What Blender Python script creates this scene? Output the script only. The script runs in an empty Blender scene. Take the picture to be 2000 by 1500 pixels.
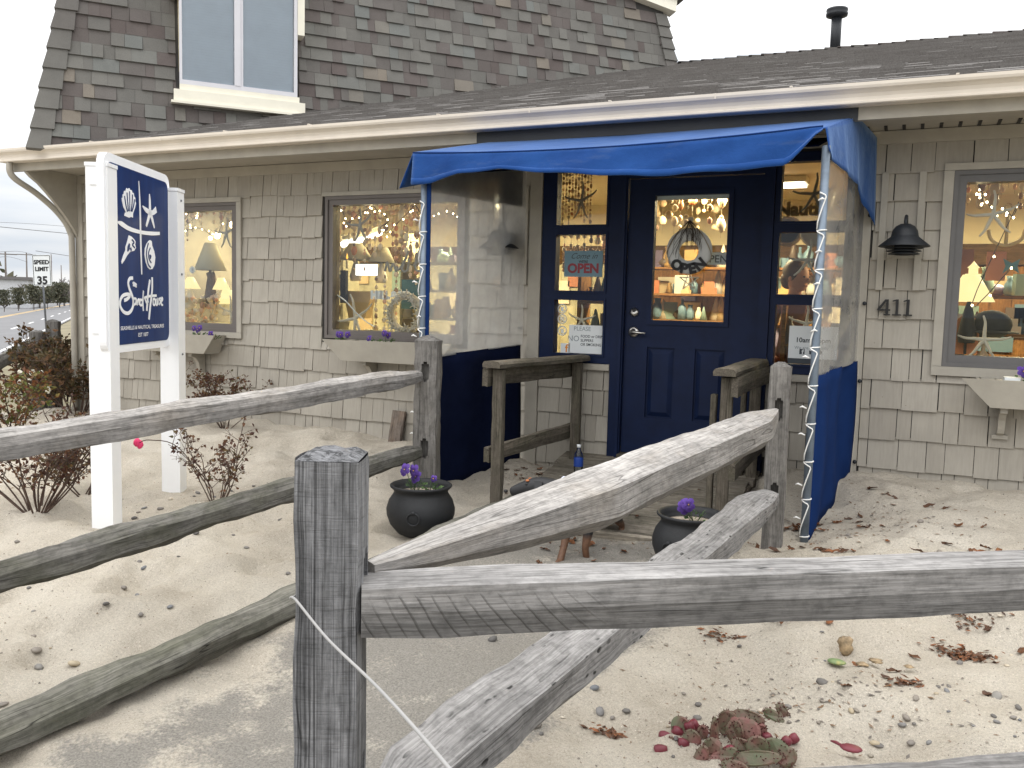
import bpy, math, random
import numpy as np
from mathutils import Vector, Matrix
PI = math.pi
V3 = Vector
sc = bpy.context.scene
COL = sc.collection

# ------------------------------------------------------------------ camera
YAW, PITCH, ROLL, FPX = [math.radians(a) for a in (-24.536, -5.21, 1.457)] + [1691.0]
EYE = V3((0, -6.3, 1.55))
fw = V3((math.sin(YAW)*math.cos(PITCH), math.cos(YAW)*math.cos(PITCH), math.sin(PITCH)))
rt = V3((math.cos(YAW), -math.sin(YAW), 0)); up = rt.cross(fw)
rt, up = math.cos(ROLL)*rt + math.sin(ROLL)*up, -math.sin(ROLL)*rt + math.cos(ROLL)*up
cam = bpy.data.cameras.new('camera'); camo = bpy.data.objects.new('camera', cam); COL.objects.link(camo)
cam.sensor_width = 36; cam.lens = FPX/2000*36; cam.clip_start = .05; cam.clip_end = 3000
M = Matrix((rt, up, -fw)).transposed().to_4x4(); M.translation = EYE
camo.matrix_world = M; sc.camera = camo

# ------------------------------------------------------------------ sky, sun, exposure
SUN_EL, SUN_AZ = math.radians(48), math.radians(215)
wd = bpy.data.worlds.new('World'); sc.world = wd; wd.use_nodes = True
nt = wd.node_tree; nt.nodes.clear()
def wn(t): return nt.nodes.new(t)
out = wn('ShaderNodeOutputWorld'); sky = wn('ShaderNodeTexSky'); sky.sky_type = 'NISHITA'; sky.sun_disc = False
sky.sun_elevation = SUN_EL; sky.sun_rotation = SUN_AZ
b1 = wn('ShaderNodeBackground'); b1.inputs['Strength'].default_value = .08; nt.links.new(sky.outputs[0], b1.inputs[0])
tc = wn('ShaderNodeTexCoord'); mp = wn('ShaderNodeMapping'); mp.inputs['Scale'].default_value = (1.6, 1.6, 11)
nt.links.new(tc.outputs['Generated'], mp.inputs[0])
nz = wn('ShaderNodeTexNoise'); nz.inputs['Scale'].default_value = 1.7; nz.inputs['Detail'].default_value = 6; nz.inputs['Roughness'].default_value = .5
nt.links.new(mp.outputs[0], nz.inputs[0])
cr = wn('ShaderNodeValToRGB'); cr.color_ramp.elements[0].position = .36; cr.color_ramp.elements[0].color = (.68, .75, .85, 1)
cr.color_ramp.elements[1].position = .60; cr.color_ramp.elements[1].color = (1.0, 1.0, 1.0, 1)
ad = wn('ShaderNodeMath'); ad.operation = 'MULTIPLY_ADD'; ad.inputs[1].default_value = .55
nt.links.new(nz.outputs[0], cr.inputs[0])
b2 = wn('ShaderNodeBackground'); b2.inputs['Strength'].default_value = 1.0; nt.links.new(cr.outputs[0], b2.inputs[0])
# overcast: brighter towards the zenith
sp = wn('ShaderNodeSeparateXYZ'); nt.links.new(tc.outputs['Generated'], sp.inputs[0])
nt.links.new(sp.outputs[2], ad.inputs[0]); nt.links.new(nz.outputs[0], ad.inputs[2]); nt.links.new(ad.outputs[0], cr.inputs[0])
mr = wn('ShaderNodeMapRange'); mr.inputs[1].default_value = .05; mr.inputs[2].default_value = 1.0; mr.inputs[3].default_value = .80; mr.inputs[4].default_value = 2.7
nt.links.new(sp.outputs[2], mr.inputs[0]); nt.links.new(mr.outputs[0], b2.inputs['Strength'])
mx = wn('ShaderNodeMixShader'); mx.inputs[0].default_value = .92
nt.links.new(b1.outputs[0], mx.inputs[1]); nt.links.new(b2.outputs[0], mx.inputs[2]); nt.links.new(mx.outputs[0], out.inputs[0])
sun = bpy.data.lights.new('sun', 'SUN'); sun.energy = .5; sun.angle = math.radians(70); sun.color = (1, .96, .9)
suno = bpy.data.objects.new('sun', sun); COL.objects.link(suno)
sd = V3((math.sin(SUN_AZ)*math.cos(SUN_EL), math.cos(SUN_AZ)*math.cos(SUN_EL), math.sin(SUN_EL)))
suno.rotation_euler = sd.to_track_quat('Z', 'Y').to_euler(); suno.location = sd*30
sc.view_settings.view_transform = 'Standard'; sc.view_settings.look = 'None'
sc.view_settings.exposure = 0.35; sc.view_settings.gamma = 1; sc.view_settings.use_curve_mapping = False
sc.cycles.max_bounces = 10; sc.cycles.transparent_max_bounces = 16; sc.cycles.caustics_reflective = False; sc.cycles.caustics_refractive = False

# ------------------------------------------------------------------ measured points of the place
def ray(px, py): return rt*((px-1000)/FPX) - up*((py-750)/FPX) + fw
def W(px, py, y=0.0):
    d = ray(px, py); return EYE + d*((y-EYE.y)/d.y)
def G(px, py, z=0.0):
    d = ray(px, py); return EYE + d*((z-EYE.z)/d.z)
def DP(px, py, d): return EYE + ray(px, py)*d
def NP(px, py, n):                                   # on the plane .656x+.755y = n, along the road
    d = ray(px, py); return EYE + d*((n - (.656*EYE.x+.755*EYE.y))/(.656*d.x+.755*d.y))

# ground heights: soft interpolation of measured heights
GC = [(0,-6.3,0),(-1.2,-5.2,.0),(1.2,-4.6,.03),(-2.2,-4.2,.02),(-1.7,-2.6,.09),(-1.7,-1.6,.155),(-1.7,-.6,.2),(-2.5,-2.0,.16),(-3.3,-2.6,.17),
      (-.63,-1.4,.24),(-.43,-1.0,.27),(-.2,-.1,.50),(.7,-.1,.49),(2,-.1,.49),(.3,-1.1,.42),(1.0,-1.6,.33),(.2,-2.6,.16),(1.6,-3,.13),(-.5,-3.3,.09),
      (-3.05,-1.2,.25),(-2.75,-.1,.33),(-2.4,-.3,.30),(-3.6,-.1,.40),(-4.6,-.1,.43),(-5.6,-.1,.42),(-6.6,-.1,.44),(-7.7,-.1,.34),(-4.2,-1.0,.33),
      (-4.19,-2.78,.2),(-4.5,-1.95,.24),(-5.5,-1.4,.34),(-6.5,-2.0,.26),(-4.2,-4.2,.03),(-6.5,-4,.05),(-9,-2,.1),(-9,.5,.2),(-10,3,.1),(-12,-3,-.05),(-14,1,-.05),(3,-5,0),(-2,-6.5,-.0)]
GA = np.array(GC)
def gh(x, y):
    x = np.asarray(x, float); y = np.asarray(y, float)
    d2 = (x[..., None]-GA[:, 0])**2 + (y[..., None]-GA[:, 1])**2
    w = 1/(d2+.10)**1.9
    return (w*GA[:, 2]).sum(-1)/w.sum(-1)
def g(x, y): return float(gh(x, y))
def GS(px, py, dz=0.0):                              # a point on the sand
    p = G(px, py, .15)
    for _ in range(25):
        p = p*.4 + G(px, py, g(p.x, p.y)+dz)*.6
    return p

# value noise in numpy
def vnoise(x, y, seed=0):
    xi = np.floor(x).astype(int); yi = np.floor(y).astype(int); fx = x-xi; fy = y-yi
    fx = fx*fx*(3-2*fx); fy = fy*fy*(3-2*fy)
    def h(a, b):
        n = (a*374761393 + b*668265263 + seed*974711) & 0x7fffffff
        n = ((n ^ (n >> 13))*1274126177) & 0x7fffffff
        return ((n ^ (n >> 16)) & 0xffff)/65535.0
    return (h(xi, yi)*(1-fx)+h(xi+1, yi)*fx)*(1-fy) + (h(xi, yi+1)*(1-fx)+h(xi+1, yi+1)*fx)*fy

# ------------------------------------------------------------------ materials
class Tr:
    def __init__(s, name):
        s.m = bpy.data.materials.new(name); s.m.use_nodes = True; s.nt = s.m.node_tree
        s.b = s.nt.nodes['Principled BSDF']; s.o = s.nt.nodes['Material Output']
    def n(s, t, ins=None, **pr):
        k = s.nt.nodes.new('ShaderNode'+t)
        for a, v in pr.items(): setattr(k, a, v)
        for a, v in (ins or {}).items(): s.set(k, a, v)
        return k
    def set(s, k, a, v):
        i = k.inputs[a]
        if hasattr(v, 'outputs'): v = v.outputs[0]
        if isinstance(v, bpy.types.NodeSocket): s.nt.links.new(v, i)
        else:
            if isinstance(v, (tuple, list)) and len(v) == 3 and i.type == 'RGBA': v = (*v, 1)
            i.default_value = v
    def P(s, **kw):
        nm = dict(col='Base Color', rough='Roughness', metal='Metallic', nrm='Normal', spec='Specular IOR Level', trans='Transmission Weight', ior='IOR', alpha='Alpha', sub='Subsurface Weight', ecol='Emission Color', estr='Emission Strength', coat='Coat Weight')
        for a, v in kw.items(): s.set(s.b, nm[a], v)
        return s.m
    def vec(s, scale=(1, 1, 1), attr=None, coord='Object'):
        src = s.n('Attribute', attribute_name=attr).outputs['Vector'] if attr else s.n('TexCoord').outputs[coord]
        return s.n('Mapping', {'Vector': src, 'Scale': scale})
    def noise(s, v, sc=1.0, det=4, rough=.55, dist=0):
        return s.n('TexNoise', {'Vector': v, 'Scale': sc, 'Detail': det, 'Roughness': rough, 'Distortion': dist}).outputs[0]
    def ramp(s, f, stops):
        k = s.n('ValToRGB', {'Fac': f}); e = k.color_ramp.elements
        while len(e) < len(stops): e.new(.5)
        for q, (p, c) in zip(e, stops): q.position = p; q.color = (*c, 1) if isinstance(c, tuple) else (c, c, c, 1)
        return k.outputs[0]
    def mix(s, f, a, b, mode='MIX'):
        k = s.n('Mix', data_type='RGBA', blend_type=mode)
        s.set(k, 0, f); s.set(k, 6, a); s.set(k, 7, b); return k.outputs[2]
    def math(s, op, a, b=0.0):
        k = s.n('Math', operation=op); s.set(k, 0, a); s.set(k, 1, b); return k.outputs[0]
    def bump(s, h, st=.3, d=.01, nrm=None):
        k = s.n('Bump', {'Height': h, 'Strength': st, 'Distance': d})
        if nrm is not None: s.set(k, 'Normal', nrm)
        return k.outputs[0]
    def attr(s, nm, o='Fac'): return s.n('Attribute', attribute_name=nm).outputs[o]
    def rnd(s): return s.n('ObjectInfo').outputs['Random']
MATS = {}
def plain(name, col, rough=.6, metal=0, var=.12, bump=0, bsc=60, spec=.4, coord='Object', sc=6):
    t = Tr(name); v = t.vec((1, 1, 1)); nz = t.noise(v, sc, 5, .6)
    lo = tuple(c*(1-var) for c in col); hi = tuple(min(1, c*(1+var)) for c in col)
    kw = dict(col=t.ramp(nz, [(.3, lo), (.7, hi)]), rough=rough, metal=metal, spec=spec)
    if bump: kw['nrm'] = t.bump(t.noise(v, bsc, 4, .6), bump, .004)
    return t.P(**kw)
def emit(name, col, st):
    t = Tr(name); return t.P(col=(.0, .0, .0), ecol=col, estr=st, rough=.5)
def wood(name, lo, hi, green=0, saw=False, spots=0, warm=None, crack=.5, bst=.6, kerf=False):
    t = Tr(name); A = 'gc'
    f1 = t.noise(t.vec((1.6, 22, 22), A), 1, 8, .65, .4)
    f2 = t.noise(t.vec((5, 120, 120), A), 1, 5, .6)
    bl = t.noise(t.vec((2.2, 6, 6), A), 1.3, 5, .6)
    mid = tuple((a+b)/2 for a, b in zip(lo, hi))
    c = t.ramp(f1, [(.28, lo), (.5, mid), (.72, hi)])
    c = t.mix(.55, c, t.ramp(f2, [(.3, tuple(v*.55 for v in mid)), (.65, hi)]))
    c = t.mix(.75, c, t.ramp(bl, [(.3, .62), (.72, 1.25)]), 'MULTIPLY')
    if warm: c = t.mix(t.ramp(t.noise(t.vec((1.3, 3, 3), A), 2.1, 4), [(.5, 0.0), (.75, .40)]), c, warm)
    if green: c = t.mix(t.ramp(t.noise(t.vec((2, 5, 5), A), 1.7, 6), [(.42, 0.0), (.75, green)]), c, (.10, .105, .06))
    ck = t.noise(t.vec((.7, 14, 14), A), 1.0, 2, .5, .1)
    line = t.ramp(t.math('ABSOLUTE', t.math('SUBTRACT', ck, .5)), [(.0, 0.0), (.009, 1.0)])
    cm = t.ramp(t.noise(t.vec((1.1, 5, 5), A), 1.7, 3), [(.48, 1.0), (.60, 0.0)]); line = t.math('MAXIMUM', line, cm)
    c = t.mix(crack, c, line, 'MULTIPLY')
    lich = t.noise(t.vec((26, 34, 34), A), 1, 5, .7); c = t.mix(.55, c, t.ramp(lich, [(.36, .55), (.55, 1.08)]), 'MULTIPLY')
    if spots:
        vo = t.n('TexVoronoi', {'Vector': t.vec((11, 31, 27), A), 'Scale': 1.3, 'Randomness': 1.0}).outputs[0]
        vv = t.math('ADD', vo, t.math('MULTIPLY', t.noise(t.vec((30, 60, 60), A), 1, 3), .30))
        sm = t.math('MULTIPLY', t.ramp(vv, [(.34, 1.0), (.42, 0.0)]), t.ramp(t.noise(t.vec((4, 9, 9), A), 1.3, 3), [(.46, 0.0), (.56, 1.0)])); c = t.mix(t.math('MULTIPLY', sm, spots), c, (.035, .034, .033))
    c = t.mix(1.0, c, t.ramp(t.attr('tint'), [(.0, (.50, .50, .50)), (.5, (.68, .68, .68)), (1.0, (1.10, 1.095, 1.085))]), 'MULTIPLY')  # paler tops, darker sides and undersides: painted skylight on top of real bleaching
    h = t.math('ADD', t.math('MULTIPLY', f1, .7), t.math('MULTIPLY', f2, .5)); h = t.math('ADD', h, t.math('MULTIPLY', line, .8))
    f3 = t.noise(t.vec((7, 190, 190), A), 1, 3, .7); c = t.mix(.55, c, t.ramp(f3, [(.40, .55), (.52, 1.0)]), 'MULTIPLY'); h = t.math('ADD', h, t.math('MULTIPLY', f3, .5))
    if kerf:                                          # curved saw kerfs near the hewn end
        sx = t.n('SeparateXYZ', {0: t.n('Attribute', attribute_name=A).outputs['Vector']}); q = t.noise(t.vec((5, 5, 5), A), 1, 3)
        dx = t.math('SUBTRACT', sx.outputs[0], .78); dz = t.math('SUBTRACT', sx.outputs[2], .40)
        rd2 = t.math('SQRT', t.math('ADD', t.math('MULTIPLY', dx, dx), t.math('MULTIPLY', dz, dz))); wv = t.math('SINE', t.math('ADD', t.math('MULTIPLY', rd2, 235.0), t.math('MULTIPLY', q, 6.0)))
        msk = t.math('MULTIPLY', t.ramp(t.math('ADD', sx.outputs[0], t.math('MULTIPLY', q, .2)), [(.42, 1.0), (.60, 0.0)]), t.math('MULTIPLY', t.ramp(wv, [(.80, 0.0), (.99, 1.0)]), t.math('MULTIPLY', t.ramp(sx.outputs[2], [(.028, 1.0), (.036, 0.0)]), t.ramp(t.noise(t.vec((9, 30, 14), A), 1, 4), [(.36, .1), (.55, 1.0)])))); c = t.mix(t.math('MULTIPLY', msk, .6), c, (.05, .048, .045)); h = t.math('SUBTRACT', h, t.math('MULTIPLY', msk, .8))
    if saw:
        sw = t.noise(t.vec((230, 9, 9), A), 1, 4, .7, .5)
        c = t.mix(.45, c, t.ramp(sw, [(.36, .45), (.43, 1.0)]), 'MULTIPLY')
        vl = t.noise(t.vec((1.0, 230, 230), A), 1, 3, .7)
        c = t.mix(.85, c, t.ramp(vl, [(.42, .30), (.50, 1.0)]), 'MULTIPLY')
        h = t.math('ADD', h, t.math('MULTIPLY', sw, .6))
    return t.P(col=c, rough=.88, spec=.2, nrm=t.bump(h, bst, .006))
def build_mats():
    m = MATS
    m['rail_pale'] = wood('weathered_rail', (.20, .188, .177), (.50, .478, .458), warm=(.34, .29, .23))
    m['rail_spot'] = wood('pitted_rail', (.12, .116, .112), (.44, .427, .42), spots=1.0)
    m['rail_grey'] = wood('grey_rail', (.085, .083, .08), (.36, .35, .345), crack=.75)
    m['rail_front'] = wood('front_rail', (.085, .083, .08), (.38, .37, .365), crack=.75, kerf=True)
    m['rail_green'] = wood('mossy_rail', (.07, .068, .058), (.30, .287, .265), green=.7)
    m['post_near'] = wood('sawn_post', (.13, .132, .14), (.46, .465, .485), saw=True, crack=.45, bst=.9)
    m['post_grey'] = wood('grey_post', (.13, .122, .113), (.40, .38, .355), crack=.7)
    m['hand_wood'] = wood('handrail_wood', (.085, .073, .056), (.265, .23, .185), green=.5, crack=.6)
    m['deck_wood'] = wood('deck_board', (.15, .128, .102), (.46, .41, .335), green=.35)
    m['timber'] = wood('landscape_timber', (.065, .064, .052), (.25, .24, .21), green=.55, crack=.8)
    m['scrap'] = wood('scrap_board', (.12, .10, .09), (.24, .20, .17), warm=(.35, .22, .13))
    m['panelwood'] = wood('shop_panel', (.26, .11, .035), (.52, .26, .09), crack=.3, bst=.2)
    m['darkbeam'] = wood('shop_beam', (.10, .055, .02), (.24, .14, .06), crack=.2, bst=.2)
    # sand
    t = Tr('sand'); v = t.vec(); pm = t.attr('tint'); fine = t.noise(v, 420, 3, .7); med = t.noise(v, 35, 5, .65); big = t.noise(v, 2.2, 5, .6)
    c = t.ramp(big, [(.3, (.450, .400, .328)), (.5, (.538, .487, .408)), (.72, (.598, .550, .470))])
    c = t.mix(.9, c, t.ramp(fine, [(.3, .62), (.6, 1.15)]), 'MULTIPLY'); c = t.mix(.6, c, t.ramp(t.noise(v, 110, 4, .75), [(.34, .66), (.58, 1.1)]), 'MULTIPLY')
    c = t.mix(t.ramp(med, [(.60, 0.0), (.74, .45)]), c, (.33, .28, .22))
    sp1 = t.n('TexVoronoi', {'Vector': v, 'Scale': 55}).outputs[0]
    c = t.mix(t.ramp(sp1, [(.12, .7), (.17, 0.0)]), c, t.ramp(t.noise(v, 21, 2), [(.42, (.14, .115, .09)), (.56, (.78, .72, .62))]))
    gr = t.ramp(t.noise(v, 130, 4, .7), [(.3, (.15, .142, .126)), (.7, (.355, .332, .296))])
    pf = t.math('ADD', pm, t.math('MULTIPLY', t.math('SUBTRACT', t.noise(v, 2.6, 6, .62), .5), 1.7)); pf = t.math('ADD', pf, t.math('MULTIPLY', t.math('SUBTRACT', t.noise(v, 60, 4, .7), .5), .8))
    c = t.mix(t.ramp(pf, [(.34, 0.0), (.58, .95)]), c, gr)
    h = t.math('ADD', t.math('MULTIPLY', fine, .35), med)
    m['sand'] = t.P(col=c, rough=.95, spec=.15, nrm=t.bump(h, 1.0, .016))
    # siding shingles
    t = Tr('painted_shingle'); ti = t.attr('tint'); v = t.vec((1, 1, 1)); gr = t.noise(t.vec((60, 60, 3)), 1, 5, .6); dirt = t.noise(v, 3, 5, .6)
    c = t.ramp(ti, [(0, (.345, .318, .273)), (.5, (.375, .348, .300)), (1, (.40, .372, .322))])
    c = t.mix(.35, c, t.ramp(gr, [(.35, .80), (.6, 1.06)]), 'MULTIPLY'); c = t.mix(.5, c, t.ramp(dirt, [(.3, .80), (.65, 1.06)]), 'MULTIPLY')
    nl = t.n('TexVoronoi', {'Vector': v, 'Scale': 7.0}).outputs[0]; c = t.mix(t.ramp(nl, [(.022, .8), (.03, 0.0)]), c, (.13, .10, .08))
    m['siding'] = t.P(col=c, rough=.7, spec=.3, nrm=t.bump(gr, .25, .004))
    m['trim'] = plain('taupe_trim', (.37, .345, .295), .55, var=.10, bump=.12)
    m['trimdk'] = plain('taupe_wall', (.33, .31, .27), .7, var=.08)
    m['gutter'] = plain('gutter_enamel', (.66, .60, .52), .55, var=.07, sc=3, spec=.25)
    m['soffit'] = plain('soffit_panel', (.38, .35, .295), .6, var=.08)
    m['cream'] = plain('cream_trim', (.78, .75, .64), .45, var=.05)
    # roof tabs
    t = Tr('asphalt_shingle'); ti = t.attr('tint'); v = t.vec(); f = t.noise(v, 260, 3, .7)
    c = t.ramp(ti, [(0, (0.119, 0.100, 0.095)), (.18, (0.131, 0.117, 0.111)), (.34, (0.147, 0.143, 0.133)), (.52, (0.163, 0.158, 0.146)), (.7, (0.173, 0.169, 0.155)), (.84, (0.160, 0.168, 0.161)), (.95, (0.200, 0.177, 0.150)), (1, (0.206, 0.181, 0.150))])
    c = t.mix(.6, c, t.ramp(f, [(.3, .55), (.65, 1.25)]), 'MULTIPLY'); c = t.mix(.45, c, t.ramp(t.noise(v, 4, 5), [(.3, .75), (.7, 1.15)]), 'MULTIPLY')
    m['asphalt'] = t.P(col=c, rough=.95, spec=.2, nrm=t.bump(f, .6, .004))
    t = Tr('asphalt_low'); ti = t.attr('tint'); v = t.vec(); f = t.noise(v, 90, 4, .7); c = t.mix(.6, t.ramp(ti, [(0, (.160, .150, .143)), (.5, (.185, .175, .168)), (1, (.205, .196, .188))]), t.ramp(f, [(.3, .55), (.65, 1.25)]), 'MULTIPLY'); m['asphaltlow'] = t.P(col=c, rough=.95, spec=.2, nrm=t.bump(f, .5, .004))
    m['roofdeck'] = plain('roof_felt', (.05, .048, .046), .95)
    # navy paint, blue canvas
    m['navy'] = plain('navy_paint', (.0040, .0115, .044), .5, var=.2, bump=.06, bsc=35, spec=.22)
    t = Tr('blue_canvas'); v = t.vec(); we = t.noise(v, 420, 2, .5); bl = t.noise(v, 3.2, 5)
    c = t.mix(.5, t.ramp(bl, [(.3, (.010, .046, .185)), (.7, (.016, .070, .255))]), t.ramp(we, [(.3, .75), (.7, 1.1)]), 'MULTIPLY')
    st_ = t.noise(t.vec((1.2, 1.2, 5)), 3.1, 6, .65); c = t.mix(t.ramp(st_, [(.55, 0.0), (.78, .35)]), c, (.10, .14, .22)); t.set(t.b, 'Sheen Weight', .55); t.set(t.b, 'Sheen Tint', (.45, .65, 1.0)); t.set(t.b, 'Sheen Roughness', .4)
    m['canvas'] = t.P(col=c, rough=.8, spec=.1, nrm=t.bump(t.noise(v, 9, 5, .6), .35, .02))
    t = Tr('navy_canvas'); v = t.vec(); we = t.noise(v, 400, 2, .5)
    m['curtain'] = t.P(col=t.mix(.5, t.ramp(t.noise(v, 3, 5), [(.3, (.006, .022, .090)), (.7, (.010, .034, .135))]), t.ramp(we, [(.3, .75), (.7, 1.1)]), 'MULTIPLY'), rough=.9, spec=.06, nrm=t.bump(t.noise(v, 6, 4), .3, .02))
    t = Tr('navy_canvas_shaded'); v = t.vec(); m['curtainshade'] = t.P(col=t.ramp(t.noise(v, 4, 5), [(.3, (.0035, .006, .020)), (.7, (.006, .010, .032))]), rough=.95, spec=.05, nrm=t.bump(t.noise(v, 6, 4), .3, .02))  # same navy canvas, darkened to stand in for shade inside the awning
    # clear vinyl
    t = Tr('clear_vinyl'); v = t.vec(); nzz = t.noise(v, 5, 4); nb = t.bump(t.noise(v, 2.2, 2, .5), .12, .03)
    fr = t.n('Fresnel', {'IOR': 1.45, 'Normal': nb}).outputs[0]
    tr_ = t.n('BsdfTransparent', {'Color': (.98, .98, .97)}); df = t.n('BsdfDiffuse', {'Color': (.95, .95, .92)}); tl = t.n('BsdfTranslucent', {'Color': (.95, .95, .92)})
    gl = t.n('BsdfGlossy', {'Color': (.95, .95, .95), 'Roughness': .12, 'Normal': nb})
    mm = t.n('MixShader', {0: .72, 1: df, 2: tl}); mk = t.n('MixShader', {0: t.ramp(nzz, [(.3, .30), (.7, .46)]), 1: tr_, 2: mm}); mg = t.n('MixShader', {0: fr, 1: mk, 2: gl})
    t.set(t.o, 'Surface', mg); m['vinyl'] = t.m
    # window glass
    def glass(nm, tint, ref=1.45):
        t = Tr(nm); fr = t.n('Fresnel', {'IOR': ref}).outputs[0]
        a = t.n('BsdfTransparent', {'Color': tint}); b = t.n('BsdfGlossy', {'Color': (.95, .97, 1), 'Roughness': .01})
        k = t.n('MixShader', {0: fr, 1: a, 2: b}); t.set(t.o, 'Surface', k); return t.m
    m['glass'] = glass('window_glass', (.96, .97, .96), 1.34); m['glassup'] = glass('upper_glass', (.92, .95, .98), 1.5); m['bottleglass'] = glass('bottle_plastic', (.86, .92, .98))
    m['winframe'] = plain('grey_brown_vinyl', (.135, .120, .112), .45, var=.06)
    m['winframeR'] = plain('grey_vinyl_frame', (.125, .122, .122), .45, var=.06)
    m['alu'] = plain('aluminium_frame', (.62, .62, .66), .35, var=.04)
    m['blind'] = plain('white_blind', (.80, .86, .90), .6, var=.04)
    m['galv'] = plain('galvanised_pipe', (.17, .21, .26), .5, .5, var=.2, sc=14)
    m['cord'] = plain('white_cord', (.82, .82, .80), .5, var=.03)
    m['nickel'] = plain('satin_nickel', (.62, .60, .57), .3, 1, var=.05)
    m['iron'] = plain('black_lantern', (.018, .021, .026), .5, var=.2, bump=.1)
    m['cauldron'] = plain('black_cauldron', (.014, .015, .017), .62, var=.25, bump=.35, bsc=90)
    m['black'] = plain('black_paint', (.012, .012, .013), .5)
    m['white'] = plain('white_vinyl_post', (.86, .87, .88), .35, var=.02)
    m['signwhite'] = plain('sign_white', (.86, .87, .89), .4, var=.02)
    t = Tr('sign_blue'); v = t.vec((8, 8, 1.0)); m['signblue'] = t.P(col=t.ramp(t.noise(v, 1.4, 5, .6, .4), [(.3, (.004, .018, .085)), (.7, (.010, .038, .15))]), rough=.4, spec=.15)
    m['asphaltroad'] = plain('road_asphalt', (.165, .165, .170), .9, var=.10, sc=1.2)
    m['verge'] = plain('dry_verge', (.20, .175, .11), .95, var=.35, sc=.8)
    m['concrete'] = plain('kerb_concrete', (.40, .38, .35), .9, var=.1)
    m['linewhite'] = plain('line_white', (.75, .75, .74), .7); m['lineyellow'] = plain('line_yellow', (.62, .42, .16), .7)
    m['pole'] = plain('utility_wood', (.15, .13, .12), .9, var=.2); m['wire'] = plain('power_wire', (.10, .10, .11), .6)
    m['steel'] = plain('sign_post_steel', (.16, .17, .19), .5, .6)
    m['brick'] = plain('far_wall_white', (.55, .56, .58), .8); m['farroof'] = plain('far_roof', (.16, .15, .15), .9); m['farglass'] = plain('far_window', (.05, .06, .08), .2)
    m['red'] = plain('far_red', (.25, .06, .05), .5); m['tail'] = emit('tail_lamp', (1, .16, .06), 5); m['tyre'] = plain('tyre', (.02, .02, .02), .9)
    m['bark'] = plain('twig_bark', (.085, .055, .042), .9, var=.35, sc=20); m['greybark'] = plain('tree_bark', (.13, .115, .11), .95, var=.2)
    def leaf(nm, stops, tl=.3):
        t = Tr(nm); c = t.ramp(t.attr('tint'), stops); d = t.n('BsdfDiffuse', {'Color': c}); k = t.n('BsdfTranslucent', {'Color': c}); g2 = t.n('BsdfGlossy', {'Color': (.5, .5, .5), 'Roughness': .5})
        a = t.n('MixShader', {0: tl, 1: d, 2: k}); a = t.n('MixShader', {0: .05, 1: a, 2: g2}); t.set(t.o, 'Surface', a); return t.m
    m['leaf_brown'] = leaf('brown_leaves', [(0, (.05, .022, .018)), (.4, (.10, .045, .03)), (.7, (.16, .075, .035)), (.9, (.09, .085, .035)), (1, (.22, .12, .05))])
    m['leaf_mixed'] = leaf('turning_leaves', [(0, (.09, .04, .02)), (.3, (.24, .09, .035)), (.55, (.16, .14, .04)), (.8, (.10, .14, .035)), (1, (.30, .20, .07))])
    m['leaf_olive'] = leaf('olive_leaves', [(0, (.045, .032, .02)), (.4, (.085, .07, .03)), (.75, (.15, .085, .04)), (1, (.20, .11, .06))])
    m['leaf_far'] = leaf('evergreen', [(0, (.05, .055, .035)), (.6, (.09, .095, .06)), (1, (.15, .135, .09))])
    m['leaf_dead'] = leaf('fallen_leaf', [(0, (.055, .028, .018)), (.4, (.11, .052, .027)), (.75, (.19, .08, .035)), (.9, (.27, .10, .04)), (1, (.10, .065, .04))], .1)
    m['leaf_pansy'] = leaf('pansy_leaf', [(0, (.03, .07, .02)), (1, (.10, .17, .05))])
    t = Tr('pansy_petal'); m['petal'] = t.P(col=t.ramp(t.attr('tint'), [(0, (.012, .004, .022)), (.35, (.045, .014, .15)), (1, (.115, .048, .34))]), rough=.7)
    m['yellow'] = plain('pansy_eye', (.7, .45, .05), .6); m['rose'] = plain('rose_pink', (.72, .045, .16), .6, var=.15); m['whitepetal'] = plain('white_rose', (.75, .72, .62), .7)
    m['soil'] = plain('sandy_soil', (.36, .31, .25), .95, var=.5, bump=.8, sc=60)
    t = Tr('pebble'); m['pebble'] = t.P(col=t.mix(.4, t.ramp(t.rnd(), [(0, (.09, .085, .08)), (.3, (.16, .148, .135)), (.55, (.24, .21, .175)), (.75, (.15, .16, .175)), (.9, (.42, .35, .24)), (1, (.6, .55, .48))]), t.ramp(t.noise(t.vec(), 60, 4), [(.3, .6), (.7, 1.2)]), 'MULTIPLY'), rough=.75)
    t = Tr('gravel_bits'); m['gravel'] = t.P(col=t.ramp(t.attr('tint'), [(0, (.10, .09, .08)), (.35, (.24, .21, .18)), (.6, (.34, .30, .25)), (.8, (.18, .11, .06)), (1, (.66, .60, .52))]), rough=.9)
    t = Tr('cactus_pad'); v = t.vec(); m['cactus'] = t.P(col=t.ramp(t.noise(v, 14, 5, .6), [(.36, (.17, .065, .055)), (.52, (.11, .08, .05)), (.68, (.085, .10, .05))]), rough=.55, nrm=t.bump(t.noise(v, 40, 4), .4, .006))
    m['fruit'] = plain('cactus_fruit', (.15, .024, .036), .45, var=.3); m['spine'] = plain('cactus_spine', (.10, .035, .03), .8)
    t = Tr('cactus_green'); m['cactusg'] = t.P(col=t.ramp(t.noise(t.vec(), 25, 4), [(.3, (.10, .16, .06)), (.55, (.17, .23, .10)), (.72, (.40, .34, .10))]), rough=.6)
    m['oyster'] = plain('oyster_shell', (.30, .22, .13), .5, var=.7, bump=.6, sc=30)
    m['dogblack'] = plain('dog_black_coat', (.012, .012, .014), .55, var=.3, bump=.3, bsc=200); m['dogtan'] = plain('dog_tan_coat', (.36, .13, .05), .7, var=.2, bump=.3, bsc=200); m['bandana'] = plain('pale_blue_cloth', (.62, .66, .78), .8)
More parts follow.
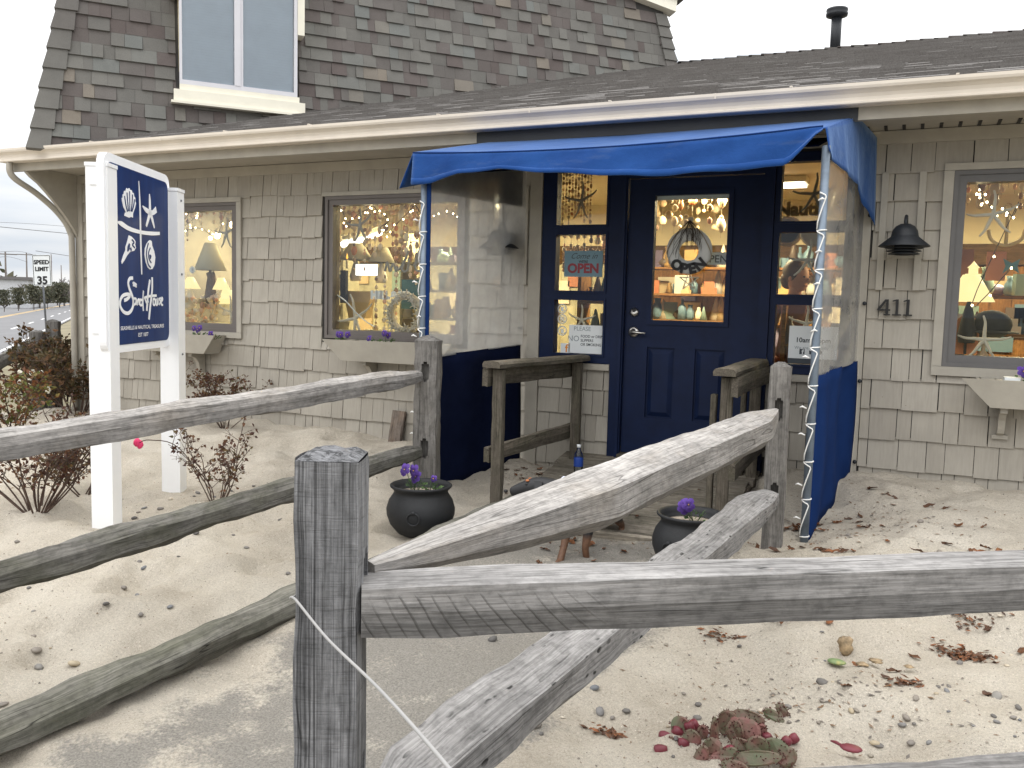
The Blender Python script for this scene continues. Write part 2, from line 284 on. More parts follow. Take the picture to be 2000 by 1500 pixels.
    # shop interior
    m['inwall'] = plain('shop_wall_cream', (.72, .62, .40), .8, var=.04); m['inceil'] = plain('shop_ceiling', (.78, .72, .55), .8, var=.04); m['infloor'] = plain('shop_floor', (.20, .14, .09), .5)
    m['bulb'] = emit('bulb_glow', (1, .80, .45), 18); m['tube'] = emit('tube_glow', (1, .95, .78), 5.0); m['shadelit'] = emit('lit_shade', (1, .80, .36), 1.0); m['screen'] = emit('screen_glow', (1, 1, 1), 2.2); m['flame'] = emit('flame', (1, .45, .05), 1.6)
    m['shade'] = plain('lamp_shade', (.50, .46, .33), .8, var=.06); m['star'] = plain('bleached_starfish', (.62, .57, .47), .8, var=.12, bump=.8, bsc=160); m['stargrey'] = plain('grey_starfish', (.30, .28, .24), .8, var=.12, bump=.6, bsc=160)
    t = Tr('shell_mix'); m['shell'] = t.P(col=t.ramp(t.rnd(), [(0, (.30, .17, .09)), (.3, (.60, .47, .30)), (.6, (.72, .62, .46)), (.85, (.60, .24, .11)), (1, (.20, .13, .09))]), rough=.5)
    t = Tr('souvenir_mix'); cr_ = t.n('ValToRGB', {'Fac': t.rnd()}); cr_.color_ramp.interpolation = 'CONSTANT'; e = cr_.color_ramp.elements
    cols = [(.55, .42, .24), (.12, .20, .26), (.62, .55, .42), (.40, .14, .06), (.20, .28, .24), (.70, .62, .48), (.10, .07, .05), (.45, .28, .10), (.5, .5, .46), (.16, .13, .20)]
    while len(e) < len(cols): e.new(.5)
    for i, q in enumerate(cols): e[i].position = i/len(cols); e[i].color = (*q, 1)
    m['souvenir'] = t.P(col=cr_.outputs[0], rough=.5)
    m['paper'] = plain('paper_white', (.74, .77, .78), .7, var=.02); m['paperblue'] = plain('paper_teal', (.17, .28, .34), .6, var=.05); m['redink'] = plain('ink_red', (.28, .045, .06), .6); m['ink'] = plain('ink_dark', (.05, .06, .07), .6); m['inkg'] = plain('ink_grey', (.22, .26, .28), .6); m['orangeink'] = plain('ink_orange', (.75, .27, .04), .6)
    m['ring'] = plain('ring_white', (.62, .63, .62), .6, var=.1); m['twig'] = plain('dried_grass', (.06, .045, .035), .9, var=.4); m['rope'] = plain('rope', (.34, .29, .22), .9, var=.2, bump=.5, bsc=200)
    m['rope_grey'] = plain('grey_cord', (.30, .295, .29), .8); m['teal'] = plain('teal_paint', (.05, .13, .13), .5); m['anchor'] = plain('tan_anchor', (.46, .33, .16), .6); m['orangeboat'] = plain('orange_wood', (.45, .17, .07), .6, var=.2); m['dark'] = plain('dark_fabric', (.015, .018, .022), .85)
    m['skin'] = plain('skin', (.52, .27, .17), .55, var=.05); m['hair'] = plain('brown_hair', (.09, .05, .025), .6, var=.3); m['shirt'] = plain('red_jumper', (.24, .10, .07), .9, var=.1); m['bottlelabel'] = plain('bottle_label', (.02, .06, .30), .4); m['basket'] = plain('basket', (.40, .37, .25), .8, var=.25, bump=.7, bsc=50)
build_mats()

# ------------------------------------------------------------------ mesh helpers
OFF = {}
class MB:
    def __init__(s): s.v = []; s.f = []; s.mi = []; s.gc = []; s.ti = []; s.sm = []
    def add(s, vs, fs, mi=0, gc=None, ti=0.5, smooth=False):
        o = len(s.v); vs = [V3(p) for p in vs]; s.v += vs; s.gc += (gc if gc is not None else vs)
        s.ti += list(ti) if hasattr(ti, '__len__') else [ti]*len(vs)
        for f in fs: s.f.append([i+o for i in f]); s.mi.append(mi); s.sm.append(smooth)
        return s
    def hexa(s, p, mi=0, ti=.5, gc=None):          # 8 corners: bottom 4 ccw, top 4
        return s.add(p, [(3, 2, 1, 0), (4, 5, 6, 7), (0, 1, 5, 4), (1, 2, 6, 5), (2, 3, 7, 6), (3, 0, 4, 7)], mi, gc, ti)
    def box(s, a, b, mi=0, ti=.5, ax=None, org=None, gc=None):
        x0, y0, z0 = a; x1, y1, z1 = b
        p = [V3(q) for q in ((x0, y0, z0), (x1, y0, z0), (x1, y1, z0), (x0, y1, z0), (x0, y0, z1), (x1, y0, z1), (x1, y1, z1), (x0, y1, z1))]
        if ax: p = [V3(org)+ax[0]*q.x+ax[1]*q.y+ax[2]*q.z for q in p]
        return s.hexa(p, mi, ti, gc)
    def tube(s, pts, r, n=8, mi=0, cap=True, ti=.5, closed=False, smooth=True, gcoff=None):
        pts = [V3(p) for p in pts]; N = len(pts); rs = r if hasattr(r, '__len__') else [r]*N
        vs = []; gc = []; ref = None; L = 0
        for i, p in enumerate(pts):
            a = pts[i-1] if (i > 0 or closed) else p; b = pts[(i+1) % N] if (i < N-1 or closed) else p
            d = (b-a); d = d.normalized() if d.length > 1e-9 else V3((0, 0, 1))
            if ref is None: ref = d.orthogonal().normalized()
            ref = (ref - d*ref.dot(d)); ref = ref.normalized() if ref.length > 1e-6 else d.orthogonal().normalized()
            q = d.cross(ref)
            if i: L += (pts[i]-pts[i-1]).length
            for k in range(n):
                t = 2*PI*k/n; o = (ref*math.cos(t)+q*math.sin(t))*rs[i]; vs.append(p+o)
                gc.append(V3((L+(gcoff or 0), math.cos(t)*rs[i]+(gcoff or 0), math.sin(t)*rs[i])))
        fs = []
        for i in range(N if closed else N-1):
            j = (i+1) % N
            for k in range(n): fs.append((i*n+k, i*n+(k+1) % n, j*n+(k+1) % n, j*n+k))
        if cap and not closed: fs += [tuple(range(n-1, -1, -1)), tuple((N-1)*n+k for k in range(n))]
        return s.add(vs, fs, mi, gc, ti, smooth)
    def lathe(s, prof, n=24, org=(0, 0, 0), mi=0, smooth=True, ti=.5, ax=None):
        vs = []; o = V3(org)
        ax = ax or (V3((1, 0, 0)), V3((0, 1, 0)), V3((0, 0, 1)))
        for r, z in prof:
            for k in range(n):
                t = 2*PI*k/n; vs.append(o+ax[0]*(r*math.cos(t))+ax[1]*(r*math.sin(t))+ax[2]*z)
        fs = [(i*n+k, i*n+(k+1) % n, (i+1)*n+(k+1) % n, (i+1)*n+k) for i in range(len(prof)-1) for k in range(n)]
        fs += [tuple(range(n-1, -1, -1)), tuple((len(prof)-1)*n+k for k in range(n))]
        return s.add(vs, fs, mi, None, ti, smooth)
    def prism(s, poly, d0, d1, org, ax, mi=0, ti=.5):   # poly in (ax0,ax1), thickness along ax2
        o = V3(org); n = len(poly)
        vs = [o+ax[0]*p[0]+ax[1]*p[1]+ax[2]*d for d in (d0, d1) for p in poly]
        fs = [tuple(range(n-1, -1, -1)), tuple(range(n, 2*n))]+[(i, (i+1) % n, n+(i+1) % n, n+i) for i in range(n)]
        return s.add(vs, fs, mi, None, ti)
    def blob(s, c, r, n=8, mi=0, ti=.5, ax=None, rnd=None, jit=0):
        prof = []; m_ = max(4, n//2+1)
        o = V3(c); ax = ax or (V3((1, 0, 0)), V3((0, 1, 0)), V3((0, 0, 1))); vs = []
        r = r if hasattr(r, '__len__') else (r, r, r)
        for i in range(1, m_):
            ph = PI*i/m_
            for k in range(n):
                t = 2*PI*k/n; j = 1+(rnd.uniform(-jit, jit) if rnd else 0)
                vs.append(o+ax[0]*(r[0]*math.sin(ph)*math.cos(t)*j)+ax[1]*(r[1]*math.sin(ph)*math.sin(t)*j)-ax[2]*(r[2]*math.cos(ph)*j))
        q = m_-1
        fs = [(i*n+k, i*n+(k+1) % n, (i+1)*n+(k+1) % n, (i+1)*n+k) for i in range(q-1) for k in range(n)]
        vs += [o-ax[2]*r[2], o+ax[2]*r[2]]; a = q*n; b = a+1
        fs += [(a, (k+1) % n, k) for k in range(n)]+[(b, (q-1)*n+k, (q-1)*n+(k+1) % n) for k in range(n)]
        return s.add(vs, fs, mi, None, ti, True)
    def mesh(s, name, mats, off=V3((0, 0, 0))):
        me = bpy.data.meshes.new(name); me.from_pydata([v-off for v in s.v], [], s.f)
        mats = mats if isinstance(mats, (list, tuple)) else [mats]
        for x in mats: me.materials.append(MATS[x] if isinstance(x, str) else x)
        me.polygons.foreach_set('material_index', s.mi); me.polygons.foreach_set('use_smooth', s.sm)
        a = me.attributes.new('gc', 'FLOAT_VECTOR', 'POINT'); a.data.foreach_set('vector', [c for v in s.gc for c in v])
        a = me.attributes.new('tint', 'FLOAT', 'POINT'); a.data.foreach_set('value', s.ti)
        me.update(); return me
    def build(s, name, mats, parent=None, origin=None):
        off = OFF[parent.name] if parent else V3(origin if origin is not None else (0, 0, 0))
        o = bpy.data.objects.new(name, s.mesh(name, mats, off)); COL.objects.link(o)
        if parent: o.parent = parent
        else: o.location = off
        OFF[o.name] = off
        return o
def tag(o, label=None, cat=None, group=None, kind=None):
    if label: o['label'] = label
    if cat: o['category'] = cat
    if group: o['group'] = group
    if kind: o['kind'] = kind
    return o
def thing(name, label, cat, loc, group=None):
    o = bpy.data.objects.new(name, None); COL.objects.link(o); o.location = loc; o.empty_display_size = .1
    OFF[o.name] = V3(loc); return tag(o, label, cat, group)
def kids(o): return [c for c in bpy.data.objects if c.parent == o]
def copy_tree(o, loc=None, rotz=0.0, label=None, scale=None, parent=None):
    c = o.copy(); COL.objects.link(c)
    if parent: c.parent = parent
    if loc is not None: c.location = loc; c.rotation_euler = (0, 0, rotz)
    if scale: c.scale = (scale,)*3
    if label: c['label'] = label
    for ch in kids(o): copy_tree(ch, parent=c)
    return c
X, Y, Z = V3((1, 0, 0)), V3((0, 1, 0)), V3((0, 0, 1))
def text_mesh(txt, size, thick=.001, bold=0.0, align='CENTER', shear=0, space=1.0, sx=1.0):
    cu = bpy.data.curves.new('t', 'FONT'); cu.body = txt; cu.size = size; cu.extrude = thick; cu.offset = bold; cu.align_x = align; cu.shear = shear; cu.space_character = space; cu.resolution_u = 3
    ob = bpy.data.objects.new('t', cu); COL.objects.link(ob); bpy.context.view_layer.update()
    me = bpy.data.meshes.new_from_object(ob.evaluated_get(bpy.context.evaluated_depsgraph_get()))
    vs = [V3((v.co.x*sx, v.co.y, v.co.z)) for v in me.vertices]; fs = [tuple(p.vertices) for p in me.polygons]
    bpy.data.objects.remove(ob); bpy.data.curves.remove(cu); bpy.data.meshes.remove(me)
    return vs, fs
def add_text(mb, txt, size, org, ax, mi=0, **kw):
    vs, fs = text_mesh(txt, size, **kw); org = V3(org)
    mb.add([org+ax[0]*p.x+ax[1]*p.y+ax[2]*p.z for p in vs], fs, mi); return mb
def catmull(pts, n=6, closed=False):
    P_ = [V3(p) for p in pts]; N = len(P_); out = []
    for i in range(N if closed else N-1):
        a, b, c, d = (P_[(i-1) % N] if closed or i > 0 else P_[i]), P_[i], P_[(i+1) % N], (P_[(i+2) % N] if closed or i+2 < N else P_[min(i+1, N-1)])
        for k in range(n):
            t = k/n; out.append(.5*((2*b)+(c-a)*t+(2*a-5*b+4*c-d)*t*t+(3*b-a-3*c+d)*t**3))
    if not closed: out.append(P_[-1])
    return out
def ribbon(mb, pts, wd_, org, ax, th=.004, mi=0, n=5):   # brush stroke on a flat sign; wd_ number or list
    q = catmull([(p[0], p[1], 0) for p in pts], n); N = len(q)
    ws = wd_ if hasattr(wd_, '__len__') else [wd_]*2
    L = []; R = []
    for i, p in enumerate(q):
        d = (q[min(i+1, N-1)]-q[max(i-1, 0)]); d = d.normalized() if d.length > 1e-9 else X
        t = i/(N-1)*(len(ws)-1); a = int(min(t, len(ws)-2)); w = ws[a]+(ws[a+1]-ws[a])*(t-a); nn = V3((-d.y, d.x, 0))*w/2
        L.append(p+nn); R.append(p-nn)
    vs = []; org = V3(org)
    for z in (0, th):
        for p in L+R: vs.append(org+ax[0]*p.x+ax[1]*p.y+ax[2]*z)
    fs = []
    for i in range(N-1):
        a, b, c, d = i, i+1, N+i+1, N+i
        fs += [(a+2*N, b+2*N, c+2*N, d+2*N), (a, d, c, b), (a, a+2*N, d+2*N, d) if i == 0 else (a, b, b+2*N, a+2*N), (d, d+2*N, c+2*N, c)]
    mb.add(vs, fs, mi)

# ------------------------------------------------------------------ ground, road
def grid_sheet(xs, ys, zf, name, mat, kind='structure', tf=None):
    XX, YY = np.meshgrid(xs, ys); ZZ = zf(XX, YY); T = tf(XX, YY) if tf else np.zeros_like(XX)
    nx, ny = len(xs), len(ys); vs = np.stack([XX, YY, ZZ], -1).reshape(-1, 3)
    i = (np.arange(ny-1)[:, None]*nx+np.arange(nx-1)[None]).reshape(-1)
    fs = np.stack([i, i+1, i+nx+1, i+nx], -1)
    me = bpy.data.meshes.new(name); me.vertices.add(len(vs)); me.vertices.foreach_set('co', vs.ravel()); me.loops.add(len(fs)*4); me.loops.foreach_set('vertex_index', fs.ravel().astype(np.int32)); me.polygons.add(len(fs)); me.polygons.foreach_set('loop_start', (np.arange(len(fs))*4).astype(np.int32))
    me.update(); me.polygons.foreach_set('use_smooth', [True]*len(fs)); a = me.attributes.new('tint', 'FLOAT', 'POINT'); a.data.foreach_set('value', T.ravel().astype(np.float32)); me.materials.append(MATS[mat]); me.validate()
    o = bpy.data.objects.new(name, me); COL.objects.link(o); o['kind'] = kind; return o
def pathmask(x, y):
    xl = -2.62+0*y; t = np.clip((y+4.97)/3.57, -.5, 1); xr = -.98+t*.30
    s = np.minimum(x-xl, xr-x); return np.clip(s/.35, -1, 1)*np.clip((-1.25-y)/.1, 0, 1)
def sandz(x, y):
    z = gh(x, y); pm = np.clip(pathmask(x, y)+.3, 0, 1)
    n = (vnoise(x*3.1, y*3.1, 1)-.5)*.075+(vnoise(x*6.3, y*6.3, 2)-.5)*.055+(vnoise(x*15, y*15, 3)-.5)*.022+(vnoise(x*47, y*47, 4)-.5)*.004
    dim = np.clip(vnoise(x*5.3+9, y*5.3, 7)-.60, 0, 1)*-.16
    return z+(n+dim)*(1-.75*pm)+pm*(vnoise(x*60, y*60, 5)-.5)*.003
def ptint(x, y): return np.clip(pathmask(x, y)*.62, 0, 1)
sand = grid_sheet(np.concatenate([np.arange(-14, -5, .12), np.arange(-5, 1.5, .026), np.arange(1.5, 3.01, .1)]), np.concatenate([np.arange(-7.4, -5.7, .1), np.arange(-5.7, -.1, .026), np.arange(-.1, .14, .05)]), sandz, 'sand_ground', 'sand', tf=ptint)
# road frame: along rd, across rn
rd = V3((-.755, .656, 0)); rn = V3((.656, .755, 0))
def R(n, s, z): return rn*n+rd*s+Z*z
def strip(name, n0, n1, s0, s1, z, mat, kind='structure'):
    mb = MB(); mb.add([R(n0, s0, z), R(n0, s1, z), R(n1, s1, z), R(n1, s0, z)], [(3, 2, 1, 0)]); o = mb.build(name, mat); o['kind'] = kind; return o
mb = MB(); mb.add([(-2500, -1200, -.27), (900, -1200, -.27), (900, 2500, -.27), (-2500, 2500, -.27)], [(0, 1, 2, 3)]); mb.build('ground', 'verge')['kind'] = 'structure'
strip('road', -17.6, -7.8, -60, 900, -.22, 'asphaltroad')
strip('verge_near', -7.7, -4.6, -40, 400, -.235, 'verge'); strip('verge_far', -21.5, -17.9, -60, 900, -.19, 'verge')
mb = MB(); mb.add([R(-17.9, -60, -.26), R(-17.6, -60, -.26), R(-17.6, 900, -.26), R(-17.9, 900, -.26), R(-17.9, -60, -.1), R(-17.6, -60, -.1), R(-17.6, 900, -.1), R(-17.9, 900, -.1)], [(0, 1, 5, 4), (4, 5, 6, 7), (2, 3, 7, 6), (1, 2, 6, 5), (0, 4, 7, 3)]); mb.build('far_kerb', 'concrete')['kind'] = 'structure'
mb = MB(); z = -.216
for a, b in ((-12.55, -12.43), (-12.28, -12.16)): mb.add([R(a, -60, z), R(a, 800, z), R(b, 800, z), R(b, -60, z)], [(3, 2, 1, 0)], 1)
for k in range(40):
    s0 = 8+k*9.0; mb.add([R(-9.55, s0, z), R(-9.55, s0+3, z), R(-9.42, s0+3, z), R(-9.42, s0, z)], [(3, 2, 1, 0)], 0)
mb.add([R(-8.05, -60, z), R(-8.05, 800, z), R(-7.95, 800, z), R(-7.95, -60, z)], [(3, 2, 1, 0)], 0)
mb.build('road_marking', ['linewhite', 'lineyellow'])['kind'] = 'structure'

# ------------------------------------------------------------------ the shop building
RN = random.Random(7)
shop = thing('shop_building', 'taupe shingled seaside shop with a navy door and dark mansard roof', 'shop', (-3, 0, .3))
XL, XR = -7.78, 2.6
WIN = {1: (-6.95, -5.69, 1.23, 2.43), 2: (-4.70, -3.32, 1.22, 2.45), 3: (.20, 1.75, 1.225, 2.475)}
ENT = (-2.64, -.33)
OPEN = [WIN[1], WIN[2], WIN[3], (-2.64, -2.055, 1.12, 2.64), (-2.055, -.90, .2, 2.64), (-.90, -.33, 1.12, 2.64)]
def subtract(rects, cuts):
    for (a, b, c, d) in cuts:
        o = []
        for (x0, x1, z0, z1) in rects:
            if x1 <= a or x0 >= b or z1 <= c or z0 >= d: o.append((x0, x1, z0, z1)); continue
            if x0 < a: o.append((x0, a, z0, z1))
            if x1 > b: o.append((b, x1, z0, z1))
            m0, m1 = max(x0, a), min(x1, b)
            if z0 < c: o.append((m0, m1, z0, c))
            if z1 > d: o.append((m0, m1, d, z1))
        rects = o
    return rects
mb = MB()
for (x0, x1, z0, z1) in subtract([(XL, XR, -.4, 2.80)], OPEN): mb.box((x0, .004, z0), (x1, .13, z1))
wall = mb.build('wall', 'roofdeck', shop)
mb = MB()                                               # end wall, back wall, floor, ceiling, partition of the shop
mb.box((XL, .131, -.4), (XL+.12, 5.2, 2.8)); mb.box((XR-.12, .131, -.4), (XR, 5.2, 2.8)); mb.build('end_wall', 'trimdk', shop)
mb = MB(); mb.box((XL+.121, 3.3, .3), (XR-.121, 3.4, 2.79)); back_wall = mb.build('back_wall', 'inwall', shop)
mb = MB(); mb.box((XL+.121, .131, .30), (XR-.121, 3.299, .42)); mb.build('floor', 'infloor', shop)
mb = MB(); mb.box((XL+.121, .131, 2.72), (XR-.121, 3.299, 2.79)); mb.build('ceiling', 'inceil', shop)
# siding shingles, one by one
def shingle_box(mb, x0, x1, z0, z1, t0, t1, ti):
    mb.hexa([(x0, -t0, z0), (x1, -t0, z0), (x1, .003, z0), (x0, .003, z0), (x0, -t1, z1), (x1, -t1, z1), (x1, .003, z1), (x0, .003, z1)], 0, ti)
cand = []
TRIMCUT = [(w[0]-.04, w[1]+.04, w[2]-.04, w[3]+.03) for w in WIN.values()]+[(-2.75, -2.64, .2, 2.66), (ENT[0], -2.055, 1.07, 2.66), (-2.055, -.90, .1, 2.66), (-.90, -.33, 1.07, 2.66), (-.33, -.27, .2, 2.66)]
butts = [-.08, .12, .318, .518, .72, .918, 1.113, 1.32, 1.522, 1.718, 1.91, 2.10, 2.285, 2.47]
for r, zb in enumerate(butts):
    zt = (butts[r+1] if r+1 < len(butts) else 2.66)
    x = XL+.02
    while x < XR-.02:
        w = RN.choice((.075, .09, .11, .12, .14, .15, .17, .19, .22)); x1 = min(x+w, XR-.02)
        dz = RN.choice((0, 0, 0, .003, .006, .009, -.004, -.007)); ti = min(1, max(0, RN.gauss(.5, .3))); tk = .021+RN.uniform(-.004, .006)
        for (a, b, c, d) in subtract([(x, x1-RN.choice((.003, .004, .005, .007)), zb+dz, zt+.016)], TRIMCUT):
            if b-a > .012 and d-c > .03 and d > .22: cand.append((a, b, c, min(d, 2.665), tk, ti))
        x = x1
def sh_weight(c):
    a, b, z0, z1 = c[:4]; x = (a+b)/2; d = math.hypot(x, 6.3); v = 1.0
    if x > .78 or x < -6.9 or -6.75 < x < -5.9 and z0 > 1.1: v = 0
    if -3.34 < x < -2.7: v = .15
    if z1 < .40: v *= .15
    return v*(b-a)*(min(z1, z0+.2)-z0)/d/d
cand.sort(key=sh_weight, reverse=True)
rest = MB()
for k, (a, b, c, d, tk, ti) in enumerate(cand):
    mb = MB() if k < 298 else rest
    shingle_box(mb, a, b, c, d, tk, .003+.002*RN.random(), ti)
    if k < 298: mb.build('siding_shingle', 'siding', wall)
tag(rest.build('small_siding_shingles', 'siding', wall), kind='stuff')
# trim boards
def slab(name, a, b, mat, par, bev=0): mb = MB(); mb.box(a, b); return mb.build(name, mat, par)
slab('frieze_board', (XL, -.026, 2.662), (XR, .003, 2.745), 'soffit', shop)
slab('corner_board', (XL-.03, -.034, -.1), (XL+.07, .003, 2.66), 'trim', shop)
slab('entry_trim', (-2.745, -.03, .20), (-2.645, .003, 2.66), 'trim', shop)
slab('entry_trim', (-.325, -.03, .20), (-.275, .003, 2.66), 'trim', shop)
for x0 in (-.224, .0): slab('batten', (x0, -.036, 1.712), (x0+.040, -.002, 2.475), 'trim', shop)
for x0 in (-3.02, -2.80): slab('batten', (x0, -.036, 1.712), (x0+.040, -.002, 2.475), 'trim', shop)
slab('entry_sill_board', (-2.645, -.045, 1.072), (-2.055, .003, 1.118), 'trim', shop); slab('entry_sill_board', (-.90, -.045, 1.072), (-.33, .003, 1.118), 'trim', shop)
# soffit with vent slots, fascia, eave trim
mb = MB(); mb.box((XL-.22, -.552, 2.750), (XR, -.003, 2.772))
soff = mb.build('soffit', 'soffit', shop)
mb = MB(); mb.box((XL-.22, -.60, 2.71), (XR, -.556, 2.93)); mb.build('fascia', 'trim', shop)
mb = MB(); mb.box((XL-.2, -.553, 2.722), (XR, -.50, 2.748)); mb.build('eave_moulding', 'trim', shop)
for k in range(0, 14):
    x = -.335+k*.107; mb = MB(); mb.box((x, -.18, 2.7455), (x+.020, -.02, 2.7497)); mb.build('soffit_vent', 'black', shop)
mb = MB(); mb.box((-2.93, -.606, 2.704), (-.36, -.601, 2.783)); mb.build('eave_shade_strip', 'iron', shop)  # dark strip standing in for the shade on the fascia below the gutter
# ogee gutter
prof = [(-.602, 2.785), (-.688, 2.785), (-.694, 2.790), (-.694, 2.800), (-.686, 2.806), (-.684, 2.826), (-.690, 2.846), (-.704, 2.860), (-.719, 2.870), (-.724, 2.884), (-.724, 2.902), (-.714, 2.902), (-.708, 2.884), (-.676, 2.86), (-.670, 2.80), (-.61, 2.797), (-.602, 2.90)]
mb = MB(); vs = [V3((x, p[0], p[1])) for x in (XL-.235, XR) for p in prof]; n = len(prof)
mb.add(vs, [(i, i+1, n+i+1, n+i) for i in range(n-1)]+[tuple(range(n))], 0, smooth=False)
gut = mb.build('gutter', 'gutter', shop)
for x in (-6.75, -5.2, -4.35, -3.2, -1.9, -.75, .15): mb = MB(); mb.box((x, -.725, 2.903), (x+.016, -.604, 2.912)); mb.build('gutter_hanger', 'gutter', shop)
for x in (-5.9, -2.47, -1.2): mb = MB(); mb.box((x, -.7252, 2.868), (x+.008, -.705, 2.9032)); mb.build('gutter_seam', 'gutter', shop)
# curved wing bracket and downspout at the left end
pf = [(0, 2.748), (-.545, 2.748), (-.545, 2.70), (-.50, 2.66), (-.42, 2.61), (-.33, 2.53), (-.22, 2.42), (-.12, 2.31), (-.04, 2.20), (0, 2.12)]
mb = MB(); mb.prism(pf, -.02, .02, (XL-.01, -.036, 0), (Y, Z, X)); mb.build('eave_bracket', 'trim', shop)
mb = MB(); mb.tube(catmull([(XL-.13, -.655, 2.79), (XL-.13, -.655, 2.70), (XL-.12, -.60, 2.63), (XL-.10, -.40, 2.52), (XL-.07, -.2, 2.36), (XL-.05, -.08, 2.18), (XL-.035, -.07, 1.9), (XL-.03, -.07, .2)], 5), .030, 8); mb.build('downspout', 'trim', shop)

# windows
def window(k, frame_mat, trim, name='shop_window'):
    x0, x1, z0, z1 = WIN[k]; mb = MB(); f = .075
    for (a, b, c, d) in ((x0, x1, z0, z0+f), (x0, x1, z1-f, z1), (x0, x0+f, z0+f, z1-f), (x1-f, x1, z0+f, z1-f)): mb.box((a, -.012, c), (b, .09, d))
    fr = mb.build('window_frame', frame_mat, shop)
    mb = MB(); q = .028
    for (a, b, c, d) in ((x0, x1, z0, z0+q), (x0, x1, z1-q, z1), (x0, x0+q, z0+q, z1-q), (x1-q, x1, z0+q, z1-q)): mb.box((a, -.026, c), (b, -.0125, d))
    mb.build('frame_lip', frame_mat, fr)
    mb = MB(); mb.box((x0+f, .035, z0+f), (x1-f, .041, z1-f)); mb.build('pane', 'glass', fr)
    if trim:
        t = trim
        for (a, b, c, d) in ((x0-t, x1+t, z1, z1+.045), (x0-t, x1+t, z0-t, z0), (x0-t, x0, z0, z1), (x1, x1+t, z0, z1)):
            mb = MB(); mb.box((a+.001, -.038, c+.001), (b-.001, -.004, d-.001)); mb.build('trim_board', 'trim', fr)
    else:
        mb = MB(); mb.box((x0-.03, -.036, z1+.002), (x1+.03, -.004, z1+.035)); mb.build('trim_board', 'trim', fr)
    mb = MB(); mb.box((x0+.02, .132, z0-.03), (x1-.02, .50, z0+.02)); mb.build('display_ledge', 'inwall', fr)
    return fr
window(1, 'winframe', .055); window(2, 'winframe', 0); window(3, 'winframeR', .06)

# entry: frame, sidelights, door
mb = MB()
SL = [(1.19, 1.60), (1.672, 2.098), (2.172, 2.575)]
def sidelight(xa, xb, ga, gb):
    m_ = MB()
    for (x0, x1, z0, z1) in subtract([(xa, xb, 1.122, 2.64)], [(ga, gb, c, d) for c, d in SL]): m_.box((x0, -.02, z0), (x1, .06, z1))
    o = m_.build('sidelight', 'navy', shop)
    for c, d in SL:
        m_ = MB(); e = .016
        for (a, b, q, r) in ((ga-e, gb+e, c-e, c), (ga-e, gb+e, d, d+e), (ga-e, ga, c, d), (gb, gb+e, c, d)): m_.box((a, -.03, q), (b, -.0205, r))
        m_.build('glazing_bead', 'navy', o)
        m_ = MB(); m_.box((ga, .012, c), (gb, .018, d)); m_.build('pane', 'glass', o)
sidelight(-2.64, -2.055, -2.52, -2.12); sidelight(-.90, -.33, -.86, -.435)
m_ = MB(); m_.box((-2.052, -.034, .40), (-1.955, .07, 2.64)); m_.box((-.975, -.034, .40), (-.903, .07, 2.64)); m_.box((-1.955, -.03, 2.505), (-.975, .07, 2.64))
m_.box((-1.99, -.05, .40), (-1.965, -.0345, 2.60)); m_.build('door_frame', 'navy', shop)
m_ = MB(); m_.box((-1.953, -.10, .405), (-.977, .08, .45)); m_.build('threshold', 'hand_wood', shop)
dx0, dx1, dz0, dz1 = -1.9515, -.9785, .456, 2.50
m_ = MB(); gx0, gx1, gz0, gz1 = -1.752, -1.219, 1.466, 2.376
for (a, b, c, d) in subtract([(dx0, dx1, dz0, dz1)], [(gx0, gx1, gz0, gz1), (-1.775, -1.565, .735, 1.262), (-1.415, -1.195, .735, 1.262)]): m_.box((a, 0, c), (b, .045, d))
door = m_.build('door', 'navy', shop)
for a, b in ((-1.775, -1.565), (-1.415, -1.195)):
    m_ = MB(); m_.box((a, .018, .735), (b, .03, 1.262))
    c, d = .735, 1.262; w = .045; m_.hexa([(a+.012, .0178, c+.012), (b-.012, .0178, c+.012), (b-.012, .0178, d-.012), (a+.012, .0178, d-.012), (a+w, .002, c+w), (b-w, .002, c+w), (b-w, .002, d-w), (a+w, .002, d-w)])
    m_.build('door_panel', 'navy', door)
m_ = MB(); e = .035
for (a, b, c, d) in ((gx0-e, gx1+e, gz0-e, gz0), (gx0-e, gx1+e, gz1, gz1+e), (gx0-e, gx0, gz0, gz1), (gx1, gx1+e, gz0, gz1)): m_.box((a, -.014, c), (b, -.0005, d))
m_.build('glass_frame', 'navy', door)
m_ = MB(); m_.box((gx0, .018, gz0), (gx1, .024, gz1)); m_.build('pane', 'glass', door)
m_ = MB(); m_.box((gx0+.002, .028, gz1-.028), (gx1-.002, .06, gz1-.001)); m_.build('blind_head', 'blind', door)
m_ = MB(); m_.lathe([(.0, 0), (.036, 0), (.036, .006), (.024, .022), (0, .026)], 20, (-1.882, -.0005, 1.519), 0, True, .5, (X, Z, -Y)); m_.build('deadbolt', 'nickel', door)
m_ = MB(); m_.lathe([(0, 0), (.040, 0), (.040, .008), (.03, .013), (.014, .016), (.012, .05), (0, .052)], 20, (-1.882, -.0005, 1.372), 0, True, .5, (X, Z, -Y)); m_.tube([(-1.884, -.048, 1.372), (-1.84, -.052, 1.370), (-1.78, -.05, 1.366)], [.011, .011, .008], 8); m_.build('handle', 'nickel', door)

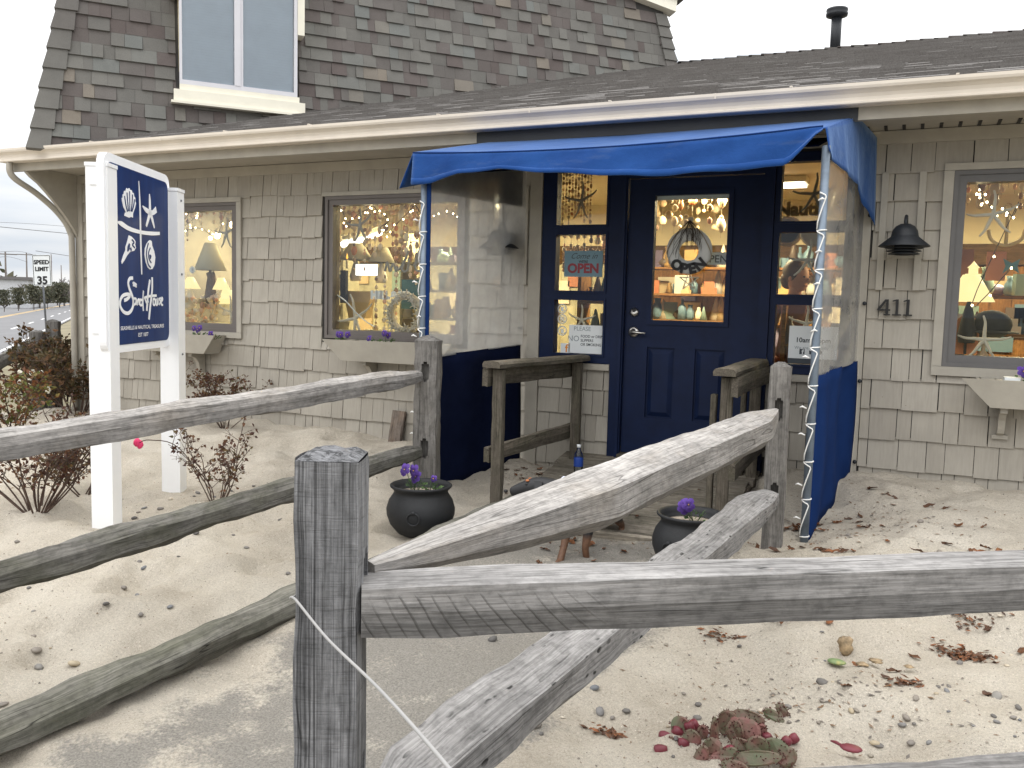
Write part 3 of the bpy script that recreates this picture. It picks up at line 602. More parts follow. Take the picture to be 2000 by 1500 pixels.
# lower roof : deck + shingle courses
S0 = .3155; RY0, RZ0 = -.66, 2.905; RYR = 5.25
def rz(y): return RZ0+S0*(y-RY0)
mb = MB(); mb.hexa([(XL-.2, RY0, RZ0-.03), (6.0, RY0, RZ0-.03), (6.0, RYR, rz(RYR)-.03), (XL-.2, RYR, rz(RYR)-.03), (XL-.2, RY0, RZ0-.006), (6.0, RY0, RZ0-.006), (6.0, RYR, rz(RYR)-.006), (XL-.2, RYR, rz(RYR)-.006)])
mb.hexa([(XL-.2, RYR+.002, rz(RYR)-.03), (6.0, RYR+.002, rz(RYR)-.03), (6.0, 11, 3.0), (XL-.2, 11, 3.0), (XL-.2, RYR+.002, rz(RYR)-.006), (6.0, RYR+.002, rz(RYR)-.006), (6.0, 11, 3.03), (XL-.2, 11, 3.03)])
roof = mb.build('roof', 'roofdeck', shop)
sl = math.hypot(1, S0); uy = V3((0, 1/sl, S0/sl)); un = V3((0, -S0/sl, 1/sl)); ro = V3((0, RY0, RZ0))
rest = MB(); LEN = (RYR-RY0)*sl; near = []
for r in range(int(LEN/.143)+1):
    t0 = r*.143-.02; x = XL-.21+RN.uniform(0, .2)
    while x < 5.9:
        w = RN.choice((.14, .18, .22, .27, .33, .16)); raised = RN.random() < .55; th = .014 if raised else .007
        t1 = min(t0+.155, LEN); ti = RN.random()*.84
        if t1-t0 > .03: near.append((x, min(x+w, 5.98), t0+RN.uniform(-.004, .004), t1, th+RN.uniform(0, .006), ti))
        x += w+.003
for (x0, x1, t0, t1, th, ti) in near:
    p = [ro+X*a+uy*t+un*h for a, t, h in ((x0, t0, -.004), (x1, t0, -.004), (x1, t1, -.004), (x0, t1, -.004), (x0, t0, th), (x1, t0, th), (x1, t1, .003), (x0, t1, .003))]
    rest.hexa(p, 0, ti)
tag(rest.build('roof_shingles', 'asphaltlow', roof), kind='stuff')
x = -3.1
while x < 5.9:
    mb = MB(); zr = rz(RYR); h = .012+.01*RN.random()
    mb.hexa([(x, RYR-.15, zr-.045), (x+.19, RYR-.15, zr-.05), (x+.19, RYR, zr+.0), (x, RYR, zr+.0), (x, RYR-.15, zr-.03+h), (x+.19, RYR-.15, zr-.045+h), (x+.19, RYR, zr+.012), (x, RYR, zr+.012+h)], 0, RN.random()*.5)
    mb.build('ridge_shingle', 'asphalt', roof); x += .15
# vent pipe
vp = W(1625, 88, 4.9); vent = thing('vent_pipe', 'black capped vent pipe rising behind the lower roof ridge', 'vent pipe', (vp.x, 5.3, rz(5.2)-.1), None)
vo_ = OFF[vent.name]; mb = MB(); mb.lathe([(.062, 0), (.062, .58), (0, .58)], 20, vo_); mb.build('pipe', 'iron', vent)
mb = MB(); mb.lathe([(.07, .50), (.125, .52), (.13, .545), (.12, .57), (.128, .585), (.125, .605), (.06, .625), (0, .63)], 24, vo_); mb.build('vent_cap', 'iron', vent)

# mansard block, turned 48 degrees
mh = V3((.664, .748, 0)); nin = V3((-.748, .664, 0)); TA = .18
BL = None; d_ = ray(58, 291); t_ = (RZ0+S0*(EYE.y-RY0)-EYE.z)/(d_.z-S0*d_.y); BL = EYE+d_*t_
d_ = ray(1318, 128); t_ = (RZ0+S0*(EYE.y-RY0)-EYE.z)/(d_.z-S0*d_.y); BR = EYE+d_*t_
MLEN = (BR-BL).dot(mh); ul = (nin*TA+Z).normalized(); mn = mh.cross(ul).normalized()
if mn.dot(EYE-BL) < 0: mn = -mn
def ML(px, py):
    d = ray(px, py); t = (BL-EYE).dot(mn)/d.dot(mn); p = EYE+d*t-BL; return p.dot(mh), p.dot(ul)
def MP(s, t, h=0): return BL+mh*s+ul*t+mn*h
HT = 3.3; ca = ul.z
def sl_l(t): return TA*t*ca
BRs, BRt = ML(1318, 128)
def sl_r(t): return BRs-TA*(t-BRt)*ca
mb = MB(); a = [MP(sl_l(.0)+.02, .0), MP(sl_r(BRt-.25)-.01, BRt-.25), MP(sl_r(HT)-.01, HT), MP(sl_l(HT)+.01, HT)]; bk = nin*6
lo = [a[0], a[1], a[1]+bk+mh*.0, a[0]+bk]; hi = [a[3], a[2], a[2]+bk, a[3]+bk]
mb.hexa(lo+hi); mans = mb.build('mansard_roof', 'roofdeck', shop)
# upper window opening
ws0, wt0 = ML(350, 168); ws1, _ = ML(578, 190)
# rake line
r0 = ML(1308, 27); r1 = ML(1180, -22)
def above_rake(s, t): return t > r0[1]+(s-r0[0])*(r1[1]-r0[1])/(r1[0]-r0[0])-.05
mc = []
exp_ = .135
for r in range(-4, 26):
    t0 = r*exp_; x = sl_l(t0)+.12
    while x < sl_r(t0)-.02:
        w = RN.choice((.08, .10, .12, .14, .16, .19, .23)); x1 = min(x+w, sl_r(t0)-.02); raised = RN.random() < .55
        ti = RN.random() if raised else RN.random()*.5; th = (.022 if raised else .006)+RN.uniform(0, .003)
        for (a, b, c, d) in subtract([(x, x1-.002, t0, t0+exp_+.012)], [(ws0-.03, ws1+.03, wt0-.02, 9)]):
            q_ = MP((a+b)/2, d)
            if b-a > .01 and q_.z > rz(q_.y)-.02 and c > -.06 and not above_rake((a+b)/2, (c+d)/2): mc.append((a, b, c, d, th, ti))
        x = x1
def proj(p):
    v = p-EYE; zc = v.dot(fw); return 1000+FPX*v.dot(rt)/zc, 750-FPX*v.dot(up)/zc
def mw(c):
    p = MP((c[0]+c[1])/2, (c[2]+c[3])/2); px, py = proj(p); roofz = rz(p.y)
    if px < 0 or px > 2000 or py < 0 or p.z < roofz: return 0
    return (c[1]-c[0])*(c[3]-c[2])/(p-EYE).length_squared
mc.sort(key=mw, reverse=True); rest = MB()
for k, (s0, s1, t0, t1, th, ti) in enumerate(mc):
    mb = MB() if k < 298 else rest
    q = .006*RN.uniform(-1, 1)
    mb.hexa([MP(*u) for u in ((s0, t0, -.01), (s1, t0, -.01), (s1, t1, -.01), (s0, t1, -.01), (s0, t0, th), (s1+q*.3, t0, th), (s1, t1, .004), (s0, t1, .004))], 0, ti)
    if k < 298: mb.build('mansard_shingle', 'asphalt', mans)
tag(rest.build('small_mansard_shingles', 'asphalt', mans), kind='stuff')
for side in (0, 1):
    for r in range(0, 20):
        t0 = r*.195 if side == 0 else BRt-.1+r*.145; t1 = t0+(.215 if side == 0 else .16); h = .03
        if side == 0: A = [(sl_l(t0)-.03, t0), (sl_l(t0)+.17, t0), (sl_l(t1)+.15, t1), (sl_l(t1)-.015, t1)]
        else: A = [(sl_r(t0)-.16, t0), (sl_r(t0)+.03, t0), (sl_r(t1)+.015, t1), (sl_r(t1)-.15, t1)]
        if side and t0 > r0[1]-.12: continue
        mb = MB(); mb.hexa([MP(s, t, -.03) for s, t in A]+[MP(s, t, h+(.012 if i < 2 else -.006)) for i, (s, t) in enumerate(A)], 0, RN.uniform(.25, .55)); mb.build('hip_shingle', 'asphalt', mans)
# rake board and the roof edge above it
mb = MB(); dv = V3((r1[0]-r0[0], r1[1]-r0[1], 0)).normalized(); nv = V3((-dv.y, dv.x, 0)); nv = nv if nv.y > 0 else -nv
def RP(a, b, h): return MP(r0[0]+dv.x*a+nv.x*b, r0[1]+dv.y*a+nv.y*b, h)
mb.hexa([RP(-.03, -.01, -.05), RP(3, -.01, -.05), RP(3, -.01, .10), RP(-.03, -.01, .10), RP(-.03, .17, -.05), RP(3, .17, -.05), RP(3, .17, .10), RP(-.03, .17, .10)]); mb.build('rake_board', 'cream', mans)
mb = MB(); mb.hexa([RP(-.12, .175, -3), RP(3, .175, -3), RP(3, .175, .16), RP(-.12, .175, .16), RP(-.12, .2, -3), RP(3, .2, -3), RP(3, .2, .16), RP(-.12, .2, .16)], 0, .4); mb.build('roof_edge', 'asphalt', mans)
# upper window, upright, on the sloped face
wo = MP(ws0, wt0, .055); ww = ws1-ws0; wh = 1.75; wn_ = -nin
def UB(mb, a, b, mi=0): mb.box(a, b, mi, .5, (mh, wn_, Z), wo)
mb = MB(); f = .042
for a, b in (((0, -.03, 0), (ww, .02, f)), ((0, -.03, f), (f*.6, .02, wh)), ((ww-f*.8, -.03, f), (ww, .02, wh)), ((ww*.48-.03, -.03, f), (ww*.48+.03, .025, wh)), ((ww*.48+.032, -.02, f), (ww*.48+.055, .015, wh)), ((0, -.03, wh), (ww, .02, wh+f))): UB(mb, a, b)
uw = mb.build('upper_window', 'alu', mans)
for a, b in ((f*.6, ww*.48-.03), (ww*.48+.055, ww-f*.8)):
    mb = MB(); UB(mb, (a, -.015, f), (b, -.010, wh)); mb.build('pane', 'glassup', uw)
    mb = MB()
    for k in range(66): z = f+.01+k*.026; UB(mb, (a, -.05, z), (b, -.035, z+.0252))
    mb.build('blind', 'blind', uw)
mb = MB(); UB(mb, (0, -1.2, 0), (ww, -.08, wh)); mb.build('window_bay', 'inwall', uw)
mb = MB(); UB(mb, (-.055, -.02, -.17), (ww+.075, .05, -.06)); UB(mb, (-.08, -.02, -.195), (ww+.105, .075, -.171)); UB(mb, (-.0, -.02, -.059), (ww+.02, .025, -.002)); mb.build('window_sill', 'cream', uw)
for a, b, z in ((-.075, -.002, .86), (ww+.002, ww+.07, .62)):
    mb = MB(); UB(mb, (a, -.6, z), (b, .03, wh+.1)); mb.build('side_trim', 'cream', uw)

# ------------------------------------------------------------------ awning with side curtains
PLx, PRx, PY = -3.01, -.475, -1.2
awn = thing('entrance_awning', 'royal blue canvas entrance awning on two poles with clear vinyl and navy side curtains', 'awning', (-1.75, -.6, .3))
rnA = random.Random(3)
def fold(u, seed, amp): return amp*(math.sin(u*9+seed)+.6*math.sin(u*21+2*seed)+.3*math.sin(u*47+seed*3))
fl, fr_ = V3((-3.085, -1.215, 2.545)), V3((-.495, -1.215, 2.560)); bl, br = W(985, 274, -.47), W(1672, 227, -.47)
def front(u): return lerp(fl, fr_, u)-Z*(.040*math.sin(PI*min(1, u*1.02))**.8)
def sheet(mb, fn, nu, nv, mi=0, th=.004, nrm=None):
    P0 = [[V3(fn(i/nu, j/nv)) for i in range(nu+1)] for j in range(nv+1)]
    vs = []
    for off in (0, 1):
        for j in range(nv+1):
            for i in range(nu+1):
                a = P0[j][min(i+1, nu)]-P0[j][max(i-1, 0)]; b = P0[min(j+1, nv)][i]-P0[max(j-1, 0)][i]; n_ = a.cross(b); n_ = n_.normalized() if n_.length > 1e-9 else Z
                vs.append(P0[j][i]-n_*th*off)
    w = nu+1; q = w*(nv+1); fs = []
    if th == 0: return mb.add(vs[:q], [(j*w+i, j*w+i+1, j*w+w+i+1, j*w+w+i) for j in range(nv) for i in range(nu)], mi, None, .5, True)
    for j in range(nv):
        for i in range(nu):
            a = j*w+i; fs += [(a, a+1, a+w+1, a+w), (q+a, q+a+w, q+a+w+1, q+a+1)]
    for i in range(nu): fs += [(i, q+i, q+i+1, i+1), (nv*w+i, nv*w+i+1, q+nv*w+i+1, q+nv*w+i)]
    for j in range(nv): fs += [(j*w, (j+1)*w, q+(j+1)*w, q+j*w), (j*w+nu, q+j*w+nu, q+(j+1)*w+nu, (j+1)*w+nu)]
    return mb.add(vs, fs, mi, None, .5, True)
def lerp(a, b, t): return a+(b-a)*t
def canopy(u, v):
    p = lerp(front(u), lerp(bl, br, u), v); sag = -.010*math.sin(PI*u)*math.sin(PI*v)+fold(u, 1.3, .0035)*(1-v)*2
    return p+V3((0, 0, sag))
sheet(MB(), canopy, 44, 8).build('canopy', 'canvas', awn)
def val_drop(u):                                     # valance bottom: deep at the left corner, drawn up near the right pole
    d = float(np.interp(u, [0, .06, .14, .25, .45, .62, .9, 1], [.205, .19, .13, .105, .15, .185, .19, .19]))+.004*math.sin(u*40)
    if u > .93: d *= max(.12, 1-((u-.93)/.07)*.95)
    return d
def valance(u, v):
    p = front(u); k = val_drop(u)
    return p+V3((0, -.012-.03*v+fold(u, .5, .010)*v+.016*math.sin(u*31+v*5)*v*(1-v)*(.4+u), -.004-k*v))
sheet(MB(), valance, 80, 8).build('valance', 'canvas', awn)
sheet(MB(), lambda u, v: valance(u, .80+.20*v)+V3((0, -.0045, -.002*v)), 80, 2, 0, .003).build('hem', 'canvas', awn)
mb = MB(); mb.tube([front(k/40)+V3((0, -.013, .001)) for k in range(41)], .0055, 6); mb.build('piping', 'curtain', awn)
def lflap(u, v):
    p = lerp(fl+V3((0, 0, 0)), V3((-3.12, -.32, 2.70)), u); return p+V3((-.012-.09*v*(1-u*.5)+fold(u, 2, .006)*v, -.02*v*(1-u), -.005-(.225-.05*u)*v))
sheet(MB(), lflap, 16, 6).build('side_flap', 'canvas', awn)
def rflap(u, v):                                     # u front to back, long tail at the back
    top = lerp(fr_, br, min(u/.62, 1)) if u < .62 else lerp(br, V3((-.285, -.03, 2.71)), (u-.62)/.38)
    k = .125+.445*u**.85; return top+V3((.010+.03*v*(1-.4*u)+fold(u, 4, .010)*v, -.02*v*(1-u), -.004-k*v))
sheet(MB(), rflap, 30, 10).build('side_flap', 'canvas', awn)
mb = MB(); sheet(mb, lambda u, v: lerp(V3((-3.02, -1.16, 2.50)), V3((-.52, -1.16, 2.50)), u)+V3((0, .84*v, .20*v-.03)), 4, 2); mb.build('awning_shade_sheet', 'curtainshade', awn)
def pole(x, zb, zt):
    mb = MB(); mb.tube([(x, PY, zb-.25), (x+.004, PY, (zb+zt)/2), (x, PY, zt)], .023, 12); return mb.build('pole', 'galv', awn)
pole(PLx, .25, 2.48); pole(PRx, .24, 2.46)
for x0, x1 in ((PLx+.03, -2.85),):
    mb = MB(); mb.tube([(x0, PY+.03, 2.42), (x1, -.5, 2.58)], .018, 8); mb.build('roof_bar', 'galv', awn)
mb = MB(); mb.tube([(PLx, PY, 2.445), (PRx-.30, PY, 2.455)], .018, 8); mb.build('roof_bar', 'galv', awn)
def curtain(p0, p1, z0a, z0b, z1a, z1b, name, mat, sd, amp, th=.003):
    def f(u, v):
        p = lerp(V3(p0), V3(p1), u); a = lerp(z0a, z0b, u); b = lerp(z1a, z1b, u)
        return V3((p.x+amp*math.sin(u*7+sd)*math.sin(v*3+sd)+amp*.5*math.sin(u*15+sd*2), p.y, a+(b-a)*v))
    return sheet(MB(), f, 20, 12, th=th).build(name, mat, awn)
LP0, LP1 = (PLx+.03, PY+.015, 0), (-2.775, -.045, 0); RP0, RP1 = (PRx+.012, PY+.02, 0), (-.318, -.045, 0)
curtain(LP0, LP1, .20, .30, 1.185, 1.245, 'navy_curtain', 'curtainshade', 1, .012); curtain(LP0, LP1, 1.17, 1.24, 2.40, 2.60, 'vinyl_curtain', 'vinyl', 2, .008, 0)
curtain(RP0, RP1, .20, .46, 1.195, 1.235, 'navy_curtain', 'curtain', 3, .022); curtain(RP0, RP1, 1.185, 1.23, 2.38, 2.62, 'vinyl_curtain', 'vinyl', 5, .012, 0)
curtain((PLx-.0, PY+.03, 0), (-2.80, -.06, 0), 2.30, 2.31, 2.42, 2.61, 'inner_shade_band', 'curtainshade', 2, .004)  # dark band standing in for the shaded upper inside of the awning
def corner(x, d): mb = MB(); mb.box((x-.03, PY+.03, .2), (x+.05, PY+.034, 2.36)); return mb
mb = MB(); mb.box((PLx+.022, PY-.004, .25), (PLx+.052, PY+.006, 2.42)); mb.build('curtain_hem', 'curtain', awn)
for z in (.30, .85, 1.37, 1.95):
    for x in (-2.80, -.285):
        mb = MB(); mb.blob((x, -.05, z+ (0.25 if x > -1 else 0)), (.014, .012, .014), 8); mb.build('grommet_hook', 'iron', awn)
# cord of little lights laced round each pole
def lace(x, zb, zt, label, sd):
    rr = random.Random(sd); mb = MB(); pts = []; n_ = int((zt-zb)/.215)
    R_ = .0265
    for k in range(n_):
        z = zb+k*.215
        for i in range(11): a = 2*PI*i/10+3.6; pts.append((x+R_*math.cos(a), PY+R_*math.sin(a), z+.0012*i))
        for i in range(1, 6): a = 3.6+2.0*i/6; pts.append((x+(R_+.004)*math.cos(a), PY+(R_+.004)*math.sin(a), z+.012+.205*i/6))
        for i in range(1, 4): a = 5.6-2.0*i/4; pts.append((x+(R_+.003)*math.cos(a), PY+(R_+.003)*math.sin(a), z+.185+.030*i/4))
    t = thing('string_light', label, 'string lights', (x, PY-.03, zb)); mb.tube(pts, .0040, 5); mb.build('cord', 'cord', t)
    for k in range(n_):
        mb = MB(); z = zb+k*.215+rr.uniform(.05, .17); sgn = rr.choice((-1, -1, 1)); mb.tube([(x-.024, PY-.030, z), (x-.024+sgn*.022, PY-.038, z+.010), (x-.024+sgn*.036, PY-.038, z+.004)], [.004, .006, .003], 6); mb.build('small_bulb', 'cord', t)
lace(PLx, .30, 2.32, 'white cord of small lights laced round the left awning pole', 4)
lace(PRx, .28, 2.30, 'white cord of small lights laced round the right awning pole', 9)

# ------------------------------------------------------------------ lanterns and house number
def lantern(x, z, label):
    t = thing('wall_lantern', label, 'wall lamp', (x, -.03, z-.15), 'barn style wall lanterns')
    zb_ = z-.155; yc = -.19
    mb = MB(); mb.lathe([(0, .150), (.030, .147), (.056, .132), (.074, .106), (.080, .078), (.083, .066), (.152, .010), (.152, .003), (.09, .030), (.08, .05), (0, .06)], 28, (x, yc, zb_)); mb.build('hood', 'iron', t)
    for k, (r, zz) in enumerate(((.112, -.004), (.104, -.022), (.094, -.040))):
        mb = MB(); mb.lathe([(.05, zz+.012), (r, zz), (r, zz-.005), (.05, zz+.004)], 24, (x, yc, zb_)); mb.build('louvre', 'iron', t)
    mb = MB(); mb.lathe([(0, -.052), (.055, -.050), (.06, .02), (0, .03)], 16, (x, yc, zb_)); mb.build('lamp_glass', 'black', t)
    mb = MB(); mb.tube(catmull([(x, yc, zb_+.148), (x, yc+.004, zb_+.175), (x+.002, yc+.03, zb_+.198), (x+.003, yc+.075, zb_+.195), (x+.004, yc+.115, zb_+.15), (x+.004, yc+.143, zb_+.09)], 6), .0105, 8); mb.build('gooseneck', 'iron', t)
    mb = MB(); mb.lathe([(0, 0), (.06, 0), (.055, .018), (.02, .03), (0, .03)], 20, (x+.004, -.022, zb_+.085), 0, True, .5, (X, Z, -Y)); mb.build('wall_plate', 'iron', t)
lantern(-.065, 2.135, 'black hooded lantern on the wall above the house number')
lantern(-2.93, 2.135, 'black hooded lantern seen through the clear vinyl curtain')
hn = thing('house_number', 'black house number 411 on the shingles right of the entrance', 'house number', (-.1, -.03, 1.54))
def digit(ch, x):
    mb = MB(); o = V3((x, -.034, 1.545)); ax = (X, Z, -Y)
    if ch == '4':
        for P_ in ([(.052, .0), (.068, 0), (.068, .105), (.052, .105)], [(0, .030), (.080, .030), (.080, .041), (0, .041)], [(0, .041), (.019, .041), (.062, .105), (.046, .105)], [(.040, 0), (.080, 0), (.080, .009), (.040, .009)]): mb.prism(P_, 0, .010+.001*len(mb.v)/8, o, ax)
    else:
        for P_ in ([(.024, 0), (.041, 0), (.041, .106), (.024, .106)], [(.006, 0), (.060, 0), (.060, .009), (.006, .009)], [(.004, .090), (.026, .096), (.026, .106), (.004, .098)]): mb.prism(P_, 0, .010+.001*len(mb.v)/8, o, ax)
    return mb.build('digit', 'black', hn)
digit('4', -.205); digit('1', -.118); digit('1', -.052)

# ------------------------------------------------------------------ window boxes
def pansy_plant(loc, label, n=3, seed=0, name='pansy', h=.09, group='purple pansies', fs=.026):
    rr = random.Random(seed); t = thing(name, label, 'flowers', loc, group); o = V3(loc); mb = MB()
    for k in range(16):
        a = rr.uniform(0, 6.28); r = rr.uniform(.01, .075); c = o+V3((r*math.cos(a), r*math.sin(a), rr.uniform(.005, h*.55))); d = V3((math.cos(a), math.sin(a), rr.uniform(.2, .9))).normalized(); q = d.orthogonal().normalized(); L = rr.uniform(.018, .032)
        mb.add([c-d*L*.5, c+q*L*.38, c+d*L*.6, c-q*L*.38, c+Z*.004], [(0, 1, 4), (1, 2, 4), (2, 3, 4), (3, 0, 4)], 0, None, rr.random())
    for k in range(8): a = rr.uniform(0, 6.28); mb.tube([o+V3((.01*math.cos(a), .01*math.sin(a), -.01)), o+V3((.05*math.cos(a), .05*math.sin(a), h*.5))], .0018, 4, 0, True, .4)
    mb.build('foliage', 'leaf_pansy', t)
    for k in range(n):
        c = o+V3((rr.uniform(-.055, .055), rr.uniform(-.05, .0), h*rr.uniform(.65, 1.1))); nrm = V3((rr.uniform(-.4, .5), -1, rr.uniform(.1, .5))).normalized(); u = nrm.cross(Z).normalized(); v = u.cross(nrm); mb = MB()
        mb.tube([o+V3((0, 0, 0)), c-nrm*.004], .0018, 4, 1)
        for (ang, ln, wd_, tint) in ((90+38, 1.15, 1.0, .75), (90-38, 1.15, 1.0, .85), (200, 1.05, .9, .55), (-20, 1.05, .9, .6), (270, 1.1, 1.15, .4)):
            a = math.radians(ang+rr.uniform(-8, 8)); d = u*math.cos(a)+v*math.sin(a); e = -u*math.sin(a)+v*math.cos(a); L = fs*ln; w = fs*wd_*.62; cc = c+nrm*rr.uniform(.0, .004)
            mb.add([cc, cc+d*L*.35+e*w*.8, cc+d*L*.85+e*w*.75-nrm*.004, cc+d*L*1.08-nrm*.006, cc+d*L*.85-e*w*.75-nrm*.004, cc+d*L*.35-e*w*.8, cc+d*L*.5+nrm*.004], [(0, 5, 6), (5, 4, 6), (4, 3, 6), (3, 2, 6), (2, 1, 6), (1, 0, 6)], 0, None, [.05, tint, tint, tint, tint, tint, tint*.6])
        mb.blob(c+nrm*.005, .0035, 6, 2); mb.build('flower', ['petal', 'leaf_pansy', 'yellow'], t)
def window_box(x0, x1, zt, label, brackets):
    t = thing('window_box', label, 'window box', ((x0+x1)/2, -.2, zt-.19), 'taupe wooden window boxes'); d0, d1 = -.043, -.27; zb = zt-.175; s = .17
    mb = MB(); mb.hexa([(x0+s, d1+.02, zb), (x1-s, d1+.02, zb), (x1-s, d1+.038, zb), (x0+s, d1+.038, zb), (x0, d1-.02, zt), (x1, d1-.02, zt), (x1, d1, zt), (x0, d1, zt)]); mb.build('front_board', 'trim', t)
    for e, sg in ((x0, 1), (x1, -1)):
        mb = MB(); a, b = sorted((e+sg*.09, e+sg*.108)); mb.hexa([(a+sg*.082, d1+.04, zb), (b+sg*.082, d1+.04, zb), (b+sg*.082, d0, zb), (a+sg*.082, d0, zb), (a, d1+.002, zt-.004), (b, d1+.002, zt-.004), (b, d0, zt-.004), (a, d0, zt-.004)]); mb.build('end_board', 'trim', t)
    mb = MB(); mb.box((x0+.17, d1+.04, zb-.002), (x1-.17, d0-.004, zb+.02)); mb.build('base_board', 'trim', t)
    mb = MB(); mb.box((x0+.12, d0-.018, zt-.10), (x1-.12, d0, zt-.004)); mb.build('back_board', 'trim', t)
    mb = MB(); mb.box((x0+.13, d1+.015, zt-.05), (x1-.13, d0-.02, zt-.03)); mb.build('soil', 'soil', t)
    mb = MB(); mb.box((x0+.20, d1+.004, zt-.05), (x0+.225, d0-.02, zt-.003)); mb.build('divider', 'trim', t)
    for bx in brackets:
        mb = MB(); pr = [(0, 0), (-.17, 0), (-.175, -.03), (-.12, -.045), (-.085, -.085), (-.07, -.14), (-.055, -.17), (0, -.19)]
        mb.prism(pr, -.02, .02, (bx, d0+.012, zb-.004), (Y, Z, X)); mb.box((bx-.045, d0+.0, zb-.215), (bx+.045, d0+.02, zb-.19)); mb.build('bracket', 'trim', t)
window_box(-6.92, -5.72, 1.205, 'taupe window box half hidden behind the white sign posts', (-6.55, -6.1))
window_box(-4.53, -3.28, 1.222, 'taupe window box just left of the awning curtain', (-4.16, -3.55))
window_box(.31, 1.70, 1.17, 'taupe window box under the right hand window', (.56, 1.45))
pansy_plant((-5.98, -.20, 1.175), 'purple pansies in the box behind the white sign posts', 3, 1)
pansy_plant((-5.80, -.20, 1.175), 'small purple pansy at the right end of the sign side box', 1, 2, h=.06)
pansy_plant((-4.36, -.20, 1.19), 'purple pansies at the left end of the box beside the awning', 3, 3)
pansy_plant((-4.05, -.20, 1.19), 'lone purple pansy near the middle of the box beside the awning', 1, 4, h=.08)
pansy_plant((-3.93, -.20, 1.19), 'purple pansy by the right end of the box beside the awning', 2, 5, h=.10)
pansy_plant((.66, -.22, 1.14), 'purple pansy in the box under the right hand window', 2, 6, h=.10, fs=.034)
mb = MB(); mb.box((.545, -.25, 1.125), (.63, -.15, 1.187)); tag(mb.build('plant_tag', 'paper', None, (.58, -.2, 1.12)), 'white plastic tag in the right hand window box', 'plant tag')

# ------------------------------------------------------------------ wood builders
def wood_beam(p0, p1, w, h, seed=0, rough=.004, t0=0, t1=0, tw=.25, nseg=24, prof=None, upv=Z, twist=0, bow=0, ends=.5, anchor=0, go=None):
    """squared or split timber with uneven faces; t0,t1 = length of the hewn taper at each end"""
    rr = random.Random(seed); p0, p1 = V3(p0), V3(p1); L = (p1-p0).length; d = (p1-p0)/L; sx = d.cross(upv).normalized(); u = sx.cross(d)
    prof = prof or [(-.5, -.5), (0, -.5), (.5, -.5), (.5, 0), (.5, .5), (0, .5), (-.5, .5), (-.5, 0)]
    n = len(prof); vs = []; gc = []; ph = [rr.uniform(0, 6.28) for _ in range(n*3)]; go = rr.uniform(0, 50) if go is None else go
    for i in range(nseg+1):
        s = L*i/nseg; k = 1.0; kz = 1.0
        if t0 and s < t0: q = max(0, s/t0); k = tw+(1-tw)*q**.8
        if t1 and s > L-t1: q = max(0, (L-s)/t1); k = tw+(1-tw)*q**.8
        kz = ends+(1-ends)*((k-tw)/(1-tw)) if k < 1 else 1
        c = p0+d*s+u*(bow*math.sin(PI*s/L)+anchor*h/2*(1-kz)); a_ = twist*(s/L-.5)
        for j, (a, b) in enumerate(prof):
            m = 1+rough/ min(w, h)*2*(math.sin(s*5.1+ph[j])+.7*math.sin(s*12.7+ph[j+n])+.4*math.sin(s*31+ph[j+2*n]))
            aa = (a*math.cos(a_)-b*math.sin(a_)*h/w); bb = (b*math.cos(a_)+a*math.sin(a_)*w/h)
            vs.append(c+sx*(aa*w*k*m)+u*(bb*h*kz*m)); gc.append(V3((s+go, a*w+go*.37, b*h+go*.11)))
    fs = [(i*n+j, i*n+(j+1) % n, (i+1)*n+(j+1) % n, (i+1)*n+j) for i in range(nseg) for j in range(n)]
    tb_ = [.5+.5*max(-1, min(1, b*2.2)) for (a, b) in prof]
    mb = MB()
    for j in range(n):                                # one run of quads per face so each face keeps its own bleaching and painted light
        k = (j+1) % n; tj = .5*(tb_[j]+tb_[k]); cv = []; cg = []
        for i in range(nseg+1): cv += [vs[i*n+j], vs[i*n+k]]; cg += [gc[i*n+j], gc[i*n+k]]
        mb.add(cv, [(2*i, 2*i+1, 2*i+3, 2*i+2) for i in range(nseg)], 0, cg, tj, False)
    for s0, i0, rev in ((0, 0, 1), (L, nseg, 0)):
        ring = list(range(i0*n, (i0+1)*n)); cap = [vs[q] for q in ring]; mb.add(cap, [tuple(reversed(range(n))) if rev else tuple(range(n))], 0, [V3((gc[q].z*.3, gc[q].y, gc[q].z)) for q in ring])
    return mb
SPLIT = [(-.5, -.28), (-.2, -.5), (.25, -.46), (.5, -.2), (.46, .18), (.18, .47), (-.22, .5), (-.48, .2)]
PENT = [(-.5, -.1), (-.3, -.5), (.22, -.5), (.5, -.22), (.44, .30), (-.02, .46), (-.42, .5)]
TRI = [(-.40, -.30), (.0, -.46), (.42, -.32), (.5, -.12), (.46, .20), (.05, .50), (-.44, .34), (-.5, .05)]
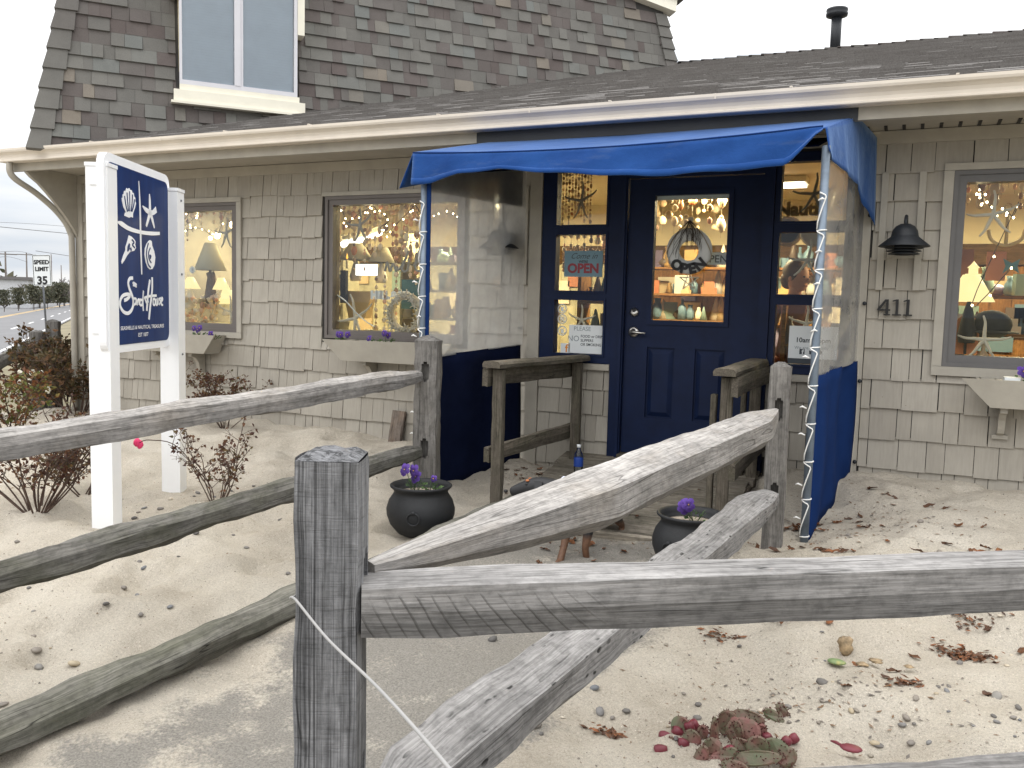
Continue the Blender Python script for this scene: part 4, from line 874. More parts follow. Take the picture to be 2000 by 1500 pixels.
def fence_post(name, par, base, yaw, w, d, ztop, zbot, slots, mat, seed=0, rough=.003, cham=.02):
    """square post; slots = [(side, z0, z1, halfwidth)] with side in '+x','-x','+y','-y' (post axes)"""
    rr = random.Random(seed); ax = (V3((math.cos(yaw), math.sin(yaw), 0)), V3((-math.sin(yaw), math.cos(yaw), 0))); c = V3((base[0], base[1], 0)); go = rr.uniform(0, 40); mb = MB()
    def pt(a, b, z): return c+ax[0]*a+ax[1]*b+Z*z
    def wob(k, z): return rough*(math.sin(z*6+k*2+seed)+.6*math.sin(z*17+k*5+seed)+.3*math.sin(z*41+k))
    for si, (sx, nx, half, deep) in enumerate((('+x', (1, 0), d/2, w/2), ('+y', (0, 1), w/2, d/2), ('-x', (-1, 0), d/2, w/2), ('-y', (0, -1), w/2, d/2))):
        tx = (-nx[1], nx[0]); sl_ = [q for q in slots if q[0] == sx]
        zs = set([zbot, ztop-cham]); z = zbot
        while z < ztop-cham: zs.add(z); z += .09
        for q in sl_: zs |= {q[1], q[1]+q[3]*.6, q[2]-q[3]*.6, q[2]}
        zs = sorted(zs); hw = sl_[0][3] if sl_ else half*.35; us = [-half, -hw, -hw*.5, 0, hw*.5, hw, half]
        def P_(u, z, inn=0):
            dd = deep+(wob(si, z) if abs(u) < half*.98 else 0)-inn
            if abs(u) > half*.98:
                cid = si if u > 0 else (si-1) % 4; e = .003+rough*.9*(1+math.sin(z*7.3+cid*2.1+seed))*(.6+.5*math.sin(z*23+cid+seed))+.003*max(0, math.sin(z*51+cid*5))
                dd -= e; u = math.copysign(half-e, u)
            return pt(nx[0]*dd+tx[0]*u, nx[1]*dd+tx[1]*u, z)
        def inslot(u0, u1, z0, z1):
            um = (u0+u1)/2; zm = (z0+z1)/2
            for q in sl_:
                if abs(um) < q[3] and q[1] < zm < q[2]:
                    if (zm < q[1]+q[3]*.6 or zm > q[2]-q[3]*.6) and abs(um) > q[3]*.5: return False
                    return True
            return False
        for i in range(len(zs)-1):
            for j in range(len(us)-1):
                z0, z1, u0, u1 = zs[i], zs[i+1], us[j], us[j+1]
                if not inslot(u0, u1, z0, z1):
                    q = [P_(u0, z0), P_(u1, z0), P_(u1, z1), P_(u0, z1)]; mb.add(q, [(0, 1, 2, 3)], 0, [V3((z+go, u+si*.37, deep)) for u, z in ((u0, z0), (u1, z0), (u1, z1), (u0, z1))])
                else:
                    D = .055; q = [P_(u0, z0, D), P_(u1, z0, D), P_(u1, z1, D), P_(u0, z1, D)]; f = [P_(u0, z0), P_(u1, z0), P_(u1, z1), P_(u0, z1)]
                    g4 = [V3((z+go, u+si*.37, deep)) for u, z in ((u0, z0), (u1, z0), (u1, z1), (u0, z1))]
                    mb.add(q, [(0, 1, 2, 3)], 0, g4)
                    for e, (ua, ub, za, zb_) in enumerate(((u0, u1, z0-1e-4, z0), (u1, u1+1e-4, z0, z1), (u0, u1, z1, z1+1e-4), (u0-1e-4, u0, z0, z1))):
                        um2, zm2 = ((u0+u1)/2, z0-.004) if e == 0 else ((u1+.003, (z0+z1)/2) if e == 1 else (((u0+u1)/2, z1+.004) if e == 2 else (u0-.003, (z0+z1)/2)))
                        if not inslot(um2, um2, zm2, zm2): mb.add([f[e], f[(e+1) % 4], q[(e+1) % 4], q[e]], [(0, 1, 2, 3)], 0, [g4[e], g4[(e+1) % 4], g4[(e+1) % 4]+V3((0, 0, .05)), g4[e]+V3((0, 0, .05))])
    t = ztop-cham; w_, d_p = w, d; w, d = w-.011, d-.011; c1 = [pt(-w/2, -d/2, t), pt(w/2, -d/2, t), pt(w/2, d/2, t), pt(-w/2, d/2, t)]; N = 6
    # weathered, uneven top
    g2 = {}
    for i in range(N+1):
        for j in range(N+1):
            a = -w/2+w*i/N; b = -d/2+d*j/N; edge = min(i, j, N-i, N-j); z = t if edge == 0 else t+cham*(.55 if edge == 1 else 1)+rr.uniform(-.35, .35)*cham; g2[i, j] = pt(a, b, z)
    for i in range(N):
        for j in range(N): mb.add([g2[i, j], g2[i+1, j], g2[i+1, j+1], g2[i, j+1]], [(0, 1, 2, 3)], 0, [V3((q.x*3+go, q.y*.6, q.z)) for q in (g2[i, j], g2[i+1, j], g2[i+1, j+1], g2[i, j+1])])
    return mb.build(name, mat, par)

# ------------------------------------------------------------------ split rail fences
P1 = V3((-.993, -4.946, 0)); P2 = V3((-.625, -1.40, 0)); P3 = V3((-2.90, -1.30, 0)); P4 = V3((.95, -3.58, 0)); P5 = V3((-3.12, -4.55, 0))
y1 = math.radians(25)
f1 = thing('split_rail_fence', 'weathered split rail fence in front with rough sawn corner post and squared rail', 'fence', (P1.x, P1.y, 0))
fence_post('post', f1, P1, y1, .128, .128, 1.268, -.3, [('+x', .90, 1.075, .026), ('+x', .47, .66, .026)], 'post_near', 2, .0016, .016)
fence_post('post', f1, P4, y1+.2, .125, .125, 1.25, -.3, [('+x', .95, 1.06, .026)], 'post_grey', 5)
a = V3((-.940, -4.925, .964)); b = V3((P4.x-.03, P4.y, .952))
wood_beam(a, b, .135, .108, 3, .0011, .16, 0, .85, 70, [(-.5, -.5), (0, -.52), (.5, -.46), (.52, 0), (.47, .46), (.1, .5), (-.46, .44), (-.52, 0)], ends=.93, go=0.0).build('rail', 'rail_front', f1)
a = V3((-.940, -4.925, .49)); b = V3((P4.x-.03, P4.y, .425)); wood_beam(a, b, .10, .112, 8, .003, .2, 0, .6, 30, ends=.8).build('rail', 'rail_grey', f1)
f2 = thing('split_rail_fence', 'pale split rail fence leaning along the right of the path to the awning pole', 'fence', (P2.x, P2.y, g(P2.x, P2.y)))
fence_post('post', f2, P2, .10, .115, .11, 1.275, -.1, [('-y', .96, 1.085, .021), ('-y', .50, .62, .021)], 'post_grey', 11, .002)
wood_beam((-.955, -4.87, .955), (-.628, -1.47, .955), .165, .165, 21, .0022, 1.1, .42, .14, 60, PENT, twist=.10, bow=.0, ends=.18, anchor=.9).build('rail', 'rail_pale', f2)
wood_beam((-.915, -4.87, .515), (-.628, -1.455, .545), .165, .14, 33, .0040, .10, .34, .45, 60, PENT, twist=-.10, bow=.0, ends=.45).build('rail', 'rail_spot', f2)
f3 = thing('split_rail_fence', 'grey split rail fence beside the sign running left of the path', 'fence', (P3.x, P3.y, g(P3.x, P3.y)))
fence_post('post', f3, P3, .28, .165, .15, 1.330, .0, [('-y', 1.03, 1.165, .026), ('-y', .52, .655, .026)], 'post_grey', 14, .006, .028)
fence_post('post', f3, P5, .1, .15, .15, 1.3, -.3, [('+y', .95, 1.1, .026)], 'post_grey', 15, .004)
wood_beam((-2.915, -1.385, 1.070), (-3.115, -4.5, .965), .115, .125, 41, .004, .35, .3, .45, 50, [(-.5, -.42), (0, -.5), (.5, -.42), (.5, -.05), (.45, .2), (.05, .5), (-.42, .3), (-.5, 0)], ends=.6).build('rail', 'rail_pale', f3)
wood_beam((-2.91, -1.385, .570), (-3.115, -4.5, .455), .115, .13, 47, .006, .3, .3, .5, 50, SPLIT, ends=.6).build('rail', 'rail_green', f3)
f4 = thing('split_rail_fence', 'dark old fence with two leaning posts among the rose bushes by the road', 'fence', tuple(DP(75, 760, 9.6)))
o4 = OFF[f4.name]
for px, w_ in ((75, .15), (106, .14)):
    q = DP(px, 700, 9.6 if px < 90 else 9.9); fence_post('post', f4, q, .6, w_, .13, DP(px, 645 if px < 90 else 626, 9.6).z, -.3, [], 'post_grey', px, .006)
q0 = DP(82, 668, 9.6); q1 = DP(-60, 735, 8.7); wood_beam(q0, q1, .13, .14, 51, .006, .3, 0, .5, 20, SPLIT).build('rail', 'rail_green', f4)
# timbers along the path edge, on the sand
q1_, q2_, q3_ = GS(745, 1112), GS(890, 1022), GS(1045, 965)
tb = [(-2.70, -4.75), (q1_.x-.03, q1_.y-.25), (q2_.x+.07, q2_.y), (q3_.x, q3_.y)]
for k in range(2):
    a, b = (tb[0], tb[1]) if k == 0 else (tb[1], tb[3]); za, zb = g(*a)+(.035 if k == 0 else .0), g(*b)+(.030 if k == 0 else .0)
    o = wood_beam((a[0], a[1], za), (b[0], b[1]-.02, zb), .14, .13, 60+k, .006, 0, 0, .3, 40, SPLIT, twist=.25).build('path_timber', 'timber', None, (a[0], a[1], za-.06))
    tag(o, ('long mossy landscape timber edging the near part of the path' if k == 0 else 'half buried landscape timber running beside the cauldron to the ramp'), 'timber', 'timbers edging the path')

# ------------------------------------------------------------------ ramp deck and handrails
deck = thing('entry_ramp', 'worn grey plank ramp leading up to the navy door', 'ramp', (-1.6, -1.35, .15))
DX0, DX1 = -2.36, -.93; nb = 10; y = -1.36
for k in range(nb):
    y1_ = y+.137; z0 = .205+.1615*(y+1.36); z1 = .205+.1615*(y1_-.006+1.36); rr = random.Random(k); dz = rr.uniform(-.004, .004); go = rr.uniform(0, 30)
    mb = MB(); L0 = DX0+rr.uniform(-.03, .02); L1 = DX1+rr.uniform(-.02, .03); segs = 10; vs = []; gc = []
    for i in range(segs+1):
        x = lerp(L0, L1, i/segs); w = .0015*math.sin(i*1.7+k)
        for (yy, zz) in ((y, z0-.035), (y1_-.008, z1-.035), (y1_-.008, z1+dz+w), (y, z0+dz+w)): vs.append((x, yy, zz)); gc.append(V3((x+go, yy, zz)))
    fs = [(i*4+j, (i+1)*4+j, (i+1)*4+(j+1) % 4, i*4+(j+1) % 4) for i in range(segs) for j in range(4)]+[(0, 1, 2, 3), tuple(segs*4+q for q in (3, 2, 1, 0))]
    mb.add(vs, fs, 0, gc); mb.build('plank', 'deck_wood', deck); y = y1_
wood_beam((DX0, -1.395, .14), (DX1, -1.395, .145), .05, .12, 77, .001, 0, 0, .3, 10).build('front_board', 'deck_wood', deck)
for x in (DX0+.03, DX1-.03): wood_beam((x, -1.35, .13), (x, -.02, .34), .05, .10, 78, .001).build('side_board', 'deck_wood', deck)
def handrail(x, ys, ztop, label, sg, xe):
    t = thing('handrail', label, 'handrail', (x, ys[0], .2), 'wooden handrails of the ramp'); x_ = x; x = (x_, xe)
    def hx(y): return x_+(xe-x_)*(y-ys[0])/(ys[1]-ys[0])
    for i, y in enumerate(ys):
        fence_post('post', t, (hx(y), y), .15, .075, .09, ztop[i]-.03, .1, [], 'hand_wood', 80+i+int(sg*3), .0012, .004)
        if sg > 0: fence_post('post', t, (hx(y)-.078, y+.012), .1, .04, .085, ztop[i]-.14, .1, [], 'hand_wood', 90+i, .001, .004)
    pr = [(-.5, -.5), (.5, -.5), (.5, .05), (.40, .42), (.12, .5), (-.12, .5), (-.40, .42), (-.5, .05)]
    def bm(nm, s, e0, e1, z0, z1, w, h, sd, pf=None): wood_beam((hx(ys[0]-e0)+s, ys[0]-e0, z0), (hx(ys[1]+e1)+s, ys[1]+e1, z1), w, h, sd, .001, 0, 0, .3, 16, pf).build(nm, 'hand_wood', t)
    s = .058*sg
    bm('top_rail', 0, .10, .08, ztop[0], ztop[1], .135, .045, 95, pr); bm('upper_rail', s, .075, .06, ztop[0]-.085, ztop[1]-.085, .04, .115, 96); bm('mid_rail', s, .04, .06, ztop[0]-.60, ztop[1]-.56, .04, .10, 97)
handrail(-2.42, (-1.20, -.14), (1.165, 1.165), 'wooden handrail of the ramp left of the navy door', -1, -2.27)
handrail(-.975, (-1.05, -.14), (1.185, 1.20), 'wooden handrail of the ramp behind the right fence post', 1, -.95)

# ------------------------------------------------------------------ cauldron planters
def cauldron(loc, label, rot=0, K=1.13):
    t = thing('cauldron_planter', label, 'planter', loc, 'black cauldron planters'); o = V3(loc)
    mb = MB(); mb.lathe([(r_*K, z_*K) for r_, z_ in ((0, .0), (.10, .0), (.125, .012), (.165, .06), (.183, .11), (.185, .145), (.172, .19), (.150, .222), (.144, .236), (.150, .248), (.166, .262), (.168, .270), (.160, .275), (.148, .268), (.138, .25), (.135, .225), (0, .22))], 40, o); mb.build('pot', 'cauldron', t)
    a = math.radians(rot); n_ = V3((math.cos(a), math.sin(a), -.12)).normalized(); u = n_.cross(Z).normalized(); v = u.cross(n_); c = o+V3((0, 0, .125*K))+V3((math.cos(a), math.sin(a), 0))*.184*K
    mb = MB(); pts = [c+u*(.038*math.cos(q*2*PI/20))+v*(.038*math.sin(q*2*PI/20)-.004) for q in range(20)]; mb.tube(pts, .0065, 6, 0, False, .5, True); mb.blob(c+v*.036, (.015, .011, .012), 8); mb.build('ring_handle', 'cauldron', t)
    rr = random.Random(int(rot)); mb = MB(); m_ = 10
    mb.lathe([(0.001, .236*K), (.05, .238*K), (.10, .232*K), (.137*K, .228*K)], 20, o, 0, True); mb.build('soil', 'soil', t)
    for k in range(3):
        q = a+2.2+k*2*PI/3; mb = MB(); mb.blob(o+V3((.12*math.cos(q), .12*math.sin(q), .0)), (.02, .02, .03), 8); mb.build('foot', 'cauldron', t)
    return o
c1 = GS(822, 1048); c1 = V3((c1.x-.08, c1.y+.13, 0)); c1.z = g(c1.x, c1.y)-.03
cauldron(c1, 'black cauldron of purple pansies beside the left fence post', -72)
c2 = GS(1350, 1092); c2 = V3((c2.x-.03, c2.y+.10, 0)); c2.z = g(c2.x, c2.y)-.085
cauldron(c2, 'black cauldron of pansies partly hidden behind the fallen pitted rail', 250)
pansy_plant((c1.x-.02, c1.y-.04, c1.z+.265), 'purple pansy with a big bloom in the left cauldron', 3, 11, h=.13, fs=.036)
pansy_plant((c1.x+.06, c1.y+.0, c1.z+.265), 'leafy pansy plant at the right side of the left cauldron', 1, 12, h=.12, fs=.02)
pansy_plant((c2.x+.02, c2.y-.03, c2.z+.265), 'dark purple pansy in the right hand cauldron', 3, 13, h=.12, fs=.034)

# ------------------------------------------------------------------ the shop sign on two white posts
SA, SB = DP(198, 500, 4.84), DP(326, 500, 5.80); SA.z = SB.z = 0     # near and far edge of the board
sgn = thing('shop_sign', 'navy and white board with shells and script lettering on two white posts', 'sign', (SA.x, SA.y, g(SA.x, SA.y)))
su = (SB-SA).normalized(); sn = su.cross(Z); sn = sn if sn.dot(EYE-SA) > 0 else -sn; SW = (SB-SA).length
def sq(name, c, hw, z0, z1, mat, par):
    mb = MB(); e = .008; p = []
    mb.box((-hw, -hw, z0), (hw, hw, z1), 0, .5, (su, sn, Z), (c.x, c.y, 0)); mb.box((-hw-.004, -hw-.004, z1+.001), (hw+.004, hw+.004, z1+.022), 0, .5, (su, sn, Z), (c.x, c.y, 0)); return mb.build(name, mat, par)
pa = DP(204, 700, 4.98); pb = DP(338, 700, 5.90)
sq('post', pa, .061, -.1, 2.262, 'white', sgn); sq('post', pb, .062, -.1, 2.245, 'white', sgn)
zt, zb = 2.345, 1.215
def rrect(x0, x1, y0, y1, r, n=5):
    P_ = []
    for cx, cy, a0 in ((x1-r, y1-r, 0), (x0+r, y1-r, 90), (x0+r, y0+r, 180), (x1-r, y0+r, 270)):
        for k in range(n+1): a = math.radians(a0+90*k/n); P_.append((cx+r*math.cos(a), cy+r*math.sin(a)))
    return P_
so = SA.copy(); SAX = (su, Z, sn)
mb = MB(); mb.prism(rrect(0, SW, zb, zt, .07), -.02, .02, so, SAX); brd = mb.build('board', 'signwhite', sgn)
mb = MB(); mb.prism(rrect(.034, SW-.034, zb+.045, zt-.05, .055), .0205, .023, so, SAX); mb.build('blue_panel', 'signblue', brd)
# flat art, measured on the face of the board (crop pixels -> board plane)
def SGN(u, v):                                     # crop 200x400 at (160,300), x3.75
    px, py = 160+u/3.75, 300+v/3.75; d = ray(px, py); p0 = so+sn*.024; t = (p0-EYE).dot(sn)/d.dot(sn); p = EYE+d*t-so; return (p.dot(su), p.z)
def art(name, polys=(), strokes=(), mats=('signwhite', 'signblue')):
    mb = MB()
    for P_, mi in polys: mb.prism([SGN(*p) for p in P_], .0235+.0015*mi, .026+.002*mi, so, SAX, mi)
    for P_, w, mi in strokes:
        ribbon(mb, [SGN(*p) for p in P_], w, so+sn*(.0238+.0024*mi), SAX, .0024, mi)
    return mb.build(name, list(mats), brd)
# scallop
sc_ = [(345, 470), (310, 455), (315, 432), (322, 430), (302, 390), (293, 350), (290, 325), (298, 322), (297, 300), (305, 296), (308, 272), (318, 275), (325, 252), (336, 260), (345, 252), (353, 266), (363, 268), (368, 285), (378, 290), (381, 312), (389, 325), (389, 350), (394, 362), (388, 395), (377, 425), (372, 440), (372, 470), (360, 462)]
art('scallop_shell', [(sc_, 0)], [([(330, 425), (318, 375), (308, 310)], .009, 1), ([(337, 422), (332, 360), (326, 285)], .009, 1), ([(345, 422), (347, 360), (345, 275)], .007, 1), ([(355, 422), (363, 370), (366, 300)], .009, 1), ([(362, 424), (375, 380), (381, 335)], .009, 1)])
art('starfish', [], [([(493, 295), (496, 345), (497, 428)], [.006, .026, .034], 0), ([(443, 384), (468, 412), (497, 432)], [.008, .030, .034], 0), ([(543, 410), (520, 432), (500, 432)], [.040, .030, .034], 0), ([(470, 532), (482, 490), (497, 434)], [.018, .026, .034], 0), ([(530, 545), (516, 490), (500, 434)], [.012, .028, .034], 0)])
art('brush_cross', [], [([(415, 200), (424, 380), (428, 570), (432, 740), (437, 885)], [.006, .018, .020, .018, .012], 0), ([(262, 502), (290, 515), (345, 550), (428, 575), (510, 585), (568, 584)], [.010, .030, .026, .022, .024, .020], 0)])
wk = [(292, 808), (288, 792), (300, 750), (318, 706), (318, 685), (332, 640), (342, 598), (362, 608), (384, 632), (391, 645), (388, 665), (394, 690), (380, 712), (352, 718), (330, 745), (308, 785)]
art('whelk_shell', [(wk, 0)], [([(345, 660), (338, 690), (330, 716)], [.012, .030, .006], 1), ([(362, 630), (378, 650), (366, 668), (384, 690)], .010, 1), ([(352, 690), (358, 712)], .016, 1)])
mo = [(487, 640), (497, 633), (510, 642), (512, 672), (528, 715), (536, 760), (530, 815), (515, 845), (497, 848), (480, 832), (466, 795), (457, 740), (460, 695), (472, 662)]
art('moon_shell', [(mo, 0)], [([(483, 655), (472, 700), (470, 750), (482, 810), (500, 835)], .010, 1), ([(497, 690), (485, 725), (488, 770), (504, 800)], .009, 1), ([(494, 740), (497, 765), (502, 745)], .013, 1)])
# handwritten name
W1 = .021
art('script_lettering', [], [
 ([(390, 940), (372, 912), (350, 915), (338, 945), (345, 985), (362, 1030), (375, 1080), (368, 1135), (340, 1168), (305, 1160), (280, 1120), (280, 1075), (300, 1040), (335, 1030), (350, 1040), (330, 1065), (308, 1075)][1:], W1, 0),
 ([(396, 1065), (382, 1062), (374, 1085), (380, 1105), (394, 1095), (396, 1065), (398, 1108)], .014, 0),
 ([(404, 1068), (404, 1108), (410, 1075), (418, 1070), (419, 1108)], .014, 0),
 ([(440, 1075), (428, 1070), (422, 1095), (430, 1112), (442, 1095), (450, 1005), (445, 1090), (449, 1152)], .014, 0),
 ([(497, 925), (486, 1000), (478, 1090), (474, 1152)], W1, 0), ([(513, 905), (513, 1000), (500, 1110), (490, 1215)], W1, 0), ([(455, 1058), (480, 1048), (510, 1042), (545, 1040)], .016, 0), ([(460, 1060), (472, 1092), (486, 1080)], .014, 0),
 ([(528, 1060), (520, 1075), (522, 1105), (532, 1108), (536, 1080), (528, 1060)], .013, 0), ([(543, 1062), (541, 1100), (550, 1108), (556, 1062), (556, 1108)], .013, 0), ([(576, 1058), (566, 1066), (574, 1085), (566, 1106)], .013, 0), ([(578, 1085), (590, 1070), (586, 1055), (580, 1075), (582, 1105), (592, 1108)], .013, 0),
 ([(376, 938), (376, 972)], .010, 0), ([(370, 948), (392, 950)], .008, 0), ([(383, 940), (383, 972), (387, 958), (390, 972)], .008, 0), ([(392, 968), (398, 960), (394, 955), (393, 975), (399, 975)], .008, 0)])
def sign_text(txt, v, u0, u1, name):
    a, b = SGN(u0, v), SGN(u1, v); hgt = abs(SGN(u0, v-38)[1]-SGN(u0, v)[1])
    vs, fs = text_mesh(txt, 1.0, .0, .010); w = max(q.x for q in vs)-min(q.x for q in vs); cx = (max(q.x for q in vs)+min(q.x for q in vs))/2; kx = abs(b[0]-a[0])/w
    mb = MB(); mb.add([so+su*((a[0]+b[0])/2+(q.x-cx)*kx)+Z*((a[1]+b[1])/2+q.y*hgt*1.05)+sn*.0245 for q in vs], fs); mb.build(name, 'signwhite', brd)
sign_text('SEASHELLS & NAUTICAL TREASURES', 1282, 284, 600, 'slogan_lettering'); sign_text('EST 1877', 1338, 414, 486, 'date_lettering')
for dz in (-.03, .46, 1.0):
    mb = MB(); mb.blob(V3((pb.x, pb.y, 2.18-dz-.02))+sn*.064+su*.0, (.008, .008, .008), 8); mb.build('bolt', 'steel', sgn)
for z in (2.19, 1.36):
    mb = MB(); mb.box((.02, -.07, z-.03), (SW-.0, -.021, z+.02), 0, .5, (su, sn, Z), SA); mb.build('cross_bracket', 'white', sgn)

# ------------------------------------------------------------------ shrubs
def shrub(name, loc, h, spread, mat, nleaf, label, seed, leafsize=.022, nst=9, group=None, cat='shrub', dens=1.0, twig=.006, lean=(0, 0)):
    rr = random.Random(seed); t = thing(name, label, cat, loc, group); o = V3(loc); st = MB(); tips = []
    for k in range(nst):
        a = rr.uniform(0, 6.28); hh = h*rr.uniform(.55, 1.0); rx = spread*rr.uniform(.3, 1.0)
        p0 = o+V3((.03*math.cos(a), .03*math.sin(a), -.04)); p3 = o+V3((rx*math.cos(a)+lean[0]*hh, rx*math.sin(a)+lean[1]*hh, hh)); p1_ = lerp(p0, p3, .35)+V3((rr.uniform(-.05, .05), rr.uniform(-.05, .05), .05*h)); p2_ = lerp(p0, p3, .7)+V3((rr.uniform(-.05, .05), rr.uniform(-.05, .05), .03))
        pts = catmull([p0, p1_, p2_, p3], 4); st.tube(pts, [twig*(1-.6*i/len(pts)) for i in range(len(pts))], 5)
        for i in range(4, len(pts), 1):
            tips.append((pts[i], (pts[i]-pts[i-1]).normalized()))
            if rr.random() < .75:
                d = V3((rr.gauss(0, 1), rr.gauss(0, 1), rr.uniform(.1, 1.2))).normalized(); L = h*rr.uniform(.12, .32); m_ = pts[i]+d*L*.5+V3((0, 0, rr.uniform(-.02, .03))); e = pts[i]+d*L
                st.tube([pts[i], m_, e], [twig*.5, twig*.4, twig*.25], 4); tips += [(m_, d), (e, d), (lerp(m_, e, .5), d)]
                for _ in range(2):
                    d2 = (d+V3((rr.gauss(0, .8), rr.gauss(0, .8), rr.gauss(0, .6)))).normalized(); e2 = m_+d2*L*.45; st.tube([m_, e2], [twig*.32, twig*.2], 4); tips.append((e2, d2))
    st.build('stems', 'bark', t); lf = MB()
    for k in range(nleaf):
        p, d = rr.choice(tips); n_ = V3((rr.gauss(0, 1), rr.gauss(0, 1), rr.gauss(.5, 1))).normalized(); d2 = (d*.6+V3((rr.gauss(0, 1), rr.gauss(0, 1), rr.gauss(-.1, .8)))).normalized(); q = d2.cross(n_); q = q.normalized() if q.length > 1e-6 else X
        L = leafsize*rr.uniform(.6, 1.35); c = p+d2*L*.2; cu = n_*L*.2
        lf.add([c, c+d2*L*.5+q*L*.34+cu, c+d2*L*1.1, c+d2*L*.5-q*L*.34+cu], [(0, 1, 2), (0, 2, 3)], 0, None, rr.random())
    if nleaf: lf.build('leaves', mat, t)
    return t
def gp(px, py): p = GS(px, py); return V3((p.x, p.y, g(p.x, p.y)))
s1 = gp(440, 832); shrub('rose_bush', s1, .50, .42, 'leaf_brown', 1300, 'reddish brown rose bush by the shingle wall right of the sign', 101, .026, 12, twig=.004)
s2 = gp(425, 978); tt = shrub('rose_bush', s2, .46, .42, 'leaf_brown', 420, 'sparse thorny rose bush with one pink bud beside the sign post', 102, .026, 10, twig=.0042)
bd = DP(270, 866, 5.3); mb = MB(); rr = random.Random(5)
for k in range(7):
    a = k*.9; mb.blob(bd+V3((.010*math.cos(a), .010*math.sin(a), .003*k-.008)), (.020, .012, .026), 8, 0, .5, (V3((math.cos(a), math.sin(a), 0)), V3((-math.sin(a), math.cos(a), 0)), Z), rr, .1)
mb.build('pink_bud', 'rose', tt); mb = MB(); mb.tube(catmull([s2+V3((-.05, 0, .05)), lerp(s2, bd, .5)+V3((0, 0, .16)), bd+V3((.1, 0, .03)), bd], 5), .003, 5); mb.build('bud_stem', 'bark', tt)
s3 = gp(70, 1000); shrub('rose_bush', s3, .60, .60, 'leaf_brown', 1300, 'tangled brown rose bush left of the white sign posts', 103, .030, 20, twig=.006)
s3b = gp(165, 960); shrub('rose_bush', s3b, .42, .35, 'leaf_olive', 450, 'olive leaved rose bush just left of the near sign post', 113, .030, 10, twig=.005)
q = DP(28, 800, 7.4); shrub('rose_bush', (q.x, q.y, g(q.x, q.y)-.02), .62, .32, 'leaf_mixed', 700, 'rose bush turning yellow green and orange at the left edge', 104, .040, 9, twig=.006)
for k, (px, d, h, lab, n_) in enumerate(((128, 9.4, .84, 'tall dark rose bush crowding the old fence post', 2600), (152, 8.9, .78, 'dense brown rose bush against the shop corner', 1700), (70, 10.6, .62, 'thin rose bush growing through the old fence rail', 700))):
    q = DP(px, 800, d); t = shrub('rose_bush', (q.x, q.y, g(q.x, q.y)-.05), h, .55, 'leaf_olive' if k != 2 else 'leaf_brown', n_, lab, 120+k, .050, 16, twig=.008)
    rr = random.Random(k)
    for j in range(3 if k < 2 else 1):
        c = V3((q.x+rr.uniform(-.35, .1), q.y-.35+rr.uniform(-.1, .1), h*rr.uniform(.6, .9)+.1)); mb = MB()
        for a in range(5): mb.blob(c+V3((.018*math.cos(a*1.26), .0, .018*math.sin(a*1.26))), (.022, .014, .022), 8)
        mb.build('white_rose', 'whitepetal', t)

# ------------------------------------------------------------------ small things by the entrance
bp = V3((-2.30, -.14, g(-2.3, -.1)+.0)); bp = G(1129, 928, .345)
bt = thing('water_bottle', 'clear plastic water bottle with blue label standing on the ramp edge', 'bottle', bp)
mb = MB(); mb.lathe([(0, 0), (.028, 0), (.032, .008), (.031, .04), (.033, .06), (.033, .14), (.030, .155), (.014, .185), (.012, .20), (0, .20)], 20, bp); mb.build('bottle_body', 'bottleglass', bt)
mb = MB(); mb.lathe([(.0338, .065), (.0345, .068), (.0345, .128), (.0338, .131)], 20, bp); mb.build('label', 'bottlelabel', bt)
mb = MB(); mb.lathe([(0, .201), (.0155, .201), (.0155, .222), (0, .223)], 16, bp); mb.build('cap', 'paper', bt)
b0 = W(775, 852, -.06); o = wood_beam((b0.x, -.10, g(b0.x, -.1)-.04), (b0.x+.01, -.035, b0.z+.215), .115, .022, 71, .001, upv=-Y, nseg=6).build('board_offcut', 'scrap', None, (b0.x, -.08, b0.z)); tag(o, 'short brown board offcut leaning on the shingles by the awning', 'board')
# dead leaves and pebbles
RL = random.Random(21)
def leaf_mesh(k):
    rr = random.Random(k); mb = MB(); n_ = 7; L = .035
    c = [V3((0, 0, .004))]; rim = []
    for i in range(10):
        a = 2*PI*i/10; r = L*(.5+.25*math.sin(a*2+k)+.2*rr.random()); rim.append(V3((r*1.35*math.cos(a), r*.8*math.sin(a), rr.uniform(0, .014))))
    mb.add(c+rim, [(0, 1+i, 1+(i+1) % 10) for i in range(10)], 0, None, [rr.random()*.3+.25*k % 1]+[min(1, .15*k+rr.random()*.3) for _ in rim]); return mb.mesh('dead_leaf', 'leaf_dead')
LM = [leaf_mesh(k) for k in range(6)]
def inst(name, me, loc, rot, s, label, cat, group):
    o = bpy.data.objects.new(name, me); COL.objects.link(o); o.location = loc; o.rotation_euler = rot; o.scale = s if hasattr(s, '__len__') else (s,)*3; return tag(o, label, cat, group)
def zs_(x, y): return float(sandz(np.array([x]), np.array([y]))[0])
spots = [((-2.35, -.45), .35, 34), ((-2.2, -1.1), .25, 10), ((-.52, -1.0), .16, 22), ((-.45, -1.5), .25, 16), ((-.15, -.75), .3, 18), ((-1.6, -1.52), .45, 22), ((.5, -2.2), .5, 12), ((.15, -2.6), .3, 8), ((-2.2, -1.5), .2, 8), ((.3, -1.2), .5, 12)]
for (cx, cy), r, n_ in spots:
    for k in range(n_):
        x, y = RL.gauss(cx, r*.55), RL.gauss(cy, r*.55)
        if y > -.05 or (-2.36 < x < -.93 and y > -1.42): continue
        inst('dead_leaf', RL.choice(LM), (x, y, zs_(x, y)+.004), (RL.uniform(-.3, .3), RL.uniform(-.3, .3), RL.uniform(0, 6.28)), RL.uniform(.55, 1.25), 'dry brown fallen leaf lying on the sand', 'leaf', 'fallen leaves on the sand')
